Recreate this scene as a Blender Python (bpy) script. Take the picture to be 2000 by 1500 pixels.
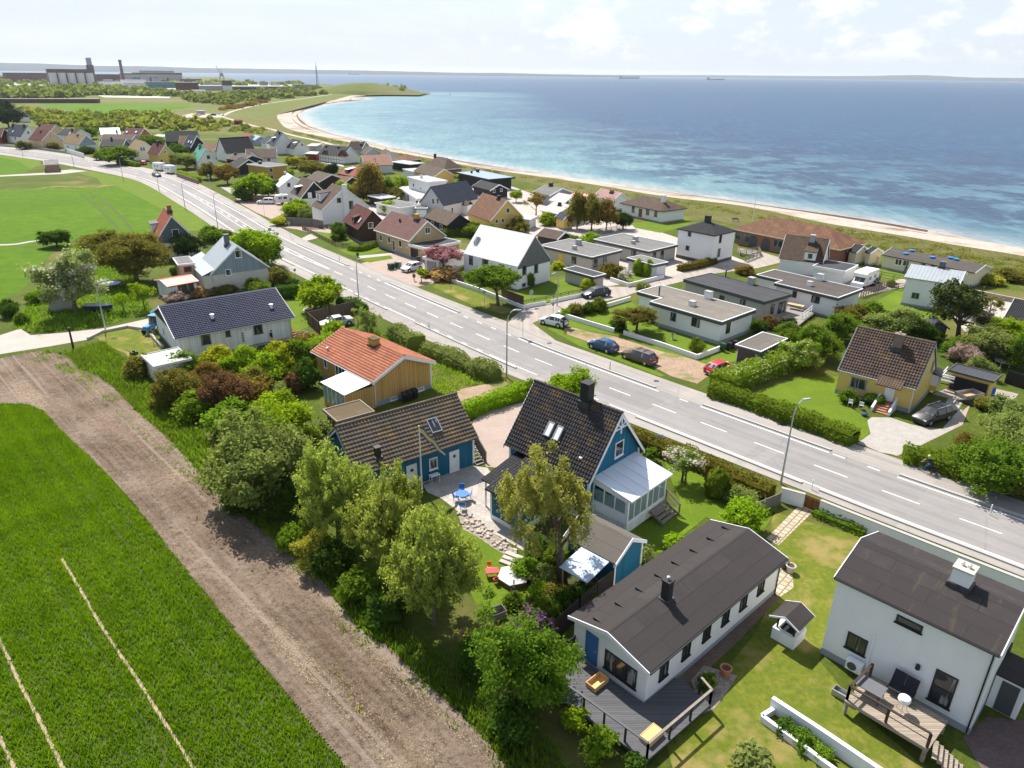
import bpy,math,random
import numpy as np
from mathutils import Matrix,Vector,noise as mnoise
for o in list(bpy.data.objects):bpy.data.objects.remove(o)
random.seed(7)
S=bpy.context.scene
COL=S.collection
R=math.radians
# camera
F,CAMH=1400.0,32.5
ROLL=math.atan(0.0115)
PITCH=math.atan((750-142.5)*math.cos(ROLL)/F)
cr,sr,cp,sp=math.cos(ROLL),math.sin(ROLL),math.cos(PITCH),math.sin(PITCH)
cam=bpy.data.cameras.new('camera');camo=bpy.data.objects.new('camera',cam);COL.objects.link(camo)
cam.sensor_width=36;cam.lens=36*F/2000;cam.clip_start=1;cam.clip_end=60000
rx=Vector((cr,sr*sp,sr*cp));uy=Vector((-sr,cr*sp,cr*cp));bz=Vector((0,-cp,sp))
camo.matrix_world=Matrix(((rx.x,uy.x,bz.x,0),(rx.y,uy.y,bz.y,0),(rx.z,uy.z,bz.z,CAMH),(0,0,0,1)))
S.camera=camo
S.render.resolution_x,S.render.resolution_y=1024,768
# sky, sun, exposure
SUN_EL,SUN_AZ=R(52),R(118)
sunv=Vector((math.cos(SUN_AZ)*math.cos(SUN_EL),math.sin(SUN_AZ)*math.cos(SUN_EL),math.sin(SUN_EL)))
sl=bpy.data.lights.new('sun','SUN');sl.energy=5.0;sl.angle=R(0.5);sl.color=(1,0.95,0.87)
so=bpy.data.objects.new('sun',sl);COL.objects.link(so)
so.rotation_euler=sunv.to_track_quat('Z','Y').to_euler()
W=bpy.data.worlds.new('World');S.world=W;W.use_nodes=True
wn,wl=W.node_tree.nodes,W.node_tree.links
wn.clear()
def wnode(t,**k):
 n=wn.new(t)
 for a,b in k.items():setattr(n,a,b)
 return n
wo=wnode('ShaderNodeOutputWorld');bg=wnode('ShaderNodeBackground');bg.inputs[1].default_value=0.112
sky=wnode('ShaderNodeTexSky',sky_type='NISHITA',sun_disc=False,sun_elevation=SUN_EL,sun_rotation=math.atan2(sunv.x,sunv.y),altitude=30,air_density=1.0,dust_density=1.2,ozone_density=1.5)
tc=wnode('ShaderNodeTexCoord')
mp=wnode('ShaderNodeMapping');mp.inputs['Scale'].default_value=(15,15,30)
nz=wnode('ShaderNodeTexNoise');nz.inputs['Scale'].default_value=1.0;nz.inputs['Detail'].default_value=9;nz.inputs['Roughness'].default_value=0.6
wl.new(tc.outputs['Generated'],mp.inputs['Vector']);wl.new(mp.outputs[0],nz.inputs['Vector'])
sx=wnode('ShaderNodeSeparateXYZ');wl.new(tc.outputs['Generated'],sx.inputs[0])
def wramp(src,a,b,lo=0.0,hi=1.0):
 m=wnode('ShaderNodeMapRange');m.interpolation_type='SMOOTHSTEP'
 for i,v in zip((1,2,3,4),(a,b,lo,hi)):m.inputs[i].default_value=v
 wl.new(src,m.inputs[0]);return m.outputs[0]
def wmul(a,b):
 m=wnode('ShaderNodeMath',operation='MULTIPLY');wl.new(a,m.inputs[0])
 if isinstance(b,float):m.inputs[1].default_value=b
 else:wl.new(b,m.inputs[1])
 return m.outputs[0]
cloud=wramp(nz.outputs[0],0.47,0.60)
cloud=wmul(cloud,wramp(sx.outputs[2],0.01,0.03))
cloud=wmul(cloud,wramp(sx.outputs[0],-0.14,0.06,0.1,1.0))
wsp=wnode('ShaderNodeMapping');wsp.inputs['Scale'].default_value=(2,2,30)
nz2=wnode('ShaderNodeTexNoise');nz2.inputs['Scale'].default_value=1.3;nz2.inputs['Detail'].default_value=4
wl.new(tc.outputs['Generated'],wsp.inputs['Vector']);wl.new(wsp.outputs[0],nz2.inputs['Vector'])
veil=wmul(wramp(nz2.outputs[0],0.3,0.7,0.88,1.0),wramp(sx.outputs[2],0.02,0.5,0.96,0.12))
mixv=wnode('ShaderNodeMix',data_type='RGBA');mixv.inputs[7].default_value=(4.3,4.75,5.35,1)
wl.new(veil,mixv.inputs[0]);wl.new(sky.outputs[0],mixv.inputs[6])
mixc=wnode('ShaderNodeMix',data_type='RGBA');mixc.inputs[7].default_value=(5.6,5.7,5.8,1)
wl.new(wmul(cloud,0.8),mixc.inputs[0]);wl.new(mixv.outputs[2],mixc.inputs[6])
wl.new(mixc.outputs[2],bg.inputs[0]);wl.new(bg.outputs[0],wo.inputs[0])
vs=S.view_settings;vs.view_transform='Standard';vs.look='None';vs.gamma=1.0;vs.exposure=0.74
# photo measurements to ground points
def ray(px,py):
 x=px-1000;y=750-py
 X=x*cr-y*sr;Y=x*sr+y*cr
 return Vector((X,Y*sp+F*cp,Y*cp-F*sp))
def at(px,py,z=0.0):
 d=ray(px,py);return Vector((0,0,CAMH))+d*((z-CAMH)/d.z)
def proj(p):
 x,y,z=p[0],p[1],p[2]-CAMH
 Y=y*sp+z*cp;D=y*cp-z*sp
 X=x*F/D;Y=Y*F/D
 return 1000+X*cr+Y*sr,750-(-X*sr+Y*cr)
def depth(p):return p[1]*cp-(p[2]-CAMH)*sp
def height_of(base,py):
 lo,hi=0.05,90.0
 for _ in range(40):
  m=(lo+hi)/2
  if proj((base[0],base[1],base[2]+m))[1]>py:lo=m
  else:hi=m
 return lo
# object helpers
def tag(o,label=None,cat=None,group=None,kind=None):
 if label:o['label']=label
 if cat:o['category']=cat
 if group:o['group']=group
 if kind:o['kind']=kind
 return o
def thing(name,label,cat,loc=(0,0,0),rz=0.0,group=None):
 o=bpy.data.objects.new(name,None);COL.objects.link(o)
 o.empty_display_size=0.3
 o.location=loc;o.rotation_euler=(0,0,rz)
 return tag(o,label,cat,group)
def link_mesh(name,me,parent=None):
 o=bpy.data.objects.new(name,me);COL.objects.link(o)
 if parent:o.parent=parent
 return o
def copy_tree(o,parent=None):
 c=o.copy();COL.objects.link(c);c.parent=parent
 for ch in o.children:copy_tree(ch,c)
 return c
class MB:
 def __init__(s):s.v=[];s.f=[];s.uv=[];s.m=[]
 def poly(s,pts,mi=0,uv=None):
  i=len(s.v);pts=[Vector(p)for p in pts];s.v+=pts
  s.f.append(tuple(range(i,i+len(pts))));s.m.append(mi)
  if uv is None:
   n=Vector((0,0,0))
   for a,b in zip(pts,pts[1:]+pts[:1]):n+=a.cross(b)
   n=n.normalized()if n.length else Vector((0,0,1))
   if abs(n.z)>0.985:uv=[(p.x,p.y)for p in pts]
   else:
    t=Vector((-n.y,n.x,0)).normalized();w=n.cross(t)
    uv=[(p.dot(t),p.dot(w))for p in pts]
  s.uv+=uv
  return s
 def hexa(s,b,t,mi=0):
  s.poly([b[3],b[2],b[1],b[0]],mi);s.poly(t,mi)
  for i in range(4):
   j=(i+1)%4;s.poly([b[i],b[j],t[j],t[i]],mi)
  return s
 def box(s,x0,y0,z0,x1,y1,z1,mi=0):
  return s.hexa([(x0,y0,z0),(x1,y0,z0),(x1,y1,z0),(x0,y1,z0)],[(x0,y0,z1),(x1,y0,z1),(x1,y1,z1),(x0,y1,z1)],mi)
 def bar(s,a,b,w,h=None,mi=0,up=(0,0,1)):
  a,b=Vector(a),Vector(b);h=h or w;d=(b-a).normalized();up=Vector(up)
  if abs(d.dot(up))>0.98:up=Vector((1,0,0))
  r=d.cross(up).normalized()*(w/2);q=r.cross(d).normalized()*(h/2)
  return s.hexa([a-r-q,a+r-q,b+r-q,b-r-q],[a-r+q,a+r+q,b+r+q,b-r+q],mi)
 def prism(s,pts,z0,z1,mi=0,bottom=True):
  n=len(pts);area=sum(pts[i][0]*pts[(i+1)%n][1]-pts[(i+1)%n][0]*pts[i][1]for i in range(n))
  if area<0:pts=pts[::-1]
  s.poly([(p[0],p[1],z1)for p in pts],mi)
  if bottom:s.poly([(p[0],p[1],z0)for p in pts[::-1]],mi)
  for i in range(n):
   a,b=pts[i],pts[(i+1)%n]
   s.poly([(a[0],a[1],z0),(b[0],b[1],z0),(b[0],b[1],z1),(a[0],a[1],z1)],mi)
  return s
 def tube(s,pts,rad,n=8,mi=0,cap=True):
  pts=[Vector(p)for p in pts]
  if not hasattr(rad,'__len__'):rad=[rad]*len(pts)
  rings=[]
  for i,p in enumerate(pts):
   d=(pts[min(i+1,len(pts)-1)]-pts[max(i-1,0)]).normalized()
   ref=Vector((0,0,1))if abs(d.z)<0.9 else Vector((1,0,0))
   x=d.cross(ref).normalized();y=d.cross(x)
   rings.append([p+(x*math.cos(2*math.pi*k/n)+y*math.sin(2*math.pi*k/n))*rad[i]for k in range(n)])
  for A,B in zip(rings,rings[1:]):
   for k in range(n):
    j=(k+1)%n;s.poly([A[k],B[k],B[j],A[j]],mi)
  if cap:s.poly(rings[0],mi);s.poly(rings[-1][::-1],mi)
  return s
 def lathe(s,prof,c=(0,0,0),n=16,mi=0):
  c=Vector(c)
  for(r0,z0),(r1,z1)in zip(prof,prof[1:]):
   for k in range(n):
    a,b=2*math.pi*k/n,2*math.pi*(k+1)/n
    q=[c+Vector((r0*math.cos(a),r0*math.sin(a),z0)),c+Vector((r0*math.cos(b),r0*math.sin(b),z0)),c+Vector((r1*math.cos(b),r1*math.sin(b),z1)),c+Vector((r1*math.cos(a),r1*math.sin(a),z1))]
    if r0<1e-5:q=q[1:]
    elif r1<1e-5:q=q[:3]
    s.poly(q,mi)
  return s
 def ball(s,c,r,n=12,sc=(1,1,1),mi=0):
  m=MB();m.lathe([(r*math.sin(math.pi*i/(n//2)),-r*math.cos(math.pi*i/(n//2)))for i in range(n//2+1)],n=n)
  i0=len(s.v);s.v+=[Vector((p.x*sc[0]+c[0],p.y*sc[1]+c[1],p.z*sc[2]+c[2]))for p in m.v]
  s.f+=[tuple(i+i0 for i in f)for f in m.f];s.uv+=m.uv;s.m+=[mi]*len(m.f)
  return s
 def build(s,name,mat,parent=None,smooth=False,merge=False):
  me=bpy.data.meshes.new(name);me.from_pydata([tuple(p)for p in s.v],[],s.f)
  mats=mat if isinstance(mat,(list,tuple))else[mat]
  for m in mats:me.materials.append(MAT(m)if isinstance(m,str)else m)
  ul=me.uv_layers.new(name='UVMap');ul.data.foreach_set('uv',np.array(s.uv,dtype=np.float32).ravel())
  if len(mats)>1:me.polygons.foreach_set('material_index',s.m)
  if merge or smooth:
   import bmesh
   bm=bmesh.new();bm.from_mesh(me);bmesh.ops.remove_doubles(bm,verts=bm.verts,dist=1e-4);bm.to_mesh(me);bm.free()
  if smooth:
   me.polygons.foreach_set('use_smooth',[True]*len(me.polygons));me.set_sharp_from_angle(angle=R(38))
  me.update()
  return link_mesh(name,me,parent)
def np_mesh(name,V,Fq,UV,mat,parent=None):
 """big meshes: V (n,3), Fq (m,k) all faces of k corners, UV (m*k,2)"""
 me=bpy.data.meshes.new(name);k=Fq.shape[1]
 me.vertices.add(len(V));me.vertices.foreach_set('co',V.astype(np.float32).ravel())
 me.loops.add(Fq.size);me.loops.foreach_set('vertex_index',Fq.astype(np.int32).ravel())
 me.polygons.add(len(Fq));me.polygons.foreach_set('loop_start',np.arange(0,Fq.size,k,dtype=np.int32))
 ul=me.uv_layers.new(name='UVMap');ul.data.foreach_set('uv',UV.astype(np.float32).ravel())
 me.materials.append(MAT(mat)if isinstance(mat,str)else mat)
 me.update(calc_edges=True);me.validate()
 return link_mesh(name,me,parent)if parent!='mesh' else me
def vnoise(x,y,seed=0):
 """smooth value noise, vectorised"""
 xi,yi=np.floor(x).astype(np.int64),np.floor(y).astype(np.int64);fx,fy=x-xi,y-yi
 fx=fx*fx*(3-2*fx);fy=fy*fy*(3-2*fy)
 def h(a,b):
  n=(a*374761393+b*668265263+seed*144665)&0x7fffffff
  n=((n^(n>>13))*1274126177)&0x7fffffff
  return((n^(n>>16))&0xffff)/65535.0
 return(h(xi,yi)*(1-fx)+h(xi+1,yi)*fx)*(1-fy)+(h(xi,yi+1)*(1-fx)+h(xi+1,yi+1)*fx)*fy
def in_poly(x,y,poly):
 c=np.zeros(x.shape,bool);n=len(poly)
 for i in range(n):
  x0,y0=poly[i][0],poly[i][1];x1,y1=poly[i-1][0],poly[i-1][1]
  m=((y0>y)!=(y1>y));c^=m&(x<(x1-x0)*(y-y0)/((y1-y0)if y1!=y0 else 1e-9)+x0)
 return c
# materials (all procedural, UV in metres)
MATS={};MDEF={}
def MAT(n):
 if n not in MATS:MATS[n]=MDEF[n](n)
 return MATS[n]
class NT:
 def __init__(s,name):
  s.mat=bpy.data.materials.new(name);s.mat.use_nodes=True;s.t=s.mat.node_tree;s.n=s.t.nodes;s.l=s.t.links
  s.b=s.n['Principled BSDF'];s.uvn=None
 def new(s,t,**k):
  n=s.n.new(t)
  for a,b in k.items():setattr(n,a,b)
  return n
 def put(s,sock,v):
  if hasattr(v,'is_linked')or isinstance(v,bpy.types.NodeSocket):s.l.new(v,sock)
  elif isinstance(v,(tuple,list))and len(v)==3 and sock.type=='RGBA':sock.default_value=(*v,1)
  else:sock.default_value=v
 def uv(s):
  if not s.uvn:s.uvn=s.new('ShaderNodeUVMap')
  return s.uvn.outputs[0]
 def pos(s):return s.new('ShaderNodeNewGeometry').outputs['Position']
 def map(s,v,sc=(1,1,1),rz=0.0):
  m=s.new('ShaderNodeMapping');s.l.new(v,m.inputs[0]);m.inputs['Scale'].default_value=sc;m.inputs['Rotation'].default_value=(0,0,rz);return m.outputs[0]
 def noise(s,scale,det=3,vec=None,rough=0.55,col=False):
  n=s.new('ShaderNodeTexNoise');s.l.new(vec or s.pos(),n.inputs['Vector']);n.inputs['Scale'].default_value=scale
  n.inputs['Detail'].default_value=det;n.inputs['Roughness'].default_value=rough;return n.outputs[1 if col else 0]
 def vor(s,scale,vec=None,out='Color',feature='F1',rnd=1.0):
  n=s.new('ShaderNodeTexVoronoi',feature=feature);s.l.new(vec or s.pos(),n.inputs['Vector']);n.inputs['Scale'].default_value=scale
  n.inputs['Randomness'].default_value=rnd;return n.outputs[out]
 def rng(s,v,a,b,lo=0.0,hi=1.0):
  m=s.new('ShaderNodeMapRange');s.put(m.inputs[0],v)
  for i,q in zip((1,2,3,4),(a,b,lo,hi)):m.inputs[i].default_value=q
  return m.outputs[0]
 def math(s,op,a,b=0.0,c=0.0):
  m=s.new('ShaderNodeMath',operation=op);s.put(m.inputs[0],a);s.put(m.inputs[1],b)
  if op in('MULTIPLY_ADD','COMPARE'):s.put(m.inputs[2],c)
  return m.outputs[0]
 def mix(s,f,a,b,blend='MIX'):
  m=s.new('ShaderNodeMix',data_type='RGBA',blend_type=blend);s.put(m.inputs[0],f);s.put(m.inputs[6],a);s.put(m.inputs[7],b);return m.outputs[2]
 def sep(s,v):
  n=s.new('ShaderNodeSeparateXYZ');s.l.new(v,n.inputs[0]);return n.outputs
 def bump(s,h,strength=0.5,dist=0.05):
  b=s.new('ShaderNodeBump');b.inputs['Strength'].default_value=strength;b.inputs['Distance'].default_value=dist
  s.l.new(h,b.inputs['Height']);s.l.new(b.outputs[0],s.b.inputs['Normal'])
 def fin(s,col,rough=0.7,spec=0.3,metal=0.0):
  s.put(s.b.inputs['Base Color'],col);s.put(s.b.inputs['Roughness'],rough);s.b.inputs['Specular IOR Level'].default_value=spec
  s.b.inputs['Metallic'].default_value=metal;return s.mat
def sc3(c,k):return tuple(min(1,x*k)for x in c)
def paint(n,c,rough=0.5,spec=0.35,var=0.12,metal=0.0):
 def f(name):
  t=NT(name);return t.fin(t.mix(t.noise(3.0,4),sc3(c,1-var),sc3(c,1+var)),rough,spec,metal)
 MDEF[n]=f
def plaster(n,c):
 def f(name):
  t=NT(name);uv=t.uv();v=t.sep(uv)
  st=t.rng(t.noise(1.0,4,t.map(uv,(2.5,0.35,1))),0.45,0.75)
  col=t.mix(t.math('MULTIPLY',st,0.22),c,sc3(c,0.72));col=t.mix(t.noise(1.2,3),col,sc3(c,0.93))
  t.bump(t.noise(60,2,uv),0.25,0.01);return t.fin(col,0.85,0.2)
 MDEF[n]=f
def siding(n,c,board=0.16,gap=0.14,batten=True,streak=.4):
 def f(name):
  t=NT(name);uv=t.uv();u=t.sep(uv)[0]
  fr=t.math('FRACT',t.math('DIVIDE',u,board));g=t.math('LESS_THAN',fr,gap)
  idn=t.new('ShaderNodeTexWhiteNoise',noise_dimensions='1D');t.l.new(t.math('FLOOR',t.math('DIVIDE',u,board)),idn.inputs['W'])
  col=t.mix(idn.outputs[0],sc3(c,0.85),sc3(c,1.12));col=t.mix(t.rng(t.noise(1.0,5,t.map(uv,(6,0.6,1))),0.35,0.8,0,streak),col,sc3(c,0.55))
  h=t.rng(fr,gap,gap+0.05)if not batten else t.math('LESS_THAN',fr,0.35)
  t.bump(h,0.9,0.03);return t.fin(t.mix(t.math('MULTIPLY',g,0.55),col,sc3(c,0.35)),0.65,0.25)
 MDEF[n]=f
def brickm(n,c1,c2,mortar,w=0.25,h=0.075):
 def f(name):
  t=NT(name);b=t.new('ShaderNodeTexBrick');t.l.new(t.uv(),b.inputs['Vector'])
  for k,v in(('Color1',c1),('Color2',c2),('Mortar',mortar)):b.inputs[k].default_value=(*v,1)
  for k,v in(('Scale',1.0),('Brick Width',w),('Row Height',h),('Mortar Size',0.008)):b.inputs[k].default_value=v
  col=t.mix(t.rng(t.noise(0.9,4),0.3,0.8,0,0.35),b.outputs[0],sc3(c1,0.6));t.bump(t.math('SUBTRACT',1.0,b.outputs[1]),0.4,0.01)
  return t.fin(col,0.85,0.2)
 MDEF[n]=f
def tilem(n,c1,c2,lichen=None,amt=0.3,row=0.34,colw=0.26,rough=0.75,geo=False,spec=0.15,edge=False):
 """clay or concrete tiles: each tile its own tone, rows stepped and columns rolled"""
 def f(name):
  t=NT(name);uv=t.uv();v=t.sep(uv)
  fu=t.math('DIVIDE',v[0],colw);fv=t.math('DIVIDE',v[1],row)
  cb=t.new('ShaderNodeCombineXYZ');t.l.new(t.math('FLOOR',fu),cb.inputs[0]);t.l.new(t.math('FLOOR',fv),cb.inputs[1])
  wn_=t.new('ShaderNodeTexWhiteNoise',noise_dimensions='2D');t.l.new(cb.outputs[0],wn_.inputs['Vector'])
  col=t.mix(t.math('MULTIPLY_ADD',wn_.outputs[0],0.6,0.2),c1,c2)
  col=t.mix(t.rng(t.noise(0.5,5,uv),0.4,0.75,0,0.5),col,sc3(c1,0.6))
  if lichen:col=t.mix(t.math('MULTIPLY',t.rng(t.noise(0.55,6,uv,0.7),0.5,0.68),t.rng(t.noise(7,3,uv),0.3,0.65,amt*0.4,amt*1.6)),col,lichen)
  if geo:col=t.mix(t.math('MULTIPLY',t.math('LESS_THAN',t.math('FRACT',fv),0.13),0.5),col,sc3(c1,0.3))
  if not geo:
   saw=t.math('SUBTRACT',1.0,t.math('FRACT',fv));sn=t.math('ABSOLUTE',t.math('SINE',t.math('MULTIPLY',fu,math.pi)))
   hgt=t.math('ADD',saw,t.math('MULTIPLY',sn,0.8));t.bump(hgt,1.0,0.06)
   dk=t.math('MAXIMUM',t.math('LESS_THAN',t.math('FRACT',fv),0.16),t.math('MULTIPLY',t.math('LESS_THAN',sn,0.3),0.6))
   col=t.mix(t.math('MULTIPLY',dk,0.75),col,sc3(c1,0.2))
  return t.fin(col,rough,spec)
 MDEF[n]=f
def metalm(n,c,seam=0.5,rough=0.45,metal=0.2):
 def f(name):
  t=NT(name);uv=t.uv();u=t.sep(uv)[0];fr=t.math('FRACT',t.math('DIVIDE',u,seam))
  g=t.math('LESS_THAN',fr,0.09);t.bump(g,1.0,0.04)
  col=t.mix(t.noise(0.8,4,uv),sc3(c,0.82),sc3(c,1.08));return t.fin(t.mix(t.math('MULTIPLY',t.math('LESS_THAN',t.math('FRACT',t.math('ADD',t.math('DIVIDE',u,seam),0.9)),0.09),0.5),col,sc3(c,0.5)),rough,0.4,metal)
 MDEF[n]=f
def feltm(n,c,lichen=None,strip=1.0):
 def f(name):
  t=NT(name);uv=t.uv();v=t.sep(uv)
  b=t.new('ShaderNodeTexBrick');t.l.new(uv,b.inputs['Vector'])
  for k,q in(('Color1',sc3(c,0.8)),('Color2',sc3(c,1.22)),('Mortar',sc3(c,0.42))):b.inputs[k].default_value=(*q,1)
  for k,q in(('Scale',1.0),('Brick Width',4.5),('Row Height',strip),('Mortar Size',0.035)):b.inputs[k].default_value=q
  col=t.mix(t.rng(t.noise(0.7,6,uv,0.65),0.35,0.7),b.outputs[0],sc3(c,0.72));col=t.mix(t.math('MULTIPLY',t.noise(25,3,uv),0.5),col,sc3(c,1.35))
  if lichen:col=t.mix(t.math('MULTIPLY',t.rng(t.noise(1.0,6,t.map(uv,(1.4,0.3,1)),0.7),0.56,0.72),0.22),col,lichen)
  t.bump(t.math('ADD',t.noise(18,3,uv),t.math('MULTIPLY',b.outputs[1],-0.5)),0.35,0.02);return t.fin(col,0.9,0.2)
 MDEF[n]=f
def plankm(n,c,w=0.12,along='u',rough=0.75):
 def f(name):
  t=NT(name);uv=t.uv();v=t.sep(uv);a=v[1]if along=='u' else v[0];fr=t.math('FRACT',t.math('DIVIDE',a,w))
  idn=t.new('ShaderNodeTexWhiteNoise',noise_dimensions='1D');t.l.new(t.math('FLOOR',t.math('DIVIDE',a,w)),idn.inputs['W'])
  col=t.mix(idn.outputs[0],sc3(c,0.75),sc3(c,1.25));col=t.mix(t.noise(1.5,5,t.map(uv,(1,9,1)if along=='u' else(9,1,1))),col,sc3(c,0.65))
  col=t.mix(t.math('MULTIPLY',t.math('LESS_THAN',fr,0.12),0.8),col,sc3(c,0.15));t.bump(t.math('GREATER_THAN',fr,0.12),0.7,0.02)
  return t.fin(col,rough,0.25)
 MDEF[n]=f
def groundm(n,cols,s1=0.35,s2=3.0,bmp=0.6,bs=14,bd=0.06,fleck=None,fa=0.62,fs=22):
 def f(name):
  t=NT(name);p=t.pos()
  col=t.mix(t.rng(t.noise(s1,4,p),0.36,0.64),cols[0],cols[1]);col=t.mix(t.rng(t.noise(s2,6,p,0.7),0.35,0.7),col,cols[2])
  if len(cols)>3:col=t.mix(t.rng(t.noise(s1*0.35,5,p,0.6),0.52,0.64),col,cols[3])
  if fleck:col=t.mix(t.rng(t.noise(fs,2,p),fa,fa+0.04,0,0.85),col,fleck)
  if bmp:t.bump(t.noise(bs,5,p,0.75),bmp,bd)
  return t.fin(col,0.95,0.12)
 MDEF[n]=f
def leafm(n,a,b,flower=None,ff=0.3,tr=0.52):
 def f(name):
  t=NT(name);v=t.sep(t.uv());oi=t.new('ShaderNodeObjectInfo')
  k=t.math('ADD',t.math('MULTIPLY',v[0],0.6),t.math('MULTIPLY',v[1],0.4));col=t.mix(k,a,b)
  hs=t.new('ShaderNodeHueSaturation');t.put(hs.inputs['Hue'],t.rng(oi.outputs['Random'],0,1,0.49,0.507));t.put(hs.inputs['Value'],t.rng(oi.outputs['Random'],0,1,0.92,1.1));t.l.new(col,hs.inputs['Color']);col=hs.outputs[0]
  if flower:col=t.mix(t.math('GREATER_THAN',t.math('ADD',t.math('MULTIPLY',v[0],0.45),t.math('MULTIPLY',v[1],0.55)),1-ff),col,flower)
  d=t.new('ShaderNodeBsdfDiffuse');tl=t.new('ShaderNodeBsdfTranslucent');m=t.new('ShaderNodeMixShader');m.inputs[0].default_value=tr
  t.l.new(col,d.inputs[0]);t.l.new(t.mix(1.0,col,(1.0,1.0,0.62),'MULTIPLY')if not flower else col,tl.inputs[0]);t.l.new(d.outputs[0],m.inputs[1]);t.l.new(tl.outputs[0],m.inputs[2])
  t.l.new(m.outputs[0],t.n['Material Output'].inputs[0]);return t.mat
 MDEF[n]=f
plaster('white_plaster',(0.78,0.77,0.75));plaster('cream_plaster',(0.72,0.64,0.45));plaster('yellow_plaster',(0.70,0.50,0.15));plaster('grey_plaster',(0.42,0.41,0.39))
plaster('pale_grey_plaster',(0.58,0.58,0.57));plaster('ochre_plaster',(0.42,0.27,0.06));plaster('peach_plaster',(0.66,0.47,0.30));plaster('concrete',(0.38,0.37,0.35));plaster('plinth_grey',(0.30,0.32,0.34))
plaster('beige_plaster',(0.46,0.42,0.36))
siding('blue_boards',(0.013,0.14,0.245),0.28,0.16);siding('ochre_boards',(0.64,0.36,0.12),0.3,0.14);siding('grey_boards',(0.17,0.17,0.17),0.12,0.2);siding('black_boards',(0.025,0.025,0.028));siding('dark_brown_boards',(0.055,0.035,0.025))
siding('red_boards',(0.22,0.03,0.02));siding('grey_blue_boards',(0.27,0.33,0.37),0.2);siding('pale_blue_boards',(0.35,0.45,0.55));siding('slate_boards',(0.13,0.16,0.17));siding('white_boards',(0.78,0.78,0.77),0.14,0.06,streak=.1)
brickm('yellow_brick',(0.46,0.32,0.13),(0.55,0.40,0.18),(0.42,0.38,0.30));brickm('red_brick',(0.30,0.10,0.06),(0.36,0.14,0.09),(0.3,0.22,0.18));brickm('pale_blockwork',(0.56,0.52,0.46),(0.62,0.58,0.52),(0.4,0.37,0.33),0.6,0.2)
brickm('brown_brick',(0.24,0.15,0.10),(0.30,0.19,0.13),(0.25,0.2,0.17));brickm('far_red_brick',(0.13,0.055,0.05),(0.15,0.065,0.055),(0.13,0.07,0.06),2.5,1.2)
LICH=(0.42,0.24,0.045)
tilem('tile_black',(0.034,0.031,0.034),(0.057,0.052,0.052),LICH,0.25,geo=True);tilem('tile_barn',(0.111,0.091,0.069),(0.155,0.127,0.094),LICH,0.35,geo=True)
tilem('tile_orange',(0.380,0.128,0.067),(0.532,0.223,0.133),(0.20,0.10,0.07),0.4,geo=True);tilem('tile_blue',(0.016,0.02,0.048),(0.035,0.04,0.08),rough=0.4,geo=True,spec=0.22)
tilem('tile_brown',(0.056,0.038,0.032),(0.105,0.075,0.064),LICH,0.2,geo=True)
tilem('tile_maroon',(0.129,0.058,0.048),(0.184,0.088,0.075),(0.12,0.08,0.06),0.4);tilem('tile_far_brown',(0.082,0.054,0.039),(0.116,0.078,0.058),(0.2,0.14,0.06),0.4);tilem('tile_rust',(0.136,0.061,0.034),(0.204,0.102,0.061),(0.33,0.18,0.06),0.4)
tilem('tile_far_black',(0.020,0.022,0.024),(0.034,0.034,0.037));tilem('tile_far_red',(0.245,0.061,0.034),(0.299,0.088,0.048));tilem('tile_salmon',(0.340,0.177,0.122),(0.394,0.218,0.156));tilem('tile_slate',(0.028,0.038,0.06),(0.045,0.055,0.08))
tilem('tile_tan',(0.224,0.156,0.075),(0.286,0.211,0.109));tilem('tile_dark_red',(0.088,0.024,0.020),(0.122,0.034,0.027));tilem('tile_pink',(0.374,0.224,0.204),(0.408,0.258,0.238));tilem('tile_thatch',(0.031,0.027,0.026),(0.041,0.037,0.034),row=0.6,colw=0.1)
metalm('metal_white',(0.66,0.67,0.67),0.55);metalm('metal_grey',(0.36,0.39,0.41),0.5);metalm('metal_green',(0.03,0.27,0.17),0.45,0.4);metalm('metal_pale_blue',(0.25,0.32,0.42),0.5);metalm('corrugated_clear',(0.42,0.52,0.64),0.09,0.3,0.0);metalm('metal_dark',(0.06,0.06,0.065),0.5)
metalm('metal_red',(0.42,0.07,0.05),0.4)
feltm('felt_dark',(0.043,0.037,0.036));feltm('felt_dark_lichen',(0.042,0.036,0.035),(0.26,0.19,0.05));feltm('felt_grey',(0.160,0.156,0.148));feltm('felt_tan',(0.176,0.156,0.132));feltm('felt_slate',(0.056,0.056,0.060));feltm('felt_pale',(0.42,0.42,0.40));feltm('felt_weathered',(0.128,0.116,0.100));feltm('felt_brown',(0.084,0.072,0.064));feltm('felt_moss',(0.105,0.078,0.042))
paint('white_paint',(0.8,0.8,0.8));paint('black_paint',(0.02,0.02,0.022));paint('grey_paint',(0.3,0.31,0.32));paint('dark_grey_paint',(0.07,0.072,0.075));paint('steel',(0.42,0.43,0.44),0.4,0.5,0.05,0.6);paint('aluminium',(0.6,0.61,0.62),0.3,0.5,0.05,0.7)
paint('blue_door',(0.03,0.13,0.33));paint('red_paint',(0.5,0.03,0.04));paint('orange_paint',(0.8,0.22,0.02));paint('sign_blue',(0.01,0.2,0.6));paint('yellow_paint',(0.75,0.5,0.03));paint('flag_blue',(0.03,0.12,0.4));paint('teal_paint',(0.04,0.25,0.27));paint('terracotta',(0.45,0.17,0.08),0.8);paint('chimney_brick',(0.19,0.15,0.115),0.9,0.2,0.3);paint('stone',(0.42,0.38,0.33),0.9,0.2,0.3);paint('bin_green',(0.02,0.07,0.03));paint('brown_paint',(0.17,0.08,0.035),0.7)
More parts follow.
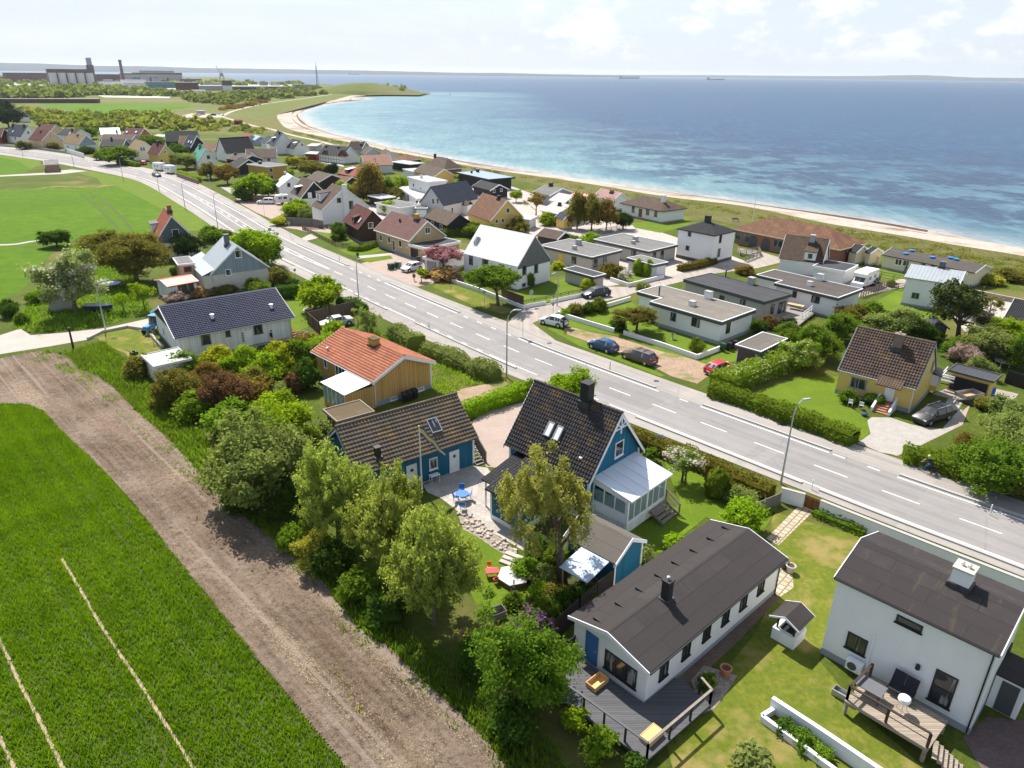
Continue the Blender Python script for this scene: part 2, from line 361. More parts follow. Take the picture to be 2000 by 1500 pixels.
paint('rubber',(0.018,0.018,0.018),0.8);paint('skin',(0.55,0.33,0.24));paint('hair_dark',(0.03,0.02,0.015),0.7);paint('cloth_black',(0.018,0.018,0.022),0.9);paint('cloth_blue',(0.03,0.06,0.14),0.9);paint('cloth_grey',(0.2,0.2,0.21),0.9);paint('helmet_lime',(0.5,0.75,0.05),0.4);paint('timber',(0.42,0.29,0.17),0.8,0.2,0.25);paint('weathered_wood',(0.24,0.2,0.165),0.85,0.2,0.3);paint('pine_wood',(0.6,0.38,0.16),0.6);paint('tarp_blue',(0.03,0.15,0.5));paint('lavender_plastic',(0.5,0.5,0.68));paint('chain_grey',(0.12,0.12,0.13))
paint('far_brown',(0.075,0.045,0.042));paint('far_grey',(0.32,0.31,0.31));paint('far_dark',(0.06,0.06,0.075));paint('far_teal',(0.05,0.16,0.2));paint('far_white',(0.7,0.7,0.7));paint('far_blue_grey',(0.2,0.25,0.3));paint('concrete_pale',(0.45,0.45,0.43),0.9)
plankm('deck_black',(0.11,0.11,0.118));plankm('deck_grey',(0.34,0.31,0.27));plankm('deck_pale',(0.37,0.305,0.235));plankm('fence_brown',(0.16,0.11,0.08),0.12,'v');plankm('fence_black',(0.035,0.03,0.028),0.14,'v');plankm('fence_grey',(0.24,0.22,0.19),0.12,'v');plankm('gate_brown',(0.23,0.10,0.035),0.14,'v');plankm('fence_red',(0.2,0.02,0.015),0.12,'v');plankm('fence_flat',(0.2,0.16,0.12),0.12,'u')
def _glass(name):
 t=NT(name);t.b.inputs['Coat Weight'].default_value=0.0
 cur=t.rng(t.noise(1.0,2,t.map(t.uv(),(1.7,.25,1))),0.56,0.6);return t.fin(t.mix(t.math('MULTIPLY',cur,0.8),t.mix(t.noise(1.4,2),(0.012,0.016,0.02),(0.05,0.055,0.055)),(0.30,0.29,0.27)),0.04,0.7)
MDEF['glass']=_glass
def _clear(name):
 t=NT(name);t.b.inputs['Transmission Weight'].default_value=0.75;t.b.inputs['IOR'].default_value=1.05;return t.fin((0.55,0.66,0.64),0.03,0.6)
MDEF['clear_glass']=_clear
def carpaint(n,c,metal=0.3):
 def f(name):
  t=NT(name);t.b.inputs['Coat Weight'].default_value=0.25;t.b.inputs['Coat Roughness'].default_value=0.08;return t.fin(c,0.4,0.35,metal*.5)
 MDEF[n]=f
carpaint('car_white',(0.72,0.72,0.72),0.0);carpaint('car_blue',(0.01,0.07,0.17));carpaint('car_brown',(0.12,0.085,0.068));carpaint('car_red',(0.5,0.01,0.025),0.0);carpaint('car_navy',(0.008,0.014,0.032),0.0);carpaint('car_black',(0.006,0.006,0.008),0.0);carpaint('car_silver',(0.5,0.5,0.48),0.4);carpaint('lamp_red',(0.45,0.01,0.01),0);carpaint('lamp_clear',(0.75,0.78,0.8),0.0);carpaint('tractor_blue',(0.02,0.2,0.42),0.0)
groundm('rough_grass',[(0.068,0.098,0.013),(0.116,0.144,0.018),(0.048,0.072,0.010),(0.160,0.136,0.045)],0.14,2.2,0.9,9,0.12)
groundm('far_grass',[(0.112,0.137,0.024),(0.150,0.163,0.036),(0.079,0.100,0.021),(0.158,0.130,0.060)],0.012,0.25,0.8,1.2,0.3)
groundm('lawn',[(0.096,0.154,0.010),(0.133,0.188,0.013),(0.074,0.121,0.008)],0.4,4.0,0.5,30,0.04)
groundm('lawn_dry',[(0.109,0.138,0.015),(0.176,0.181,0.024),(0.076,0.107,0.011),(0.237,0.189,0.065)],0.8,3.0,0.6,26,0.05,(0.62,0.5,0.01),0.74,5.5)
groundm('dune_grass',[(0.153,0.144,0.036),(0.225,0.189,0.077),(0.077,0.090,0.018),(0.108,0.144,0.020)],0.12,1.1,1.0,3.0,0.4)
groundm('sand',[(0.42,0.365,0.31),(0.48,0.43,0.37),(0.35,0.295,0.245),(0.24,0.17,0.13)],0.16,0.9,0.5,3,0.08,(0.2,0.13,0.09),0.64,1.4)
groundm('seaweed',[(0.10,0.06,0.045),(0.15,0.09,0.06),(0.06,0.04,0.03)],0.3,2.0,0.8,6,0.1)
groundm('gravel_pink',[(0.36,0.28,0.235),(0.42,0.33,0.28),(0.29,0.225,0.19)],0.5,6.0,0.6,40,0.03)
groundm('gravel_grey',[(0.40,0.36,0.32),(0.47,0.43,0.385),(0.32,0.285,0.25)],0.5,8.0,0.6,40,0.03)
groundm('dirt_drive',[(0.33,0.235,0.165),(0.41,0.31,0.23),(0.25,0.17,0.115),(0.16,0.16,0.045)],0.6,3.0,0.8,16,0.06)
groundm('stone_chips',[(0.385,0.358,0.324),(0.459,0.431,0.396),(0.281,0.256,0.223)],1.0,9.0,0.9,24,0.05)
groundm('rubble',[(0.46,0.38,0.31),(0.58,0.5,0.43),(0.2,0.17,0.13)],3.0,5.0,1.0,8,0.2)
groundm('bed_soil',[(0.10,0.07,0.05),(0.14,0.10,0.07),(0.06,0.05,0.03),(0.05,0.09,0.02)],0.8,4.0,0.9,14,0.08)
groundm('field_green',[(0.078,0.156,0.002),(0.106,0.190,0.003),(0.055,0.122,0.002),(0.066,0.131,0.002)],0.03,0.35,1.0,2.0,0.3)
groundm('crop_soil',[(0.05,0.10,0.012),(0.07,0.125,0.016),(0.10,0.09,0.04)],0.8,4.0,0.9,14,0.08)
groundm('far_bush',[(0.06,0.10,0.024),(0.10,0.13,0.03),(0.04,0.07,0.018)],0.2,1.0,0.5,2,0.2)
def _soil(name):
 t=NT(name);p=t.pos();q=t.map(p,(1,1,1),R(45.6));fur=t.noise(1.0,5,t.map(q,(0.12,2.6,1)),0.6);fur2=t.noise(1.0,3,t.map(q,(0.05,0.7,1)))
 col=t.mix(t.rng(fur,0.35,0.7),(0.135,0.096,0.066),(0.25,0.187,0.138));col=t.mix(t.rng(t.noise(0.15,4,p),0.4,0.65),col,(0.285,0.218,0.165))
 col=t.mix(t.rng(t.noise(4.5,6,p,0.78),0.47,0.66,0,0.85),col,(0.062,0.04,0.027));straw=t.noise(1.0,2,t.map(q,(9,20,9)))
 col=t.mix(t.rng(t.math('MULTIPLY',straw,t.rng(fur2,0.3,0.65,0.78,1.08)),0.60,0.66,0,0.8),col,(0.52,0.42,0.26));t.bump(t.math('ADD',t.noise(9,6,p,0.7),t.math('MULTIPLY',fur,0.8)),1.0,0.16)
 band=t.noise(1.0,4,t.map(q,(0.012,0.42,1)),0.6);col=t.mix(t.rng(band,0.46,0.6,0,0.42),col,t.mix(1.0,col,(0.62,0.56,0.5),'MULTIPLY'));rut=t.noise(1.0,2,t.map(q,(0.02,1.6,1)),0.4);col=t.mix(t.rng(rut,0.62,0.68,0,0.5),col,(0.33,0.265,0.21))
 return t.fin(col,0.95,0.1)
MDEF['soil']=_soil
def _asphalt(base,dirt):
 def f(name):
  t=NT(name);uv=t.uv();v=t.sep(uv);col=t.mix(t.rng(t.noise(1.0,4,t.map(uv,(1.6,0.05,1))),0.35,0.65),sc3(base,0.86),sc3(base,1.1));p=t.pos()
  col=t.mix(t.rng(t.noise(0.25,5,p,0.65),0.42,0.7),col,dirt);col=t.mix(t.rng(t.noise(45,2,p),0.35,0.7,0,0.5),col,sc3(base,0.7))
  crack=t.vor(0.16,t.map(p,(1,1,1),0.5),'Distance','DISTANCE_TO_EDGE');col=t.mix(t.math('MULTIPLY',t.math('LESS_THAN',crack,0.012),t.rng(t.noise(0.12,2,p),0.5,0.6,0,0.22)),col,sc3(base,0.45))
  wp=t.math('COSINE',t.math('MULTIPLY',t.math('SUBTRACT',t.math('ABSOLUTE',v[0]),1.75),3.9));col=t.mix(t.math('MULTIPLY',t.rng(wp,-1.0,-0.2,1,0),t.rng(t.noise(1.0,3,t.map(uv,(.5,.03,1))),.3,.7,.1,.34)),col,sc3(base,0.6))
  pb=t.new('ShaderNodeTexBrick');t.l.new(uv,pb.inputs['Vector']);pb.inputs['Scale'].default_value=1;pb.inputs['Brick Width'].default_value=3.6;pb.inputs['Row Height'].default_value=13;pb.inputs['Mortar Size'].default_value=0.0;pb.inputs['Color1'].default_value=(0,0,0,1);pb.inputs['Color2'].default_value=(1,1,1,1)
  col=t.mix(t.rng(t.sep(pb.outputs[0])[0],.82,.84,0,.28),col,sc3(base,0.62));col=t.mix(t.rng(t.sep(pb.outputs[0])[0],.16,.18,.16,0),col,sc3(base,1.4))
  t.bump(t.noise(60,2,p),0.3,0.01);return t.fin(col,0.85,0.25)
 return f
MDEF['asphalt']=_asphalt((0.235,0.222,0.215),(0.275,0.255,0.24));MDEF['asphalt_path']=_asphalt((0.30,0.275,0.25),(0.355,0.32,0.285));MDEF['asphalt_street']=_asphalt((0.33,0.285,0.25),(0.38,0.33,0.29))
def _marking(name):
 t=NT(name);p=t.pos();return t.fin(t.mix(t.rng(t.noise(9,5,p,0.7),0.5,0.7,0,0.6),(0.72,0.71,0.68),(0.36,0.34,0.32)),0.7,0.3)
MDEF['road_white']=_marking
def paving(n,c,w,h,mort=0.02,mc=(0.2,0.18,0.14),rot=0):
 def f(name):
  t=NT(name);b=t.new('ShaderNodeTexBrick');t.l.new(t.map(t.uv(),rz=R(rot)),b.inputs['Vector'])
  for k,v in(('Color1',sc3(c,0.85)),('Color2',sc3(c,1.12)),('Mortar',mc)):b.inputs[k].default_value=(*v,1)
  for k,v in(('Scale',1.0),('Brick Width',w),('Row Height',h),('Mortar Size',mort)):b.inputs[k].default_value=v
  b.offset=0.0 if w==h else 0.5
  col=t.mix(t.rng(t.noise(0.8,5),0.35,0.75,0,0.6),b.outputs[0],sc3(c,0.6));t.bump(t.math('SUBTRACT',1.0,b.outputs[1]),0.5,0.02);return t.fin(col,0.9,0.15)
 MDEF[n]=f
paving('patio_paving',(0.42,0.38,0.34),0.4,0.4,0.008,(0.3,0.27,0.24));paving('slab_path',(0.48,0.38,0.29),0.52,0.5,0.045,(0.12,0.14,0.04),-48.1);paving('dark_pavers',(0.14,0.10,0.09),0.2,0.1,0.006,(0.06,0.05,0.045));paving('brick_path',(0.17,0.12,0.095),0.25,0.12,0.01,(0.08,0.07,0.05))
paving('brick_steps',(0.45,0.2,0.12),0.25,0.12,0.008,(0.3,0.25,0.2));paving('garage_paving',(0.36,0.31,0.265),0.3,0.2,0.01,(0.2,0.18,0.15))
leafm('leaf_willow',(0.25,0.315,0.05),(0.45,0.52,0.125),tr=.55);leafm('leaf_birch',(0.26,0.275,0.05),(0.48,0.48,0.13),tr=.55);leafm('leaf_green',(0.095,0.175,0.016),(0.19,0.29,0.03));leafm('leaf_bright',(0.181,0.309,0.013),(0.328,0.448,0.026));leafm('leaf_lime',(0.280,0.324,0.015),(0.458,0.456,0.031))
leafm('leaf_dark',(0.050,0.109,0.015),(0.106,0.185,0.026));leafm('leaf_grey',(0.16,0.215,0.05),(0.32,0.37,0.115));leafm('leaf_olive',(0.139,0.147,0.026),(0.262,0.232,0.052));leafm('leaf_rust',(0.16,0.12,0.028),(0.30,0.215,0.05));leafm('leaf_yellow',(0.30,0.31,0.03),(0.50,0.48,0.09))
leafm('leaf_maroon',(0.13,0.075,0.035),(0.25,0.15,0.07));leafm('leaf_silver',(0.197,0.240,0.066),(0.394,0.418,0.145),(0.62,0.62,0.48),0.3);leafm('needle_pine',(0.039,0.059,0.016),(0.084,0.098,0.025),tr=0.15);leafm('needle_dark',(0.025,0.046,0.013),(0.048,0.079,0.022),tr=0.15)
leafm('leaf_apple',(0.147,0.240,0.029),(0.245,0.326,0.052),(0.80,0.68,0.66),0.42);leafm('leaf_cherry',(0.167,0.066,0.044),(0.278,0.118,0.078),(0.60,0.30,0.36),0.5);leafm('leaf_rhodo',(0.062,0.131,0.016),(0.125,0.197,0.028),(0.40,0.13,0.42),0.38);leafm('leaf_lilac',(0.062,0.112,0.022),(0.112,0.157,0.034),(0.33,0.16,0.36),0.32)
leafm('leaf_elder',(0.139,0.255,0.015),(0.278,0.387,0.033),(0.62,0.62,0.3),0.3);leafm('leaf_pinkblossom',(0.167,0.157,0.056),(0.306,0.223,0.112),(0.55,0.40,0.38),0.55);leafm('leaf_magnolia',(0.167,0.210,0.056),(0.278,0.289,0.112),(0.8,0.76,0.72),0.5);leafm('leaf_hedge',(0.099,0.163,0.015),(0.212,0.263,0.026));leafm('leaf_hedge_brown',(0.104,0.105,0.016),(0.222,0.171,0.034));leafm('leaf_crop',(0.09,0.18,0.004),(0.25,0.37,0.012),tr=0.4);leafm('leaf_weed',(0.123,0.240,0.015),(0.245,0.372,0.033));leafm('leaf_dry',(0.382,0.240,0.102),(0.572,0.384,0.173))
leafm('leaf_shrubland',(0.139,0.178,0.040),(0.312,0.309,0.066));leafm('leaf_woodland',(0.123,0.170,0.042),(0.229,0.263,0.066))
def _bark(name):
 t=NT(name);p=t.new('ShaderNodeTexCoord').outputs['Object'];h=t.noise(6,5,t.map(p,(3,3,0.6)));t.bump(h,1.0,0.05);return t.fin(t.mix(t.rng(h,0.35,0.65),(0.06,0.045,0.033),(0.19,0.15,0.115)),0.9,0.1)
MDEF['bark']=_bark
def _water(name):
 t=NT(name);p=t.pos();u=t.sep(t.uv())[0]
 near=t.rng(u,0,14);n1=t.noise(0.006,5,t.map(p,(1,1,1),0.4),0.6);n2=t.noise(0.03,7,t.map(p,(1,1,1),-0.3),0.68);n3=t.noise(0.10,6,t.map(p,(1,1,1),0.5),0.7)
 rip=t.noise(1.0,4,t.map(p,(0.42,0.07,1),R(-14)),0.7);rip2=t.noise(1.0,3,t.map(p,(0.10,0.03,1),R(20)),0.7)
 col=t.mix(t.rng(n2,0.4,0.62),t.mix(near,(0.36,0.38,0.35),(0.165,0.285,0.295)),t.mix(near,(0.33,0.36,0.34),(0.10,0.21,0.25)))
 x=t.sep(p)[0];deep=t.rng(t.math('ADD',u,t.math('ADD',t.math('MULTIPLY',t.math('SUBTRACT',n1,0.5),330),t.rng(x,0,140,0,110))),20,290)
 col=t.mix(t.math('MULTIPLY',deep,0.97),col,(0.02,0.068,0.142))
 edge=t.math('ADD',n2,t.math('MULTIPLY',t.math('SUBTRACT',n3,0.5),0.5))
 weed=t.math('MULTIPLY',t.math('MULTIPLY',t.rng(edge,0.47,0.52),t.rng(u,10,34)),t.math('MULTIPLY',t.rng(x,10,70),t.rng(u,150,280,1,0.2)))
 col=t.mix(t.math('MULTIPLY',weed,0.85),col,(0.028,0.056,0.105))
 foam=t.math('MULTIPLY',t.rng(u,0,6,1,0),t.rng(n3,0.48,0.62));col=t.mix(t.math('MULTIPLY',foam,0.45),col,(0.55,0.55,0.52))
 k=t.math('ADD',t.math('MULTIPLY',rip,0.7),t.math('MULTIPLY',rip2,0.3));col=t.mix(t.rng(k,0.36,0.6,0.5,0.0),col,t.mix(1.0,col,(0.35,0.42,0.52),'MULTIPLY'));col=t.mix(t.rng(k,0.54,0.70,0.0,0.2),col,(0.34,0.42,0.5))
 t.bump(t.math('ADD',t.noise(0.25,4,t.map(p,(1.0,2.2,1),R(35)),0.65),t.math('MULTIPLY',rip,0.5)),0.7,0.9);t.b.inputs['IOR'].default_value=1.33;return t.fin(col,0.36,0.17)
MDEF['water']=_water
def _coast(name):
 t=NT(name);return t.fin((0.065,0.085,0.10),1.0,0.0)
MDEF['coast']=_coast
# the setting
def struct(o):o['kind']='structure';return o
def sheet(name,px,z,mat,world=False):
 pts=[(p[0],p[1])if world else tuple(at(*p)[:2])for p in px]
 n=len(pts);area=sum(pts[i][0]*pts[(i+1)%n][1]-pts[(i+1)%n][0]*pts[i][1]for i in range(n))
 if area<0:pts=pts[::-1]
 from mathutils.geometry import tessellate_polygon
 m=MB()
 for tri in tessellate_polygon([[Vector((x,y,0))for x,y in pts]]):
  q=[Vector((*pts[i],z))for i in tri]
  if(q[1]-q[0]).cross(q[2]-q[0]).z<0:q=q[::-1]
  m.poly(q,uv=[(p.x,p.y)for p in q])
 return struct(m.build(name,mat,merge=True))
def catmull(P,n=8):
 out=[]
 for i in range(len(P)-1):
  a,b,c,d=P[max(i-1,0)],P[i],P[i+1],P[min(i+2,len(P)-1)]
  for k in range(n):
   t=k/n;out.append(0.5*((2*b)+(c-a)*t+(2*a-5*b+4*c-d)*t*t+(3*b-a-3*c+d)*t**3))
 return out+[P[-1]]
def g2(px,z=0.0):p=at(px[0],px[1],z);return Vector((p.x,p.y))
def resample(P,n):
 P=[np.array(p)for p in P];d=np.cumsum([0]+[np.linalg.norm(b-a)for a,b in zip(P,P[1:])])
 s=np.linspace(0,d[-1],n);A=np.array(P);return np.stack([np.interp(s,d,A[:,i])for i in range(2)],1)
ZS=-2.0
WATERLINE=[(2500,575),(2000,486),(1900,466),(1800,446),(1700,429),(1600,414),(1500,401),(1400,387),(1350,380),(1250,366),(1150,352),(1050,337),(950,322),(850,305),(825,300),(760,287),(700,272),(650,261),(610,245),(590,229),(592,219),(612,210),(650,202),(700,195.5),(720,194),(706,189),(740,186.5),(812,184.5)]
INNER=[(2500,590),(2000,500),(1875,480),(1750,458),(1675,446),(1600,433),(1450,402),(1300,384),(1200,367),(1100,351),(1000,337),(900,321),(850,311),(750,293),(675,276),(600,261),(562,251),(548,240),(541,226),(550,215),(575,207),(625,199.5),(662,192),(687,186)]
wl_w=resample(catmull([g2(p,ZS)for p in WATERLINE],5),260);in_w=resample(catmull([g2(p)for p in INNER],5),200)
land=[tuple(p)for p in in_w]+[tuple(g2(p))for p in[(712,186),(760,185),(806,183.5),(796,180),(740,176),(690,172),(640,165),(540,162),(470,158),(440,151),(300,150),(100,148),(-200,149),(-900,165)]]+[(-700,200),(-250,-60),(0,-60),(150,-60),(260,40)]
sheet('ground',land,0.0,'rough_grass',True)
m=MB();nn=160;A=resample(wl_w,nn);Bq=resample(in_w,nn)
for i in range(nn-1):
 for k in range(6):
  t0,t1=k/5,(k+1)/5
  f=lambda j,t:Vector((Bq[j][0]+(A[j][0]-Bq[j][0])*t,Bq[j][1]+(A[j][1]-Bq[j][1])*t,-2.0*t-0.02))
  m.poly([f(i,t0),f(i+1,t0),f(i+1,t1),f(i,t1)][::-1])
struct(m.build('beach','sand',merge=True))
m=MB();rnd=random.Random(3);wv=[0.5+0.5*vnoise(np.array([i*0.31]),np.array([0.5]),5)[0]for i in range(nn)]
for t_,ww in((0.80,0.075),(0.55,0.03),(0.9,0.03)):
 for i in range(8,nn-12):
  a,b=[max(0.0,ww*(vnoise(np.array([j*0.23+t_*50]),np.array([1.5]),9)[0]*2.2-0.75))for j in(i,i+1)]
  if a+b<0.004:continue
  f=lambda j,t:Vector((Bq[j][0]+(A[j][0]-Bq[j][0])*t,Bq[j][1]+(A[j][1]-Bq[j][1])*t,-2.0*t+0.02))
  m.poly([f(i,t_-a),f(i+1,t_-b),f(i+1,t_+b),f(i,t_+a)][::-1])
struct(m.build('seaweed_line','seaweed'))
ang=np.radians(np.linspace(28,152,200));dist=np.geomspace(70,45000,210)
X=dist[:,None]*np.cos(ang);Y=dist[:,None]*np.sin(ang);P=np.stack([X.ravel(),Y.ravel()],1)
dm=np.full(len(P),1e9);wa,wb=wl_w[:-1],wl_w[1:]
for a,b in zip(wa,wb):
 d=b-a;t=np.clip(((P-a)@d)/(d@d),0,1);dm=np.minimum(dm,np.linalg.norm(P-(a+t[:,None]*d),axis=1))
na=len(ang);I=np.arange(len(P)).reshape(len(dist),na)
Q=np.stack([I[:-1,:-1],I[1:,:-1],I[1:,1:],I[:-1,1:]],-1).reshape(-1,4)[:,::-1]
UV=np.stack([dm[Q.ravel()],np.zeros(Q.size)],1)
struct(np_mesh('sea',np.concatenate([P,np.full((len(P),1),ZS)],1),Q,UV,'water'))
def coast(name,x0,x1,dist_m,prof,seed):
 m=MB();n=160;top=[]
 for i in range(n+1):
  px=x0+(x1-x0)*i/n;d=ray(px,150);d=Vector((d.x,d.y,0)).normalized()*dist_m
  h=np.interp(px,[q[0]for q in prof],[q[1]for q in prof])*(0.85+0.3*vnoise(np.array([i*0.11]),np.array([0.3]),seed)[0])*(0.96+0.08*vnoise(np.array([i*0.7]),np.array([0.3]),seed)[0]);top.append((d,h))
 for(a,ha),(b,hb)in zip(top,top[1:]):
  o=a.normalized()*900;o2=b.normalized()*900
  m.poly([a+Vector((0,0,ZS)),b+Vector((0,0,ZS)),b+o2+Vector((0,0,ZS+hb)),a+o+Vector((0,0,ZS+ha))])
 return struct(m.build(name,'coast',smooth=True))
coast('hills',-500,1250,9000,[(-500,90),(0,70),(250,58),(600,44),(900,34),(1250,18)],3)
coast('hills',1050,2600,13000,[(1050,5),(1300,34),(1600,46),(1800,70),(1900,44),(2100,50),(2600,40)],8)
m=MB();c0=g2((690,184));n=40
def hz(u,v):
 r=u*u+v*v
 return 15.5*max(0,1-r)**0.8*(0.55+0.45*min(1,max(0,(0.9-u)/0.9)))+0.05 if r<1 else 0.02
def hp(i,j):
 u,v=-1+2*i/n,-1+2*j/n;return Vector((c0.x+10+u*92,c0.y+70+v*85+u*8,hz(u,v)+1.2*(mnoise.noise(Vector((u*5,v*5,0))))*(hz(u,v)>1)))
for i in range(n):
 for j in range(n):m.poly([hp(i,j),hp(i+1,j),hp(i+1,j+1),hp(i,j+1)])
struct(m.build('headland','far_grass',smooth=True))
sheet('meadow',[(-400,300),(60,247),(300,263),(430,264),(545,258),(541,226),(550,215),(575,207),(625,199.5),(660,193),(690,183),(640,166),(540,163),(470,159),(440,152),(100,149),(-300,152),(-700,170)],0.006,'far_grass')
sheet('dune',[tuple(p)for p in in_w[:186]]+[tuple(g2(p))for p in[(525,228),(470,232),(380,238),(300,252),(420,262),(500,256),(560,262),(640,277),(700,287),(760,300),(810,308),(900,332),(1000,349),(1060,364),(1150,384),(1215,392),(1345,420),(1440,440),(1500,452),(1700,495),(1830,520),(1930,540),(2010,560),(2500,660)]],0.010,'dune_grass',True)
sheet('field',[(-500,372),(0,371.5),(100,367),(160,369),(215,366.5),(228,364.5),(262,380),(322,411),(310,440),(285,470),(225,455),(160,460),(95,500),(50,560),(0,590),(-200,650),(-600,700)],0.014,'field_green')
sheet('field',[(-500,315),(0,307),(40,316),(57,330),(45,342),(0,343),(-500,360)],0.014,'field_green')
sheet('field',[(70,202),(380,203),(360,212),(260,222),(170,222),(100,210)],0.014,'field_green')
sheet('verge',[(150,338),(185,337),(240,346),(280,356),(320,372),(350,392),(390,425),(420,450),(340,452),(322,411),(262,380),(228,364.5),(200,360),(190,348)],0.010,'lawn')
sheet('verge',[(865,548),(940,575),(1003,607),(985,614),(930,600),(845,560)],0.018,'lawn_dry')
sheet('verge',[(-300,310),(0,303),(75,312),(80,322),(60,330),(40,318),(0,308.5)],0.012,'lawn')
sheet('field_edge',[(60,369.5),(110,366),(160,367.5),(215,364.5),(228,361),(222,360),(150,363),(100,363.5)],0.016,'lawn_dry')
sheet('track',[(-400,362),(0,345),(120,340),(172,334),(140,331),(115,333),(95,337),(0,342.5),(-400,356)],0.018,'gravel_grey')
sheet('track',[(-300,725),(0,692),(95,677),(175,663),(212,652),(252,641),(300,652),(312,622),(300,620),(206,641),(125,650),(60,655),(40,642),(0,655),(-300,690)],0.018,'gravel_grey')
SOIL_T=[(-300,740),(0,703),(60,690),(88,687),(130,695),(155,722),(190,735),(225,762),(273,812),(336,865),(385,921),(451,991),(539,1061),(612,1110),(660,1180),(700,1230),(753,1262),(820,1325),(900,1400),(953,1455),(1010,1530),(1120,1680)]
SOIL_B=[(-300,800),(0,791),(35,790),(60,794),(87,805),(115,837),(210,928),(266,991),(332,1075),(420,1183),(500,1285),(559,1353),(620,1433),(681,1505),(800,1680)]
soilp=[tuple(g2(p))for p in SOIL_T+SOIL_B[::-1]]
V=np.array(soilp);stp=0.16;x0,x1,y0,y1=-62,14,14,96
gx,gy=np.meshgrid(np.arange(x0,x1,stp),np.arange(y0,y1,stp));nx=gx.shape[1]
ca,sa=math.cos(R(45.6)),math.sin(R(45.6));ru=gx*ca-gy*sa;rv=gx*sa+gy*ca
gz=0.12*vnoise(ru*0.3,rv*2.6,1)+0.12*(vnoise(gx*3.1,gy*3.1,2)-.5)+0.10*(vnoise(gx*1.1,gy*1.1,4)-.5)+0.11*(vnoise(ru*.05,rv*.6,7)-.5)+0.08
cen=(in_poly((gx[:-1,:-1]+stp/2).ravel(),(gy[:-1,:-1]+stp/2).ravel(),soilp)).reshape(gx[:-1,:-1].shape)
I=np.arange(gx.size).reshape(gx.shape);Q=np.stack([I[:-1,:-1],I[:-1,1:],I[1:,1:],I[1:,:-1]],-1)[cen]
used,inv=np.unique(Q,return_inverse=True);Vv=np.stack([gx.ravel(),gy.ravel(),gz.ravel()],1)[used];Q=inv.reshape(-1,4)
struct(np_mesh('bare_soil',Vv,Q,Vv[Q.ravel(),:2],'soil'))
sheet('bare_soil',SOIL_T+SOIL_B[::-1],0.022,'soil')
sheet('crop_field',[(-300,800)]+SOIL_B[1:]+[(-400,1680),(-900,1300)],0.026,'crop_soil')
def blades(name,poly,dens,h,w,mat,label,seed=1,avoid=None,lean=0.5,z=0.02,clump=0.0,cat='grass',rows=0):
 rs=np.random.RandomState(seed);P=np.array(poly);lo,hi=P.min(0),P.max(0);n=int((hi-lo).prod()*dens)
 x=rs.uniform(lo[0],hi[0],n);y=rs.uniform(lo[1],hi[1],n);k=in_poly(x,y,poly)
 if clump:k&=vnoise(x*0.6,y*0.6,seed)+rs.uniform(-.3,.3,n)>clump
 x,y=x[k],y[k]
 if avoid is not None:
  ok=np.ones(len(x),bool)
  for pl,rad in avoid:
   for a,b in zip(pl,pl[1:]):
    a,b=np.array(a),np.array(b);d=b-a;t=np.clip(((x-a[0])*d[0]+(y-a[1])*d[1])/(d@d),0,1)
    ok&=np.hypot(x-a[0]-t*d[0],y-a[1]-t*d[1])>rad*rs.uniform(0.5,1.3,len(x))
  x,y=x[ok],y[ok]
 n=len(x);th=rs.uniform(0,2*math.pi,n);hh=h*rs.uniform(0.55,1.15,n)*(0.72+0.55*vnoise(x*1.3,y*1.3,seed+2));ww=w*rs.uniform(0.6,1.3,n);ph=rs.uniform(0,2*math.pi,n);ln=hh*lean*rs.uniform(0.1,1,n)
 V=np.empty((n,3,3));c,s=np.cos(th)*ww/2,np.sin(th)*ww/2
 V[:,0]=np.stack([x-c,y-s,np.full(n,z)],1);V[:,1]=np.stack([x+c,y+s,np.full(n,z)],1);V[:,2]=np.stack([x+np.cos(ph)*ln,y+np.sin(ph)*ln,z+hh],1)
 u=np.clip(vnoise(x*0.09,y*0.09,seed+8)*.3-.12+vnoise(x*0.5,y*0.5,seed+5)*0.55+vnoise(x*1.7,y*1.7,seed+6)*0.25+(rows*(0.5+0.5*np.sin((x*.714+y*.7)*4.2))if rows else vnoise(x*.1,y*.1,3)*.2),0,1);uv=np.repeat(np.stack([u,rs.rand(n)],1),3,0)
 return tag(np_mesh(name,V.reshape(-1,3),np.arange(3*n).reshape(-1,3),uv,mat),label,cat,kind='stuff')
tram=[([tuple(g2(p))for p in l],r_)for l,r_ in(([(120,1090),(156,1150),(195,1218),(232,1275),(270,1329),(322,1412),(378,1500),(420,1570)],0.09),([(-20,1215),(0,1250),(39,1335),(80,1412),(123,1500),(150,1560)],0.10),([(-40,1370),(0,1440),(28,1500),(60,1570)],0.10),([(62,835),(120,900),(190,990),(245,1060),(345,1240),(408,1312),(486,1428)],0.05),([(60,1080),(130,1185),(200,1290),(290,1420),(330,1490)],0.05),([(180,925),(240,1000),(290,1062),(400,1230)],0.04))]
crop=[tuple(g2(p))for p in SOIL_B[1:]]+[tuple(g2(p))for p in[(640,1640),(-150,1640),(-300,1250),(-150,800)]]
m=MB()
for l,r_ in tram[:3]:
 for a,b in zip(l,l[1:]):
  a,b=Vector(a),Vector(b);t=(b-a).normalized();q=Vector((-t.y,t.x))*r_*1.0
  m.poly([(*(a-q),0.03),(*(a+q),0.03),(*(b+q),0.03),(*(b-q),0.03)])
def _tram(n):
 t=NT(n);p=t.pos();t.bump(t.noise(16,5,p,.7),.8,.06);return t.fin(t.mix(t.rng(t.noise(6,5,p,.7),.35,.65),(0.26,0.20,0.12),(0.44,0.36,0.24)),0.95,.1)
MDEF['tram_soil']=_tram
struct(m.build('tramline','tram_soil'))
blades('wheat_crop',crop,150,0.36,0.085,'leaf_crop','dense young green wheat crop filling the near field',3,tram,0.75,cat='crop',rows=.3)
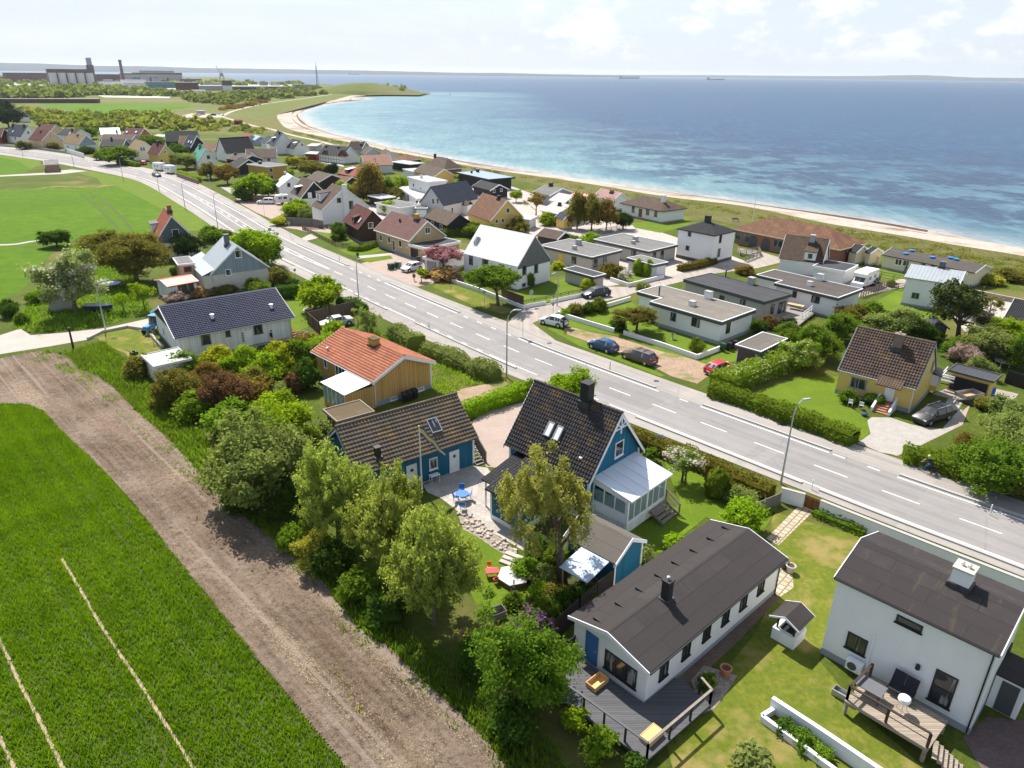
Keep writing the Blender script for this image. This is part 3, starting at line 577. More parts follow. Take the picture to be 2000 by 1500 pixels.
VERGE=[(95,690),(130,690),(200,668),(258,712),(300,745),(330,800),(400,850),(440,940),(480,1000),(560,1040),(640,1130),(720,1210),(800,1290),(900,1370),(1000,1440),(1090,1520)]
vp=[tuple(g2(p))for p in VERGE]+[tuple(g2(p))for p in SOIL_T[:2:-1]]
blades('verge_weeds',vp,60,0.5,0.16,'leaf_green','rank green weeds and grass between bare soil and gardens',5,None,0.8)
blades('verge_grass',vp,40,0.6,0.14,'leaf_weed','clumps of taller pale grass among the verge weeds',15,None,0.8,clump=.6)
SH=[(p[0]-26,p[1]+18)for p in SOIL_T[3:-1]]
blades('weed_tufts',[tuple(g2(p))for p in SOIL_T[3:-1]]+[tuple(g2(p))for p in SH[::-1]],60,0.3,0.13,'leaf_weed','scattered weed tufts along the ragged edge of the bare soil',12,None,0.9,z=.08,clump=.72)
blades('weed_tufts',[tuple(g2(p))for p in[(640,1290),(655,1300),(712,1395),(700,1398)]],60,0.25,0.12,'leaf_lime','line of yellow-green weeds in the middle of the bare soil',13,None,0.9,z=.1,clump=.6)
ORCH=[(620,1120),(700,1180),(800,1240),(900,1310),(1000,1380),(1090,1460),(1130,1560),(1000,1560),(900,1400),(753,1262),(660,1180)]
blades('long_grass',[tuple(g2(p))for p in ORCH],60,0.45,0.1,'leaf_green','long shaded grass beneath the willows by the soil edge',6)
blades('rough_grass_patch',[tuple(g2(p))for p in[(850,700),(975,742),(900,760),(862,800),(845,755),(770,690),(700,660),(720,640),(790,665)]],50,0.35,0.1,'leaf_bright','uncut bright grass behind the orange roofed house',8,None,0.8,clump=0.3)
blades('field_margin',[tuple(g2(p))for p in[(60,588),(95,520),(160,470),(230,465),(270,560),(300,612),(205,636),(150,645),(60,650),(20,640)]],14,0.5,0.22,'leaf_weed','shaggy grass and weeds around the old orchard trees',9)
sheet('lawn',[(560,590),(605,585),(690,605),(650,622),(600,640),(575,650),(545,600)],0.018,'lawn')
sheet('lawn',[(900,1030),(975,1075),(1010,1090),(1040,1120),(1040,1165),(985,1195),(930,1180),(900,1120)],0.018,'lawn')
sheet('lawn',[(1285,870),(1330,885),(1500,955),(1530,975),(1490,1040),(1440,1050),(1380,1010),(1290,1080),(1230,1075),(1225,1040),(1330,985)],0.018,'lawn')
sheet('lawn',[(1460,770),(1560,740),(1640,735),(1640,780),(1700,825),(1695,850),(1690,862),(1560,800)],0.018,'lawn')
sheet('lawn',[(1000,575),(1095,545),(1150,560),(1150,572),(1090,585),(1030,597)],0.018,'lawn')
sheet('lawn',[(1100,606),(1230,585),(1290,640),(1420,672),(1360,690),(1225,650),(1205,645)],0.018,'lawn')
sheet('lawn',[(603,450),(640,455),(690,460),(690,472),(655,480),(625,467)],0.018,'lawn')
sheet('lawn',[(660,488),(735,482),(748,490),(708,502),(682,498)],0.018,'lawn');sheet('lawn',[(703,507),(760,497),(768,505),(722,513)],0.018,'lawn')
sheet('lawn',[(1205,548),(1222,535),(1285,537),(1300,545),(1240,560)],0.018,'lawn');sheet('lawn',[(1690,600),(1765,560),(1790,600),(1850,620),(1700,640)],0.018,'lawn')
sheet('lawn',[(1230,435),(1300,430),(1345,425),(1345,440),(1290,455),(1240,445)],0.018,'lawn');sheet('lawn',[(1670,515),(1740,530),(1830,545),(1810,560),(1670,530)],0.018,'lawn')
sheet('lawn',[(1045,628),(1100,620),(1205,648),(1370,700),(1440,680),(1440,705),(1380,716),(1290,686),(1200,655),(1110,640),(1100,652),(1210,690),(1300,735),(1290,736),(1130,675)],0.018,'lawn')
sheet('lawn',[(1510,1000),(1690,1050),(1640,1130),(1600,1290),(1680,1390),(1760,1460),(1870,1560),(1330,1560),(1300,1450),(1400,1330),(1480,1230),(1530,1120),(1500,1060)],0.018,'lawn_dry')
sheet('dry_lawn',[(185,652),(250,640),(292,655),(318,690),(290,710),(262,715),(245,690),(200,672)],0.022,'lawn_dry')
sheet('village_yard',[(520,440),(560,430),(640,425),(700,455),(640,460),(605,455),(580,448)],0.016,'gravel_pink')
sheet('parking_yard',[(440,362),(485,383),(540,380),(570,390),(610,410),(560,415),(530,428),(500,415),(470,398)],0.016,'gravel_pink')
sheet('house_drive',[(705,515),(790,488),(830,505),(905,520),(870,548),(815,560),(770,545)],0.016,'gravel_pink')
sheet('garden_dirt',[(560,480),(700,410),(860,360),(960,350),(1100,400),(1250,440),(1430,500),(1480,520),(1330,540),(1180,560),(1000,480),(880,450),(760,430)],0.012,'gravel_grey')
sheet('garden_dirt',[(0,278),(120,287),(250,306),(350,330),(430,370),(520,420),(600,420),(760,370),(820,330),(700,290),(560,266),(300,258),(60,250)],0.008,'rough_grass')
sheet('gravel_strip',[(1100,641),(1118,640),(1160,650),(1200,657),(1290,686),(1345,700),(1386,714),(1400,730),(1378,738),(1362,750),(1311,735),(1255,706),(1208,688),(1150,668),(1108,654)],0.026,'dirt_drive')
sheet('gravel_yard',[(905,838),(945,805),(1030,783),(1075,775),(1120,800),(1000,900),(985,915),(950,912)],0.022,'gravel_pink')
sheet('dirt_drive',[(855,790),(900,760),(940,752),(985,745),(995,750),(950,775),(900,800),(870,800)],0.022,'dirt_drive')
sheet('patio',[(826,948),(922,910),(952,914),(985,960),(1045,1040),(1085,1055),(1078,1078),(1022,1076),(975,1048),(912,1013),(862,974),(835,962)],0.03,'patio_paving')
sheet('gravel_drive',[(1694,822),(1702,815),(1740,816),(1778,829),(1812,836),(1840,838),(1868,806),(1890,770),(1862,762),(1845,790),(1800,812),(1880,800),(1860,840),(1800,867),(1752,889),(1720,884),(1676,865),(1700,848)],0.022,'stone_chips')
sheet('drive_edge',[(1694,822),(1740,816),(1785,832),(1840,838),(1895,790),(1880,830),(1795,872),(1752,891),(1674,866),(1702,847)],0.02,'gravel_pink')
sheet('paving',[(1880,1440),(1930,1400),(2100,1420),(2100,1560),(1950,1560)],0.022,'dark_pavers')
sheet('slab_path',[(1497,1052),(1560,988),(1588,1000),(1520,1066)],0.024,'slab_path')
sheet('slab_path',[(1505,1128),(1520,1105),(1548,1125),(1550,1148),(1525,1165),(1500,1160)],0.024,'slab_path')
sheet('brick_path',[(1310,1345),(1330,1305),(1430,1215),(1510,1150),(1520,1170),(1440,1255),(1360,1330),(1345,1345)],0.024,'brick_path')
sheet('gravel_bed',[(1350,1330),(1375,1300),(1440,1320),(1425,1345),(1395,1385),(1370,1395)],0.026,'rubble')
sheet('rock_bed',[(895,1008),(925,1010),(975,1050),(1010,1078),(1000,1090),(975,1078),(930,1048),(905,1035)],0.034,'rubble')
sheet('flower_bed',[(1010,1095),(1060,1075),(1130,1110),(1110,1200),(1060,1230),(1000,1200),(1045,1165)],0.026,'bed_soil')
sheet('terrace',[(1310,530),(1330,500),(1400,518),(1395,530),(1340,545)],0.02,'sand');sheet('flagstone_path',[(700,500),(765,494),(768,498),(705,505)],0.022,'gravel_grey')
sheet('shed_yard',[(1100,1125),(1190,1150),(1270,1080),(1180,1040)],0.022,'bed_soil')
sheet('garage_paving',[(1820,770),(1885,745),(1990,770),(1960,800),(1900,790)],0.024,'garage_paving')
RC=[(2700,1330),(2300,1172),(1977,1051),(1808,990),(1662,936),(1423,846),(1232,774),(1077,714),(1015,689),(905,642),(774,585),(719,560),(643,526),(590,502),(540,478),(499,455),(471,438),(430,412),(388,388),(350,367),(322,354),(290,344),(245,334),(180,321),(120,310),(50,300),(0,293),(-120,278),(-300,262)]
rc=np.array(resample(catmull([g2(p)for p in RC],10),700));tg=np.gradient(rc,axis=0);tg/=np.linalg.norm(tg,axis=1)[:,None]
for _ in range(30):tg[1:-1]=(tg[:-2]+tg[1:-1]*2+tg[2:])/4
tg/=np.linalg.norm(tg,axis=1)[:,None];nrm=np.stack([-tg[:,1],tg[:,0]],1);rs_=np.concatenate([[0],np.cumsum(np.linalg.norm(np.diff(rc,axis=0),axis=1))])
def road_s(px):q=np.array(g2(px));return rs_[np.argmin(np.linalg.norm(rc-q,axis=1))]
def road_pt(s,o,z=0.0):
 x=np.interp(s,rs_,rc[:,0]);y=np.interp(s,rs_,rc[:,1]);i=np.interp(s,rs_,nrm[:,0]);j=np.interp(s,rs_,nrm[:,1]);return Vector((x+i*o,y+j*o,z))
def ribbon(m,s0,s1,o0,o1,z,step=2.0):
 n=max(1,int((s1-s0)/step));f=lambda o,s:o(s)if callable(o)else o
 for k in range(n):
  a,b=s0+(s1-s0)*k/n,s0+(s1-s0)*(k+1)/n
  m.poly([road_pt(a,f(o0,a),z),road_pt(a,f(o1,a),z),road_pt(b,f(o1,b),z),road_pt(b,f(o0,b),z)][::-1]if f(o1,a)>f(o0,a)else[road_pt(a,f(o0,a),z),road_pt(a,f(o1,a),z),road_pt(b,f(o1,b),z),road_pt(b,f(o0,b),z)],uv=[(f(o0,a),a),(f(o1,a),a),(f(o1,b),b),(f(o0,b),b)])
def spl(*kv):xs=sorted((road_s(k),v)for k,v in kv);return lambda s:float(np.interp(s,[a for a,_ in xs],[b for _,b in xs]))
m=MB();ribbon(m,0,rs_[-1],-3.7,3.75,0.05);struct(m.build('road','asphalt',merge=True))
far_o=spl(((2000,1060),-6.6),((1662,936),-6.9),((1423,846),-6.6),((1077,714),-6.8),((1000,680),-6.6),((905,642),-6.6),((774,585),-6.2),((640,520),-6.3),((471,438),-6.4),((350,367),-7.0),((245,334),-8.5),((0,293),-10))
near_o=spl(((2000,1060),4.9),((1662,936),4.9),((1400,840),5.2),((1077,714),5.8),((905,642),6.6),((719,560),6.2),((540,478),6.0),((388,388),6.6),((290,344),6.8),((120,310),8),((0,293),8.5))
m=MB();ribbon(m,0,rs_[-1],-3.6,far_o,0.045);struct(m.build('cycle_path','asphalt_path',merge=True))
m=MB();ribbon(m,0,rs_[-1],3.6,near_o,0.045);struct(m.build('pavement','asphalt_path',merge=True))
def kerb(segs,o):
 m=MB()
 for a,b in segs:
  s0,s1=sorted((road_s(a),road_s(b)));n=max(1,int((s1-s0)/2))
  for k in range(n):
   p,q=s0+(s1-s0)*k/n,s0+(s1-s0)*(k+1)/n
   m.hexa([road_pt(p,o-.14,0.02),road_pt(p,o+.14,0.02),road_pt(q,o+.14,0.02),road_pt(q,o-.14,0.02)],[road_pt(p,o-.14,0.17),road_pt(p,o+.14,0.17),road_pt(q,o+.14,0.17),road_pt(q,o-.14,0.17)])
 return struct(m.build('kerb','concrete'))
kerb([((1370,796),(1613,884)),((1752,929),(2200,1110)),((1012,663),(1280,761)),((760,555),(895,611)),((570,478),(643,526)),((410,400),(440,418)),((471,438),(499,455)),((322,354),(360,372)),((200,324),(260,337)),((0,293),(150,315))],-3.85)
kerb([((1250,815),(1560,945)),((1590,960),(2250,1200)),((810,631),(1010,718)),((690,575),(752,605)),((550,482),(615,512)),((380,384),(480,444)),((290,344),(360,372)),((0,293),(200,325))],3.9)
m=MB();Z=0.056;s0=road_s((1191,759))
k=-14
while True:
 a=s0-1+k*5.95
 if a>road_s((643,526)):break
 ribbon(m,a-1.5,a+1.5,-0.06,0.06,Z,1.5);k+=1
L0,L1=road_s((643,526)),road_s((360,373))
lens=lambda s:0.08+0.75*math.sin(math.pi*min(1,max(0,(s-L0)/(L1-L0))))**0.7
ribbon(m,L0,L1,lambda s:lens(s)-.06,lambda s:lens(s)+.06,Z);ribbon(m,L0,L1,lambda s:-lens(s)-.06,lambda s:-lens(s)+.06,Z)
for k in range(int((L1-L0)/7)):ribbon(m,L0+4+k*7,L0+6+k*7,-0.1,0.1,Z)
s=L1
while s<rs_[-1]:ribbon(m,s,s+3,-0.06,0.06,Z,1.5);s+=12
def edge(o,gaps):
 g=sorted([sorted((road_s(a),road_s(b)))for a,b in gaps]);s=0
 for a,b in g+[(rs_[-1],rs_[-1])]:
  ribbon(m,s,a,o-.08,o+.08,Z);q=a+1.5
  while q+1<b:ribbon(m,q,q+1.1,o-.08,o+.08,Z,1);q+=3.2
  s=b
edge(3.45,[((1205,780),(1050,730)),((960,690),(805,628)),((755,600),(690,570))]);edge(-3.3,[((1613,884),(1752,929)),((1290,765),(1365,795)),((900,612),(1010,660)),((680,518),(755,553))])
struct(m.build('road_markings','road_white'))
m=MB()
for px in((1073,671),(1282,745),(1523,829),(1530,831)):p=g2(px);m.box(p.x-.28,p.y-.28,.03,p.x+.28,p.y+.28,.058)
struct(m.build('road_drain','metal_dark'))
sheet('street',[(985,640),(1000,622),(1025,601),(1090,590),(1152,578),(1182,560),(1225,561),(1260,550),(1325,536),(1400,520),(1440,517),(1478,500),(1440,493),(1440,485),(1480,490),(1522,503),(1530,512),(1480,524),(1400,534),(1300,558),(1240,572),(1225,578),(1130,603),(1092,610),(1060,622),(1040,632),(1085,665),(1060,660)],0.04,'asphalt_street')
sheet('street',[(1600,560),(1680,545),(1720,555),(1760,545),(1830,548),(1760,562),(1680,580),(1640,590)],0.03,'asphalt_street');sheet('street',[(1860,620),(1900,600),(1905,575),(2100,610),(2100,640),(1960,620),(1930,660),(1900,665)],0.03,'gravel_grey')
sheet('side_road',[(590,297),(640,315),(670,322),(672,326),(630,318),(580,302)],0.03,'gravel_grey');sheet('side_road',[(430,365),(470,368),(520,383),(490,385),(450,378)],0.03,'asphalt_path')
def path(name,px,w,z,mat):
 P=catmull([g2(p)for p in px],4);m=MB()
 for i in range(len(P)-1):
  f=lambda j:(lambda t:Vector((-t.y,t.x))*w/2)((P[min(j+1,len(P)-1)]-P[max(j-1,0)]).normalized())
  m.poly([(*(P[i]-f(i)),z),(*(P[i+1]-f(i+1)),z),(*(P[i+1]+f(i+1)),z),(*(P[i]+f(i)),z)][::-1])
 return struct(m.build(name,mat,merge=True))
path('footpath',[(436,226),(455,217),(500,206),(537,200),(600,191.5),(652,183.5)],3.5,0.03,'sand');path('footpath',[(437,229),(500,247),(525,251),(570,264),(625,276),(662,287)],2.6,0.03,'sand')
sheet('parking_yard',[(342,229),(372,222),(436,222),(440,229),(380,231)],0.03,'sand');sheet('factory_yard',[(190,186),(335,187),(330,191.5),(205,190)],0.03,'concrete_pale');sheet('factory_yard',[(0,160),(440,163),(600,166),(440,172),(340,175),(0,172)],0.03,'gravel_grey')
path('farm_track',[(-60,478),(20,478),(60,472),(90,470)],1.3,0.03,'gravel_grey')
for l in([(158,381),(176,393),(198,412),(218,432),(234,450)],[(173,376),(196,389),(220,408),(242,430),(258,450)],[(0,478.5),(60,482),(120,470)],[(-40,380),(60,374),(150,374)]):path('field_tramline',l,.7,0.022,'crop_soil')
# houses
HGROUP='houses of the seaside village'
class House:
 def __init__(s,name,label,cat,A,B,C,ze,Rp=None,zr=None,ov=0.35,og=0.25,group=HGROUP,z0=0.0,w=None):
  a,b,c=at(*A,ze),at(*B,ze),at(*C,ze);a.z=b.z=c.z=0
  u=(b-a);s.L=u.length;u.normalize();v=Vector((-u.y,u.x,0));s.Wd=abs((c-a).dot(v))
  if w:s.Wd=w
  if a.length>200:
   s.Wd=min(max(s.Wd,6.2),9.0)
   if s.L>15:a=a+u*(s.L-15)/2;b=a+u*15;s.L=15.0
  s.u,s.v,s.a=u,v,a;s.ze=ze;s.ov,s.og=ov,og
  if zr is None:
   best=None
   for e in(a+v*s.Wd/2,b+v*s.Wd/2):
    z=ze+height_of((e.x,e.y,ze),Rp[1]);er=abs(proj((e.x,e.y,z))[0]-Rp[0])
    if best is None or er<best[0]:best=(er,z)
   zr=min(max(best[1],ze+0.3),ze+s.Wd*0.7)
  s.zr=zr;s.rz=math.atan2(u.y,u.x)
  s.root=thing(name,label,cat,(a.x,a.y,z0),s.rz,group);s.k=(zr-ze)/(s.Wd/2)
  s.inv=Matrix(((u.x,u.y,0,0),(v.x,v.y,0,0),(0,0,1,0),(0,0,0,1)))@Matrix.Translation(-a)
  s.roofo=s.root
 def lray(s,px):
  o=s.inv@Vector((0,0,CAMH));return o,(s.inv@(Vector((0,0,CAMH))+ray(*px)))-o
 def hit(s,face,px):
  o,d=s.lray(px)
  if face in 'fb':y=s.ov if face=='f' else s.Wd-s.ov;t=(y-o.y)/d.y
  elif face in 'lr':x=s.og if face=='l' else s.L-s.og;t=(x-o.x)/d.x
  elif face=='F':t=(s.ze+s.k*o.y-o.z)/(d.z-s.k*d.y)
  elif face=='B':t=(s.ze+s.k*(s.Wd-o.y)-o.z)/(d.z+s.k*d.y)
  return o+d*t
 def zroof(s,y):return s.ze+s.k*(y if y<=s.Wd/2 else s.Wd-y)
 def frame(s,face):
  return{'f':(Vector((1,0,0)),Vector((0,-1,0))),'b':(Vector((-1,0,0)),Vector((0,1,0))),'l':(Vector((0,-1,0)),Vector((-1,0,0))),'r':(Vector((0,1,0)),Vector((1,0,0)))}[face]
 def build(s,roof,wall,trim='white_paint',plinth='plinth_grey',fh=0.35,near=False,th=0.16,gable=None,gable_z=None,gutter=None,board=0.2,ridge=None):
  L,Wd,ze,zr,ov,og=s.L,s.Wd,s.ze,s.zr,s.ov,s.og;r=s.root
  zt=s.zroof(ov)-0.03;zm=zr-0.03;x0,x1,y0,y1=og,L-og,ov,Wd-ov;h=Wd/2
  m=MB();gm=1 if gable else 0
  m.poly([(x0,y0,0),(x1,y0,0),(x1,y0,zt),(x0,y0,zt)]);m.poly([(x1,y1,0),(x0,y1,0),(x0,y1,zt),(x1,y1,zt)])
  gz=zt if gable_z is None else gable_z
  for x,sg in((x0,1),(x1,0)):
   lo=[(x,y1,0),(x,y0,0),(x,y0,gz),(x,y1,gz)];
   if gz<=zt:up=[(x,y1,gz),(x,y0,gz),(x,y0,zt),(x,h,zm),(x,y1,zt)]
   if gz==zt:up=[(x,y1,zt),(x,y0,zt),(x,h,zm)]
   m.poly(lo if sg else lo[::-1]);m.poly(up if sg else up[::-1],gm)
  s.wall=m.build('wall',[wall,gable]if gable else wall,r)
  if fh:
   m=MB();e=0.025;m.prism([(x0-e,y0-e),(x1+e,y0-e),(x1+e,y1+e),(x0-e,y1+e)],0,fh);m.build('foundation',plinth,r)
  m=MB();sl=math.hypot(h,zr-ze);n=Vector((0,-(zr-ze),h)).normalized()
  for back in(0,1):
   def q(x,t,e=0.0):
    y=h*t/sl;p=Vector((x,y,ze+(zr-ze)*t/sl))+n*e
    if back:p=Vector((L-x,Wd-p.y,p.z))
    return p
   m.poly([q(0,0,-th),q(0,sl,-th),q(L,sl,-th),q(L,0,-th)])
   m.poly([q(0,0,-th),q(L,0,-th),q(L,0),q(0,0)]);m.poly([q(0,sl,-th),q(0,0,-th),q(0,0),q(0,sl)]);m.poly([q(L,0,-th),q(L,sl,-th),q(L,sl),q(L,0)])
   if not near:m.poly([q(0,0),q(L,0),q(L,sl),q(0,sl)],uv=[(0,0),(L,0),(L,sl),(0,sl)])
   else:
    row,cw=near;nr=max(1,round(sl/row));nc=max(1,round(L/cw));prof=[0.0,0.042,0.066,0.054,0.016]
    xs=[(c+i/5)*L/nc for c in range(nc)for i in range(5)]+[L];pr=[prof[i]for c in range(nc)for i in range(5)]+[0.0]
    prev=None
    for i in range(nr):
     t0,t1=sl*i/nr,sl*(i+1)/nr;lo=[q(x,t0,p+0.085)for x,p in zip(xs,pr)];hi=[q(x,t1,p+0.012)for x,p in zip(xs,pr)]
     for j in range(len(xs)-1):
      uv=[(xs[j],t0+.01),(xs[j+1]-.001,t0+.01),(xs[j+1]-.001,t1-.01),(xs[j],t1-.01)]
      m.poly([lo[j],lo[j+1],hi[j+1],hi[j]],uv=uv)
      bt=prev or[q(x,t0,0)for x in xs];m.poly([bt[j],bt[j+1],lo[j+1],lo[j]],uv=[uv[0],uv[1],uv[1],uv[0]])
     prev=hi
  s.roof=m.build('roof',roof,r);s.roofo=s.roof
  if ridge:
   m=MB();nn_=max(2,int(L/0.4))
   for i in range(nn_):m.tube([(L*i/nn_-.02,h,zr+.03),(L*(i+1)/nn_+.03,h,zr+.045)],[0.13,0.145],8)
   m.build('ridge_cap',ridge,s.roof)
  if trim:
   for x,nm in((0,'l'),(L,'r')):
    m=MB();sg=-1 if x==0 else 1;xa,xb=sorted((x+sg*0.003,x+sg*0.05))
    for ya,yb,za,zb in((-.02,h,ze,zr),(Wd+.02,h,ze,zr)):
     P=[(ya,za+.03),(yb,zb+.03),(yb,zb-board-th*.6),(ya,za-board-th*.3)]
     m.hexa([(xa,p[0],p[1])for p in P],[(xb,p[0],p[1])for p in P]);
    m.build('bargeboard',trim,r)
  if gutter:
   m=MB();m.tube([(0,-.06,ze-.06),(L,-.06,ze-.06)],.06,6);m.tube([(L-og-.1,-.06,ze-.08),(L-og-.1,ov-.07,ze-.45),(L-og-.1,ov-.07,.1)],.045,6);m.build('gutter',gutter,r)
  return s
 def corners(s,mat='white_paint',w=0.14):
  zt=s.zroof(s.ov)-.2
  for x in(s.og,s.L-s.og):
   for y in(s.ov,s.Wd-s.ov):m=MB();m.box(x-w/2-.02,y-w/2-.02,.36,x+w/2+.02,y+w/2+.02,zt);m.build('corner_board',mat,s.root)
  return s
 def opening(s,face,px,w,h,frame='white_paint',mull=1,bars=0,kind='window',pane='glass',z=None,fw=0.08,label=None,sill=None,swin=None,clampz=True):
  p=s.hit(face,px)if swin is None else swin
  r,n=s.frame(face);
  if face in 'fb':p.x=min(max(p.x,s.og+w/2+.1),s.L-s.og-w/2-.1);zt=s.zroof(s.ov)-h/2-.1
  else:
   p.y=min(max(p.y,s.ov+w/2+.1),s.Wd-s.ov-w/2-.1);zt=min(s.zroof(p.y-w/2),s.zroof(p.y+w/2))-h/2-.15
  if z is not None:p.z=z
  if clampz:p.z=min(max(p.z,h/2+.1),max(zt,h/2+.1))
  up=Vector((0,0,1));m=MB()
  def bx(mm,x0,z0,x1,z1,d0,d1):
   c=lambda x,zz,d:p+r*x+up*zz+n*d
   mm.hexa([c(x0,z0,d0),c(x1,z0,d0),c(x1,z0,d1),c(x0,z0,d1)][::-1],[c(x0,z1,d0),c(x1,z1,d0),c(x1,z1,d1),c(x0,z1,d1)][::-1])
  for a in((-w/2,-h/2,-w/2+fw,h/2),(w/2-fw,-h/2,w/2,h/2),(-w/2+fw,h/2-fw,w/2-fw,h/2),(-w/2+fw,-h/2,w/2-fw,-h/2+fw)):bx(m,*a,-.02,.06)
  for k in range(1,mull):x=-w/2+w*k/mull;bx(m,x-.035,-h/2+fw,x+.035,h/2-fw,.0,.05)
  for k in range(1,bars+1):zz=-h/2+h*k/(bars+1);bx(m,-w/2+fw,zz-.025,w/2-fw,zz+.025,.0,.045)
  if kind=='window':bx(m,-w/2-.06,-h/2-.06,w/2+.06,-h/2-.003,-.02,.12)
  o=m.build(kind,frame,s.root)
  g=MB()
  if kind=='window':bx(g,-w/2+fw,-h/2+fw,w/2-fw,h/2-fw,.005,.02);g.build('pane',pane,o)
  else:
   bx(g,-w/2+fw,-h/2+fw,w/2-fw,h/2-fw,.003,.035);lf=g.build('door_leaf',pane,o)
   hb=MB();bx(hb,w/2-.22,-.06,w/2-.12,-.02,.035,.075);hb.build('handle','steel',o)
  if label:o['label']=label
  return o
 def win(s,face,*pxs,w=1.0,h=1.1,**k):
  for px in pxs:s.opening(face,px,w,h,**k)
  return s
 def door(s,face,px,w=1.0,h=2.1,mat='white_paint',frame='white_paint',z0=0.3,**k):
  s.opening(face,px,w,h,frame,kind='door',pane=mat,z=h/2+z0,**k);return s
 def chimney(s,px,w=0.6,d=0.6,h=1.0,mat='black_paint',face='F',cap=None,rot=True,label=None,pots=0):
  p=s.hit(face,px);p.x=min(max(p.x,.4),s.L-.4);p.y=min(max(p.y,.3),s.Wd-.3);zt=p.z+h
  m=MB();m.box(p.x-w/2,p.y-d/2,p.z-1.0,p.x+w/2,p.y+d/2,zt)
  o=m.build('chimney',mat,s.roofo)
  if label:o['label']=label
  m=MB();e=.06;m.box(p.x-w/2-e,p.y-d/2-e,zt+.003,p.x+w/2+e,p.y+d/2+e,zt+.1);m.build('chimney_cap',cap or mat,o)
  m=MB();m.box(p.x-w/2-.12,p.y-d/2-.12,p.z-.45,p.x+w/2+.12,p.y+d/2+.12,p.z+.12);m.build('flashing','metal_dark',o)
  for k in range(pots):
   m=MB();m.lathe([(.09,0),(.1,.22),(.06,.24),(0,.24)],(p.x+(k-(pots-1)/2)*.35,p.y,zt+.1));m.build('chimney_pot','aluminium',o)
  return s
 def skylight(s,px,w,l,pane='glass',frame='grey_paint',face='F'):
  p=s.hit(face,px);sg=1 if face=='F' else-1;t=Vector((0,1,s.k*sg)).normalized()if face=='F' else Vector((0,1,-s.k)).normalized();n=Vector((1,0,0)).cross(t);X=Vector((1,0,0))
  m=MB();c=lambda x,y,e:p+X*x+t*y+n*e
  for a in((-w/2,-l/2,-w/2+.07,l/2),(w/2-.07,-l/2,w/2,l/2),(-w/2+.07,l/2-.07,w/2-.07,l/2),(-w/2+.07,-l/2,w/2-.07,-l/2+.07)):
   x0,y0,x1,y1=a;m.hexa([c(x0,y0,-.1),c(x1,y0,-.1),c(x1,y1,-.1),c(x0,y1,-.1)],[c(x0,y0,.24),c(x1,y0,.24),c(x1,y1,.24),c(x0,y1,.24)])
  o=m.build('skylight',frame,s.roofo);g=MB();e=.06
  g.hexa([c(-w/2+e,-l/2+e,.06),c(w/2-e,-l/2+e,.06),c(w/2-e,l/2-e,.06),c(-w/2+e,l/2-e,.06)],[c(-w/2+e,-l/2+e,.205),c(w/2-e,-l/2+e,.205),c(w/2-e,l/2-e,.205),c(-w/2+e,l/2-e,.205)]);g.build('pane',pane,o)
  return s
 def vent(s,*pxs,r=0.12,h=0.4,mat='steel',face='F'):
  for px in pxs:
   p=s.hit(face,px);m=MB();m.lathe([(r,-.2),(r,h),(r*1.4,h),(r*1.4,h+.06),(0,h+.1)],p,10);m.build('roof_vent',mat,s.roofo)
  return s
 def shed_roof(s,corners,th=0.12,mat='felt_dark',name='porch_roof',parent=None):
  """slab over four local points"""
  m=MB();b=[Vector(c)-Vector((0,0,th))for c in corners];m.hexa(b,[Vector(c)for c in corners]);return m.build(name,mat,parent or s.root)
 def dormer(s,px,w,h,roof,wall,face='F',slope=0.15,win=(1.0,.9),depth=None,frame='white_paint',gabled=False,trim='white_paint'):
  """box dormer standing on the front or back roof slope; px = foot of its front face"""
  p=s.hit(face,px);d=depth or min((h+.3)/max(s.k-slope,.15),s.Wd/2-(p.y if face=='F' else s.Wd-p.y)+.4)
  sg=1 if face=='F' else-1;y0,y1=p.y,p.y+sg*d;x0,x1=p.x-w/2,p.x+w/2;zt=p.z+h;zb=zt+d*slope
  m=MB();F_=[(x0,y0,p.z-.1),(x1,y0,p.z-.1),(x1,y0,zt),(x0,y0,zt)];m.poly(F_ if sg>0 else F_[::-1])
  for x in(x0,x1):m.poly([(x,y0,p.z-.1),(x,y1,p.z-.1),(x,y1,zb),(x,y0,zt)])
  if gabled:m.poly([(x0,y0,zt),(x1,y0,zt),(p.x,y0,zt+w*.45)])
  o=m.build('dormer',wall,s.root);e=.18
  if gabled:
   ap=zt+w*.45+.05;ax=p.x
   for xa in(x0-e,x1+e):s.shed_roof([(xa,y0-sg*e,zt-.05),(ax,y0-sg*e,ap),(ax,y1+sg*.6,ap),(xa,y1+sg*.6,zt-.05)],.1,roof,'dormer_roof',o)
  else:s.shed_roof([(x0-e,y0-sg*e,zt+.1),(x1+e,y0-sg*e,zt+.1),(x1+e,y1,zb+.12),(x0-e,y1,zb+.12)],.12,roof,'dormer_roof',o)
  ww,wh=win;zc=p.z+h*.5;m=MB();yf=y0-sg*.03;ya,yb=sorted((yf,y0+sg*.02))
  m.box(p.x-ww/2,ya,zc-wh/2,p.x+ww/2,yb,zc+wh/2);f=m.build('window',frame,o)
  m=MB();ya,yb=sorted((yf-sg*.015,y0));m.box(p.x-ww/2+.07,ya,zc-wh/2+.07,p.x+ww/2-.07,yb,zc+wh/2-.07);m.build('pane','glass',o)
  return s
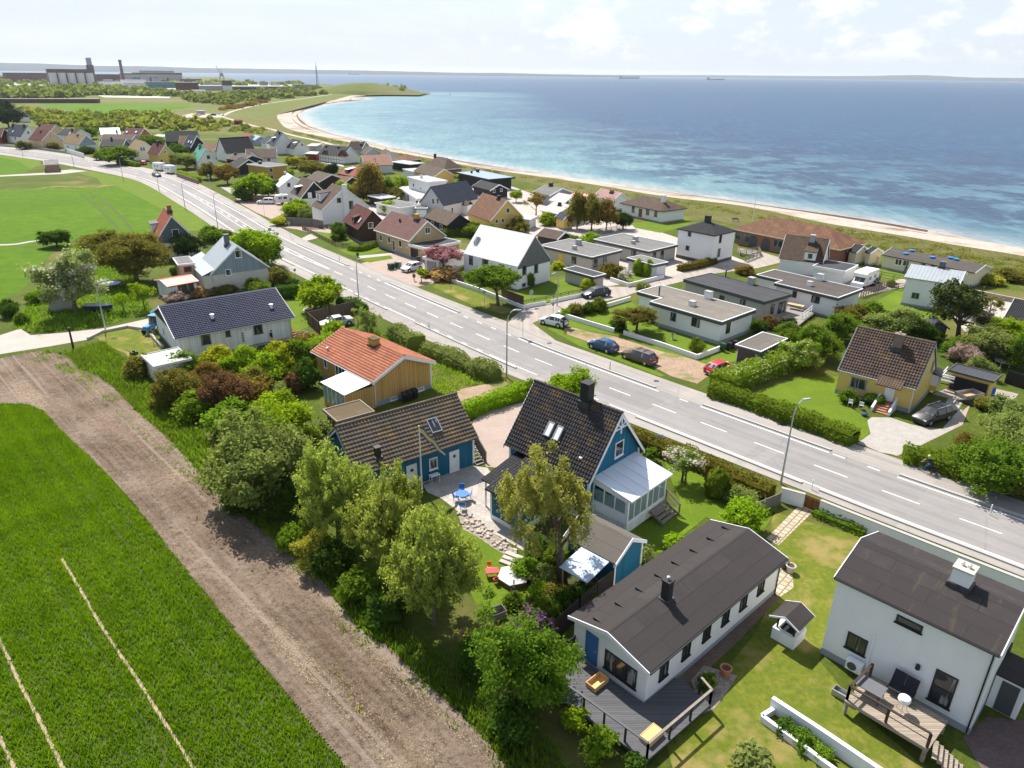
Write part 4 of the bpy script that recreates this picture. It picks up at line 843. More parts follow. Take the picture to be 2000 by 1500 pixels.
def hip_build(s,roof,wall,ins=None,plinth='plinth_grey',fh=0.3,th=0.15,fascia='white_paint'):
 """hipped roof over the House rectangle"""
 L,Wd,ze,zr,ov=s.L,s.Wd,s.ze,s.zr,s.ov;i=ins if ins is not None else min(Wd/2,L/2-.01);h=Wd/2;s.og=s.ov
 m=MB();x0,x1,y0,y1=ov,L-ov,ov,Wd-ov;m.prism([(x0,y0),(x1,y0),(x1,y1),(x0,y1)],0,ze+.05);s.wall=m.build('wall',wall,s.root)
 if fh:m=MB();e=.025;m.prism([(x0-e,y0-e),(x1+e,y0-e),(x1+e,y1+e),(x0-e,y1+e)],0,fh);m.build('foundation',plinth,s.root)
 m=MB();a,b,c,d=[Vector(p)for p in((0,0,ze),(L,0,ze),(L,Wd,ze),(0,Wd,ze))];p,q=Vector((i,h,zr)),Vector((L-i,h,zr))
 for f in([a,b,q,p],[b,c,q],[c,d,p,q],[d,a,p]):m.poly(f)
 dz=Vector((0,0,-th));m.poly([d+dz,c+dz,b+dz,a+dz])
 s.roof=m.build('roof',roof,s.root);s.roofo=s.roof
 m=MB();e=.003
 for(x_0,y_0,x_1,y_1)in((-.03,-.03,L+.03,-e),(-.03,Wd+e,L+.03,Wd+.03),(-.03,-e,-e,Wd+e),(L+e,-e,L+.03,Wd+e)):m.box(x_0,y_0,ze-th-.05,x_1,y_1,ze+.01)
 m.build('fascia',fascia,s.root);return s
class Flat:
 """flat-roofed building over a right-angled outline (photo points on the roof edge at height z)"""
 def __init__(s,name,label,cat,px,z,roof,wall,fascia='dark_grey_paint',rim='white_paint',fh=0.45,ov=0.3,plinth=0.3,rimw=0.14,group=HGROUP,plinth_mat='plinth_grey'):
  P=[g2(p,z)for p in px];n=len(P)
  area=sum(P[i].x*P[(i+1)%n].y-P[(i+1)%n].x*P[i].y for i in range(n))
  if area<0:P=P[::-1]
  k=max(range(n),key=lambda i:(P[(i+1)%n]-P[i]).length);P=P[k:]+P[:k]
  a=P[0];u=(P[1]-P[0]).normalized();v=Vector((-u.y,u.x));Lc=[((p-a).dot(u),(p-a).dot(v))for p in P]
  X=[0.0]*n;Y=[0.0]*n
  for i in range(n):
   j=(i+1)%n
   if i%2==0:Y[i]=Y[j]=(Lc[i][1]+Lc[j][1])/2
   else:X[i]=X[j]=(Lc[i][0]+Lc[j][0])/2
  s.P=[(x,y)for x,y in zip(X,Y)];s.z=z;s.n=n;s.ov=ov
  s.root=thing(name,label,cat,(a.x,a.y,0),math.atan2(u.y,u.x),group)
  s.inv=Matrix(((u.x,u.y,0,0),(v.x,v.y,0,0),(0,0,1,0),(0,0,0,1)))@Matrix.Translation(Vector((-a.x,-a.y,0)))
  s.Wp=s.inset(ov);z0=z-fh
  m=MB();m.prism(s.Wp,0,z0+.05);s.wall=m.build('wall',wall,s.root)
  if plinth:m=MB();m.prism(s.inset(ov-.025),0,plinth);m.build('foundation',plinth_mat,s.root)
  m=MB();m.prism(s.P,z0,z-.06);m.build('fascia',fascia,s.root)
  m=MB();inn=s.inset(rimw);m.prism(inn,z-.1,z-.03);s.roof=m.build('roof',roof,s.root)
  m=MB()
  for i in range(n):
   j=(i+1)%n;q=[(*s.P[i],0),(*s.P[j],0),(*inn[j],0),(*inn[i],0)];lo=[(p[0],p[1],z-.055)for p in q];hi=[(p[0],p[1],z+.05)for p in q];m.hexa(lo,hi)
  m.build('roof_edge',rim,s.roof)
 def inset(s,d):
  out=[]
  for i in range(s.n):
   p,a,b=Vector(s.P[i]),Vector(s.P[i-1]),Vector(s.P[(i+1)%s.n]);e0=(p-a).normalized();e1=(b-p).normalized();n0=Vector((-e0.y,e0.x));n1=Vector((-e1.y,e1.x))
   out.append(tuple(p+n0*d+n1*d))
  return out
 def side(s,px):
  """wall the photo point lies on: nearest wall facing the camera hit by its ray"""
  o=s.inv@Vector((0,0,CAMH));d=(s.inv@(Vector((0,0,CAMH))+ray(*px)))-o;best=None
  for i in range(s.n):
   a,b=Vector(s.Wp[i]),Vector(s.Wp[(i+1)%s.n]);e=(b-a);Ln=e.length;e.normalize();nv=Vector((e.y,-e.x));dn=d.x*nv.x+d.y*nv.y
   if dn>=0:continue
   t=((a.x-o.x)*nv.x+(a.y-o.y)*nv.y)/dn;p=o+d*t;q=(Vector((p.x,p.y))-a).dot(e);er=max(0,-q,q-Ln)*3+max(0,-p.z,p.z-s.z)
   if best is None or er<best[0]:best=(er,p,e,nv,a,Ln)
  return best[1:]
 def opening(s,px,w,h,frame='white_paint',mull=1,kind='window',pane='glass',z=None,label=None):
  p,e,nv,a,Ln=s.side(px);q=(Vector((p.x,p.y))-a).dot(e);w=min(w,Ln-.3);q=min(max(q,w/2+.1),Ln-w/2-.1);p=Vector((*(a+e*q),p.z if z is None else z));p.z=min(max(p.z,h/2+.05),s.z-.5-h/2)
  r,n,up=Vector((*e,0)),Vector((*nv,0)),Vector((0,0,1));m=MB();fw=.07
  def bx(mm,x0,z0,x1,z1,d0,d1):
   c=lambda x,zz,dd:p+r*x+up*zz+n*dd
   mm.hexa([c(x0,z0,d0),c(x1,z0,d0),c(x1,z0,d1),c(x0,z0,d1)][::-1],[c(x0,z1,d0),c(x1,z1,d0),c(x1,z1,d1),c(x0,z1,d1)][::-1])
  for b in((-w/2,-h/2,-w/2+fw,h/2),(w/2-fw,-h/2,w/2,h/2),(-w/2+fw,h/2-fw,w/2-fw,h/2),(-w/2+fw,-h/2,w/2-fw,-h/2+fw)):bx(m,*b,-.02,.06)
  for k in range(1,mull):x=-w/2+w*k/mull;bx(m,x-.03,-h/2+fw,x+.03,h/2-fw,0,.05)
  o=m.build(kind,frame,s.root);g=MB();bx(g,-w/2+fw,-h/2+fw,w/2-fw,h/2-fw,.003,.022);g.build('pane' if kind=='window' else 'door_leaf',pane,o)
  if label:o['label']=label
  return s
 def win(s,*pxs,w=1.0,h=1.2,**k):
  for px in pxs:s.opening(px,w,h,**k)
  return s
 def rooft(s,px):o=s.inv@Vector((0,0,CAMH));d=(s.inv@(Vector((0,0,CAMH))+ray(*px)))-o;return o+d*((s.z-.03-o.z)/d.z)
 def chimney(s,px,w=.7,d=.7,h=.9,mat='white_plaster',cap='concrete',name='chimney'):
  p=s.rooft(px);m=MB();m.box(p.x-w/2,p.y-d/2,p.z,p.x+w/2,p.y+d/2,p.z+h);o=m.build(name,mat,s.roof)
  m=MB();m.box(p.x-w/2-.05,p.y-d/2-.05,p.z+h+.003,p.x+w/2+.05,p.y+d/2+.05,p.z+h+.1);m.build('cap',cap,o);return s
 def pipe(s,px,r=.08,h=1.0,mat='black_paint'):
  p=s.rooft(px);m=MB();m.lathe([(r,0),(r,h),(r*1.3,h),(0,h+.08)],p,10);m.build('roof_pipe',mat,s.roof);return s
# the houses, nearest first
h=House('bungalow','long white bungalow with dark felt roof and blue door above a black deck','house',(1269,1315),(1538,1090),(1107,1205),2.95,(1186,1235),ov=.3,og=.25)
h.build('felt_dark','white_plaster',gutter='black_paint',board=.16).win('f',(1296,1309),(1340,1270),(1380,1235),(1417,1204),(1452,1175),(1486,1145),w=.8,h=1.05,frame='black_paint',mull=2)
h.door('l',(1155,1279),.95,2.15,'blue_door','blue_door',.45).win('l',(1212,1306),w=2.3,h=1.35,frame='black_paint',mull=3).chimney((1301,1170),.5,.5,1.35,'black_paint',cap='black_paint',pots=1)
for px in((1168,1213),(1210,1183),(1250,1154),(1287,1127),(1320,1102),(1356,1078),(1389,1055),(1418,1033)):
 p=h.hit('B',px);m=MB();m.box(p.x-.04,p.y-.35,p.z-.05,p.x+.04,p.y+.35,p.z+.1);m.build('roof_hook','black_paint',h.roof)
BUNG=h
h=House('two_storey_house','tall white rendered house with dark felt roof and wooden deck beside the road wall','house',(1630,1127),(1954,1281),(1722,1041),5.75,(1686,1051),ov=.15,og=.15)
h.build('felt_dark_lichen','white_plaster',gutter='black_paint',fh=.45,board=.16).win('f',(1673,1257),w=1.15,h=1.15,frame='black_paint',mull=2).win('f',(1776,1218),w=1.35,h=.5,frame='black_paint')
h.opening('f',(1839,1353),1.1,2.15,'black_paint',bars=1,kind='window',z=2.0);h.win('r',(1987,1242),(1966,1277),w=.9,h=1.2,frame='black_paint').win('r',(1942,1350),w=1.0,h=1.2,frame='black_paint')
h.chimney((1877,1138),.95,.95,1.0,'white_plaster',cap='beige_plaster',pots=2)
p=h.hit('f',(1794,1301));m=MB();m.lathe([(.02,-.14),(.13,-.12),(.11,.16),(0,.18)],(p.x,p.y-.13,p.z),10);m.build('wall_lamp','black_paint',h.root)
p=h.hit('f',(1669,1311));m=MB();m.box(p.x-.45,p.y-.5,.35,p.x+.45,p.y-.12,1.05);ac=m.build('heat_pump','white_paint',h.root);m=MB();m.tube([(p.x-.1,p.y-.5,.7),(p.x-.1,p.y-.515,.7)],.27,16);m.build('fan_grille','dark_grey_paint',ac)
m=MB();m.tube([(p.x+.55,p.y-.06,.4),(p.x+.55,p.y-.06,3.3)],.05,6);m.build('pipe','white_paint',h.root)
m=MB();m.box(h.L-.1,3.1,0,h.L+1.35,5.3,2.3);o=m.build('entry_porch','white_plaster',h.root);m=MB();m.box(h.L-.1,3.0,2.303,h.L+1.5,5.4,2.42);m.build('porch_roof','felt_dark',o);m=MB();m.box(h.L+.25,3.06,.05,h.L+1.1,3.098,2.1);m.build('porch_opening','dark_grey_paint',o)
WH2=h
h=House('blue_house','blue boarded house with steep black tiled roof and white glazed veranda','house',(984,869),(1151,946),(1275,886),3.75,(1223,807),ov=.45,og=.35)
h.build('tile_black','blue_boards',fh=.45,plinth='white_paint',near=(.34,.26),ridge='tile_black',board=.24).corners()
h.win('r',(1209,876),w=1.15,h=1.35).skylight((1075,839),.62,1.25,'lamp_clear','grey_paint').skylight((1092,847),.62,1.25,'lamp_clear','grey_paint').chimney((1146,784),.8,.8,1.6,'black_paint').vent((1134,897),r=.1,h=.12,mat='white_paint')
h.win('f',(1060,985),(1110,1000),w=1.0,h=1.3);BLUE=h
L,Wd=h.L,h.Wd;x=L+.02;m=MB();yc=Wd/2;zt=h.zr
for a,b in(((x,yc,zt-.2),(x,yc,zt-1.75)),((x,yc-.95,zt-1.25),(x,yc+.95,zt-1.25)),((x,yc-.06,zt-1.2),(x,yc-.62,zt-.72)),((x,yc+.06,zt-1.2),(x,yc+.62,zt-.72))):m.bar(a,b,.1,.1)
m.build('gable_ornament','white_paint',h.root)
vx0,vx1,vy0,vy1=L-.36,L+3.0,1.0,6.4;fl=.95;zi,zo=3.75,3.15
m=MB();m.box(vx0+.02,vy0+.1,0,vx1-.1,vy1-.1,fl);m.box(vx0+.02,vy0+.03,fl-.1,vx1,vy1-.03,fl+.05);vb=m.build('veranda_base','white_boards',h.root)
m=MB()
for y in(vy0+.1,vy0+2.72,vy1-.1):m.box(vx1-.14,y-.08,fl+.05,vx1-.01,y+.08,zo)
for k in range(7):y=vy0+.1+(vy1-vy0-.2)*k/6;m.box(vx1-.1,y-.035,fl+.05,vx1-.05,y+.035,zo)
m.box(vx1-.12,vy0,fl+.05,vx1-.02,vy1,fl+.2);m.box(vx1-.14,vy0,zo-.2,vx1,vy1,zo+.02)
for y in(vy0,vy1-.12):
 m.hexa([(vx0,y,fl),(vx1-.15,y,fl),(vx1-.15,y+.12,fl),(vx0,y+.12,fl)],[(vx0,y,fl+.85),(vx1-.15,y,fl+.85),(vx1-.15,y+.12,fl+.85),(vx0,y+.12,fl+.85)])
 m.hexa([(vx0,y,zi-.5),(vx1-.15,y,zo-.3),(vx1-.15,y+.12,zo-.3),(vx0,y+.12,zi-.5)],[(vx0,y,zi-.02),(vx1-.15,y,zo-.02),(vx1-.15,y+.12,zo-.02),(vx0,y+.12,zi-.02)])
 for k in range(4):xx=vx0+.02+(vx1-vx0-.3)*k/3;m.box(xx,y+.02,fl+.8,xx+.08,y+.1,zo)
vf=m.build('veranda_frame','white_paint',h.root);m=MB();m.box(vx1-.085,vy0+.1,fl+.2,vx1-.07,vy1-.1,zo-.15)
for y in(vy0+.05,vy1-.06):m.box(vx0+.1,y,fl+.85,vx1-.2,y+.012,zo-.28)
m.build('pane','clear_glass',vf)
def _poly(n):t=NT(n);return t.fin((0.62,0.66,0.70),0.35,0.5)
MDEF['polycarbonate']=_poly
rf=h.shed_roof([(vx0+.04,vy0-.15,zi+.12),(vx1+.3,vy0-.15,zo+.1),(vx1+.3,vy1+.15,zo+.1),(vx0+.04,vy1+.15,zi+.12)],.07,'polycarbonate','veranda_roof')
m=MB()
for k in range(6):y=vy0-.12+(vy1-vy0+.24)*k/5;m.bar((vx0+.06,y,zi+.15),(vx1+.3,y,zo+.13),.06,.05)
m.box(vx1+.303,vy0-.15,zo-.02,vx1+.36,vy1+.15,zo+.14);m.build('glazing_bar','white_paint',rf)
m=MB();sw0,sw1=vy1-2.25,vy1-.15
for k in range(4):z=fl-.1-k*.22;m.box(vx1+.03+k*.32,sw0,z-.06,vx1+.36+k*.32,sw1,z)
for y in(sw0-.05,sw1+.003):m.bar((vx1+.03,y+.02,fl-.2),(vx1+1.45,y+.02,.1),.05,.24)
st=m.build('stairs','weathered_wood',h.root);m=MB();y=sw1+.08
for dx,z in((.1,fl),(1.4,.1)):m.box(vx1+dx-.05,y,z-.2,vx1+dx+.05,y+.1,z+.9)
m.bar((vx1+.05,y+.05,fl+.9),(vx1+1.45,y+.05,1.0),.1,.06);m.bar((vx1+.05,y+.05,fl+.45),(vx1+1.45,y+.05,.55),.08,.04);m.build('handrail','weathered_wood',st)
e0=h.inv@at(1013.5,1043);ex1=e0.x;ey=e0.y;ex0=ex1-3.0
m=MB();m.box(ex0,ey,.42,ex1,h.ov+.05,2.75);ext=m.build('extension_wall','blue_boards',h.root);m=MB();m.box(ex0-.03,ey-.03,0,ex1+.03,h.ov,.42);m.build('foundation','white_paint',h.root)
for xx in(ex0,ex1):m=MB();m.box(xx-.09,ey-.025,.42,xx+.09,ey+.12,2.7);m.build('corner_board','white_paint',h.root)
m=MB();h.shed_roof([(ex0-.35,ey-.35,2.8),(ex1+.35,ey-.35,2.8),(ex1+.35,h.ov+.25,3.85),(ex0-.35,h.ov+.25,3.85)],.14,'tile_far_black','extension_roof')
q=h.inv@at(940,933,2.7);h.shed_roof([(q.x,q.y,2.6),(q.x+2.6,q.y,2.6),(q.x+2.6,h.ov+.1,3.5),(q.x,h.ov+.1,3.5)],.12,'tile_far_black','entry_roof')
m=MB()
for xx in(q.x+.25,q.x+2.3):m=MB();m.box(xx-.06,q.y+.2,0,xx+.06,q.y+.32,2.6);m.build('entry_post','white_paint',h.root)
h=House('blue_barn','blue boarded outbuilding with lichen-covered brown tiles and two white doors','outbuilding',(697,932),(935,855),(611,869),2.95,(646,834),ov=.4,og=.35)
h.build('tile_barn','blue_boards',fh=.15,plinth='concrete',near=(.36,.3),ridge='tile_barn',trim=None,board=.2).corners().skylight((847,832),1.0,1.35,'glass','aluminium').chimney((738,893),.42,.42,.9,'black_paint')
h.door('f',(804,926),1.0,2.1,z0=.12).door('f',(887,900),1.0,2.1,z0=.12).win('f',(846,905),w=.8,h=1.1)
for px in((804,918),(887,890)):
 p=h.hit('f',px);m=MB();m.tube([(p.x,p.y-.02,1.7),(p.x,p.y-.07,1.7)],.15,14);m.build('porthole','glass',h.root)
m=MB()
for ya,yb in((0,h.Wd/2),(h.Wd,h.Wd/2)):m.bar((.03,ya,h.ze-.2),(.03,yb,h.zr-.2),.06,.26)
for yy in(1.4,3.6,5.6):m.bar((.05,yy,h.zroof(yy)-.2),(.3,yy,h.zroof(yy)-.9),.07,.07)
m.build('gable_trim','white_paint',h.root);BARN=h
m=MB();x=h.L-.1
for k in range(7):m.box(x,.2+k*.3,.05+k*.2,x+1.1,.52+k*.3,.12+k*.2)
for xx in(x-.02,x+1.06):m.bar((xx,.2,-.02),(xx,2.4,1.4),.06,.25)
for k in(0,1):m.box(x+1.04,.3+k*2,k*1.3,x+1.14,.4+k*2,1.1+k*1.35)
m.bar((x+1.09,.3,1.05),(x+1.09,2.4,2.5),.1,.06);m.hexa([(x+1.07,.35,.2),(x+1.11,.35,.2),(x+1.11,2.3,1.5),(x+1.07,2.3,1.5)],[(x+1.07,.35,1),(x+1.11,.35,1),(x+1.11,2.3,2.3),(x+1.07,2.3,2.3)])
m.build('outside_stairs','weathered_wood',h.root)
h=House('ochre_house','ochre boarded house with orange tiled roof and white-roofed sun room','house',(607,686),(727,747),(860,711),3.1,(794,695),ov=.45,og=.4)
h.build('tile_orange','ochre_boards',fh=.55,plinth='plinth_grey',near=(.36,.28),ridge='tile_orange',board=.26,gutter='white_paint').win('f',(636,709),w=.6,h=1.2).win('f',(665,724),w=2.0,h=1.5,mull=3)
h.chimney((731,674),1.05,.8,.75,'ochre_plaster',cap='felt_moss').vent((640,685),r=.09,h=.35);
for y in(h.ov,h.Wd-h.ov):m=MB();m.box(h.L-h.og-.12,y-.1,.3,h.L-h.og+.05,y+.1,3.0);m.build('corner_board','white_paint',h.root)
m=MB();m.box(h.L-h.og+.003,h.ov+.2,2.95,h.L-h.og+.05,h.Wd-h.ov-.2,3.03);m.build('band_board','ochre_boards',h.root)
h.win('r',(769,785),(822,767),w=.9,h=.4,z=.3,clampz=False)
p0,p1=h.inv@at(626,747,2.55),h.inv@at(675,772,2.55);sx0,sx1,sy=p0.x,p1.x,min(p0.y,p1.y)
if sx1>h.L-.2:sx1=h.L-.2
m=MB();m.box(sx0+.15,sy+.15,0,sx1-.12,h.ov-.02,.5);m.box(sx1-.25,sy+.15,.5,sx1-.12,h.ov,2.5);m.build('sun_room_wall','ochre_boards',h.root);m=MB()
for k in range(6):x=sx0+.2+(sx1-sx0-.5)*k/5;m.box(x-.04,sy+.16,.5,x+.04,sy+.24,2.5)
m.box(sx0+.15,sy+.16,2.35,sx1-.2,sy+.26,2.55)
m.box(sx0+.15,sy+.26,2.4,sx0+.23,h.ov-.1,2.55)
for yy in(sy+.2,(sy+h.ov)/2,h.ov-.1):m.box(sx0+.15,yy-.04,.5,sx0+.23,yy+.04,2.6)
f_=m.build('sun_room_frame','white_paint',h.root);m=MB();m.box(sx0+.2,sy+.19,.5,sx1-.26,sy+.21,2.35);m.box(sx0+.18,sy+.25,.5,sx0+.2,h.ov-.02,2.5);m.build('pane','clear_glass',f_)
h.shed_roof([(sx0,sy,2.6),(sx1,sy,2.6),(sx1,h.ov-.1,3.0),(sx0,h.ov-.1,3.0)],.1,'metal_white','sun_room_roof')
h=House('white_house','white boarded house under a glossy dark blue tiled roof beside the farm track','house',(341,662),(576,619),(296,608),3.1,(304,598),ov=.5,og=.45)
h.build('tile_blue','white_boards',fh=.35,near=(.36,.3),board=.2,gutter='aluminium',gable='dark_brown_boards',gable_z=2.9).win('f',(402,662),(504,642),w=1.1,h=1.3,frame='dark_grey_paint').win('f',(445,651),w=.6,h=.8,frame='dark_grey_paint').door('f',(484,648),.9,2.0).vent((415,622),(530,602),r=.2,h=.5,mat='white_paint').win('l',(320,648),w=.9,h=1.2)
p=h.hit('f',(473,650));m=MB()
for k in range(4):m.box(p.x-.1,p.y-.05,1.0+k*.32,p.x+.1,p.y-.005,1.18+k*.32)
m.build('vent_block','dark_grey_paint',h.root)
h=House('yellow_house','yellow cottage with steep brown tiled roof and brick front steps','house',(1637,721),(1790,760),(1842,725),2.9,(1835,671),ov=.2,og=.1,w=8.1)
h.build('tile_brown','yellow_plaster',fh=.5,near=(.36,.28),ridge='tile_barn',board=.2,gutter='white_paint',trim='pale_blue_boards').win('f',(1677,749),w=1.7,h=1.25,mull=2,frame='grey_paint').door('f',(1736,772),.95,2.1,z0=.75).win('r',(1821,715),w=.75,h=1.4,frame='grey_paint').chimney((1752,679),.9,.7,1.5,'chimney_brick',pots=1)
d=h.hit('f',(1736,772)).x;h.shed_roof([(d-1.3,-1.0,2.75),(d+1.2,-1.0,2.75),(d+1.2,.4,3.35),(d-1.3,.4,3.35)],.1,'tile_far_brown','porch_roof')
m=MB()
for k in range(5):m.box(d-.7,h.ov-.9-k*.34,0,d+.75,h.ov-.55-k*.34,.72-k*.15)
m.box(d-.7,h.ov-.56,0,d+.75,h.ov,.75);st=m.build('front_steps','brick_steps',h.root);m=MB()
for x in(d-.95,d+.76):m.hexa([(x,-2.1,0),(x+.22,-2.1,0),(x+.22,h.ov,0),(x,h.ov,0)],[(x,-2.1,.5),(x+.22,-2.1,.5),(x+.22,h.ov,1.35),(x,h.ov,1.35)])
m.build('step_wall','white_plaster',st)
p=h.hit('r',(1815,765));x=h.L-h.og;m=MB();m.box(x,p.y-.9,.5,x+.7,p.y+.9,1.1);o=m.build('bay_base','yellow_plaster',h.root);m=MB();m.box(x,p.y-.85,1.1,x+.62,p.y+.85,2.3);m.build('bay_glass','glass',o);m=MB()
for yy in(-.88,-.3,.3,.82):m.box(x,p.y+yy,1.1,x+.68,p.y+yy+.06,2.35)
m.build('bay_frame','white_paint',o);h.shed_roof([(x-.02,p.y-1.05,2.75),(x+.95,p.y-1.05,2.38),(x+.95,p.y+1.05,2.38),(x-.02,p.y+1.05,2.75)],.08,'black_paint','bay_roof')
m=MB();m.box(x+.05,p.y+1.6,.7,x+1.9,h.Wd+1.4,.8);o=m.build('balcony','dark_grey_paint',h.root);m=MB()
for yy in(p.y+1.65,h.Wd+1.3):
 for z in(1.15,1.55,1.8):m.bar((x+.1,yy,z),(x+1.85,yy,z),.06,.12)
for z in(1.15,1.55,1.8):m.bar((x+1.82,p.y+1.65,z),(x+1.82,h.Wd+1.3,z),.06,.12)
m.build('balcony_rail','white_paint',o);m=MB()
for z in(2.6,3.0):m.bar((-.8,h.Wd-1.5,z),(-.8,h.Wd+.8,z),.06,.12);m.bar((h.L+.9,h.Wd-1.2,z),(h.L+.9,h.Wd+.8,z),.06,.12)
m.build('terrace_rail','white_paint',h.root);YEL=h
h=House('modern_house','white house with pale standing-seam metal roof and weathered grey timber gable','house',(905,495),(1011,521),(1082,506),3.9,(1050,460),ov=.08,og=.05)
h.build('metal_white','white_plaster',fh=.12,trim=None,gable='grey_boards',gable_z=3.4).win('r',(1024,528),(1047,524),w=.95,h=1.5,frame='dark_grey_paint').win('r',(1023,556),w=.8,h=.5,frame='dark_grey_paint').win('f',(920,508),w=.9,h=1.5,frame='dark_grey_paint').win('f',(980,520),w=1.2,h=.6,frame='dark_grey_paint').win('f',(948,512),w=1.4,h=.9,frame='dark_grey_paint').skylight((932,470),.8,1.3)
h=House('brick_house','yellow brick house with weathered maroon tiles and a square chimney','house',(730,449),(799,471),(879,462),3.3,(836,431))
h.build('tile_maroon','yellow_brick',fh=.5,gutter='white_paint').win('f',(744,464),(760,468),(782,476),w=1.1,h=1.3).win('f',(795,479),w=.5,h=.9).door('f',(769,474),1.0,2.1,'brown_paint').win('r',(835,450),w=1.2,h=1.2,mull=2).chimney((814,428),.9,.7,.9,'ochre_plaster').vent((781,432),r=.18,h=.5,mat='black_paint')
fg=Flat('garage','flat-roofed yellow brick garage with white fascia joined to the brick house','garage',[(800,474),(825,486),(897,472),(872,463)],2.7,'felt_slate','yellow_brick','white_paint',group='garages and sheds');fg.opening((809,497),2.2,1.9,'dark_brown_boards',kind='door',pane='dark_brown_boards',z=1.0)
fg=Flat('garage','plain white rendered garage behind the purple-leaved cherry','garage',[(833,500),(850,510),(912,493),(890,484)],2.5,'felt_pale','white_plaster','white_paint',group='garages and sheds');fg.opening((843,518),2.2,1.9,'grey_paint',kind='door',pane='grey_paint',z=1.0)
h=House('dark_chalet','small dark brown timber chalet with steep tiled roof and a dormer','house',(669,432),(699,449),(744,435),2.9,(724,412),ov=.4)
h.build('tile_dark_red','dark_brown_boards',trim='dark_brown_boards').win('r',(724,440),w=1.1,h=1.2).skylight((704,431),.6,1.2,'lamp_clear').dormer((690,434),1.6,1.0,'tile_dark_red','dark_brown_boards',slope=.3)
h=House('white_gable_house','tall white house with a broad gable carrying a wide wall chimney','house',(607,401),(628,411),(718,393),3.6,(666,366),ov=.15,og=.1,w=11.5)
h.build('tile_far_brown','white_plaster',trim='white_paint').win('r',(662,391),w=.9,h=1.0,frame='dark_grey_paint').win('r',(686,400),w=1.0,h=1.8,frame='dark_grey_paint').dormer((622,392),3.2,1.8,'tile_far_brown','white_plaster',slope=.1,win=(1.0,1.3))
m=MB();xx=h.L-h.og;yy=h.Wd/2;m.box(xx-.1,yy-.55,.3,xx+.35,yy+.55,h.zr+.7);m.build('wall_chimney','white_plaster',h.root)
h=House('white_cottage','narrow all-white cottage with white metal roof behind the parking yard','house',(534,358),(544,366),(579,347),3.4,(559,337),ov=.1,og=.1);h.build('metal_white','white_plaster',trim=None).win('r',(564,361),w=.8,h=1.0,frame='dark_grey_paint').chimney((553,338),.6,.5,.7,'pale_grey_plaster')
h=House('dormer_house','house with brown tiles, flat white dormer and black boarded gable','house',(566,376),(587,387),(640,373),2.8,(606,354),w=7.5);h.build('tile_far_brown','white_plaster',gable='black_boards',gable_z=2.5).dormer((578,377),1.6,1.5,'metal_white','black_boards',win=(.8,1.0)).win('r',(605,381),w=1.0,h=1.3,frame='white_paint',pane='white_paint')
Flat('functional_house','white cubic two-storey house with flat pale roofs and a corner terrace','house',[(800,347),(826,341),(868,351),(842,357)],6.2,'felt_pale','white_plaster','white_paint').win((808,361),w=.8,h=.8).win((822,368),w=.9,h=.5).chimney((823,348),.6,.6,.8)
Flat('house_wing','white single-storey wing in front of the cubic two-storey house','house',[(781,367),(802,361),(842,384),(818,391)],3.1,'felt_pale','white_plaster','white_paint').win((797,377),(815,384),w=1.5,h=1.6,frame='black_paint')
h=House('grey_house','pale grey house with steep ribbed slate roof and small white porch','house',(867,402),(935,388),(836,392),3.1,(850,364),ov=.2,og=.2);h.build('tile_slate','pale_grey_plaster',trim='dark_grey_paint').win('l',(846,393),(855,393),w=.8,h=1.3).win('f',(883,410),w=1.0,h=1.2);p=h.hit('f',(908,414)).x;m=MB();m.box(p-.9,-1.3,0,p+.9,.3,2.4);o=m.build('porch','white_paint',h.root)
for s_ in(-1,1):h.shed_roof([(p,-1.6,3.3),(p+s_*1.25,-1.6,2.4),(p+s_*1.25,.9,2.4),(p,.9,3.3)][::s_],.08,'tile_far_brown','porch_roof',o)
h=House('yellow_gable_house','yellow house with brown lichened tiles and white-trimmed gable','house',(911,416),(957,432),(1014,422),2.6,(995,390));h.build('tile_rust','yellow_plaster').win('r',(992,411),w=.9,h=1.1).win('r',(970,432),(982,431),w=.7,h=.9).chimney((974,388),.6,.6,.6,'black_paint')
h=House('low_brown_house','low dark house with wide brown tiled roof and a white roof seam','house',(828,424),(873,441),(918,434),2.3,(898,419));h.build('tile_far_brown','black_boards',trim='black_paint').win('f',(845,437),(862,443),w=1.4,h=1.0)
Flat('flat_bungalow','grey brick bungalow with flat grey roof and yellow door beside the metal-roofed house','house',[(1064,479),(1107,465),(1215,488),(1152,504)],2.9,'felt_grey','beige_plaster').win((1121,508),w=1.1,h=1.3,frame='dark_grey_paint').win((1163,514),(1181,510),w=.95,h=1.5,frame='dark_grey_paint').opening((1095,503),1.0,2.0,'yellow_paint',kind='door',pane='yellow_paint',z=1.1).chimney((1130,478),.9,.8,.9,'concrete').chimney((1122,487),.7,.6,.6,'felt_pale',name='roof_vent')
Flat('flat_bungalow','beige bungalow with flat grey roof in front of the white hip-roofed house','house',[(1159,468),(1214,455),(1322,477),(1272,491)],2.9,'felt_grey','beige_plaster').win((1238,493),w=1.1,h=1.2,frame='dark_grey_paint').win((1278,500),(1293,497),w=.95,h=1.6,frame='dark_grey_paint').chimney((1241,471),.8,.8,.8,'stone').chimney((1237,476),.6,.6,.5,'felt_pale',name='roof_vent')
Flat('garage','small beige garage with grey flat roof beside the navy estate car','garage',[(1100,525),(1124,519),(1184,535),(1160,541)],2.3,'felt_slate','beige_plaster',group='garages and sheds')
Flat('garage','white-walled flat garage with two clipped trees against its side','garage',[(1226,504),(1247,498),(1305,510),(1281,519)],2.4,'felt_grey','pale_grey_plaster',group='garages and sheds').opening((1291,525),2.2,1.9,kind='door',pane='white_paint',z=1.0)
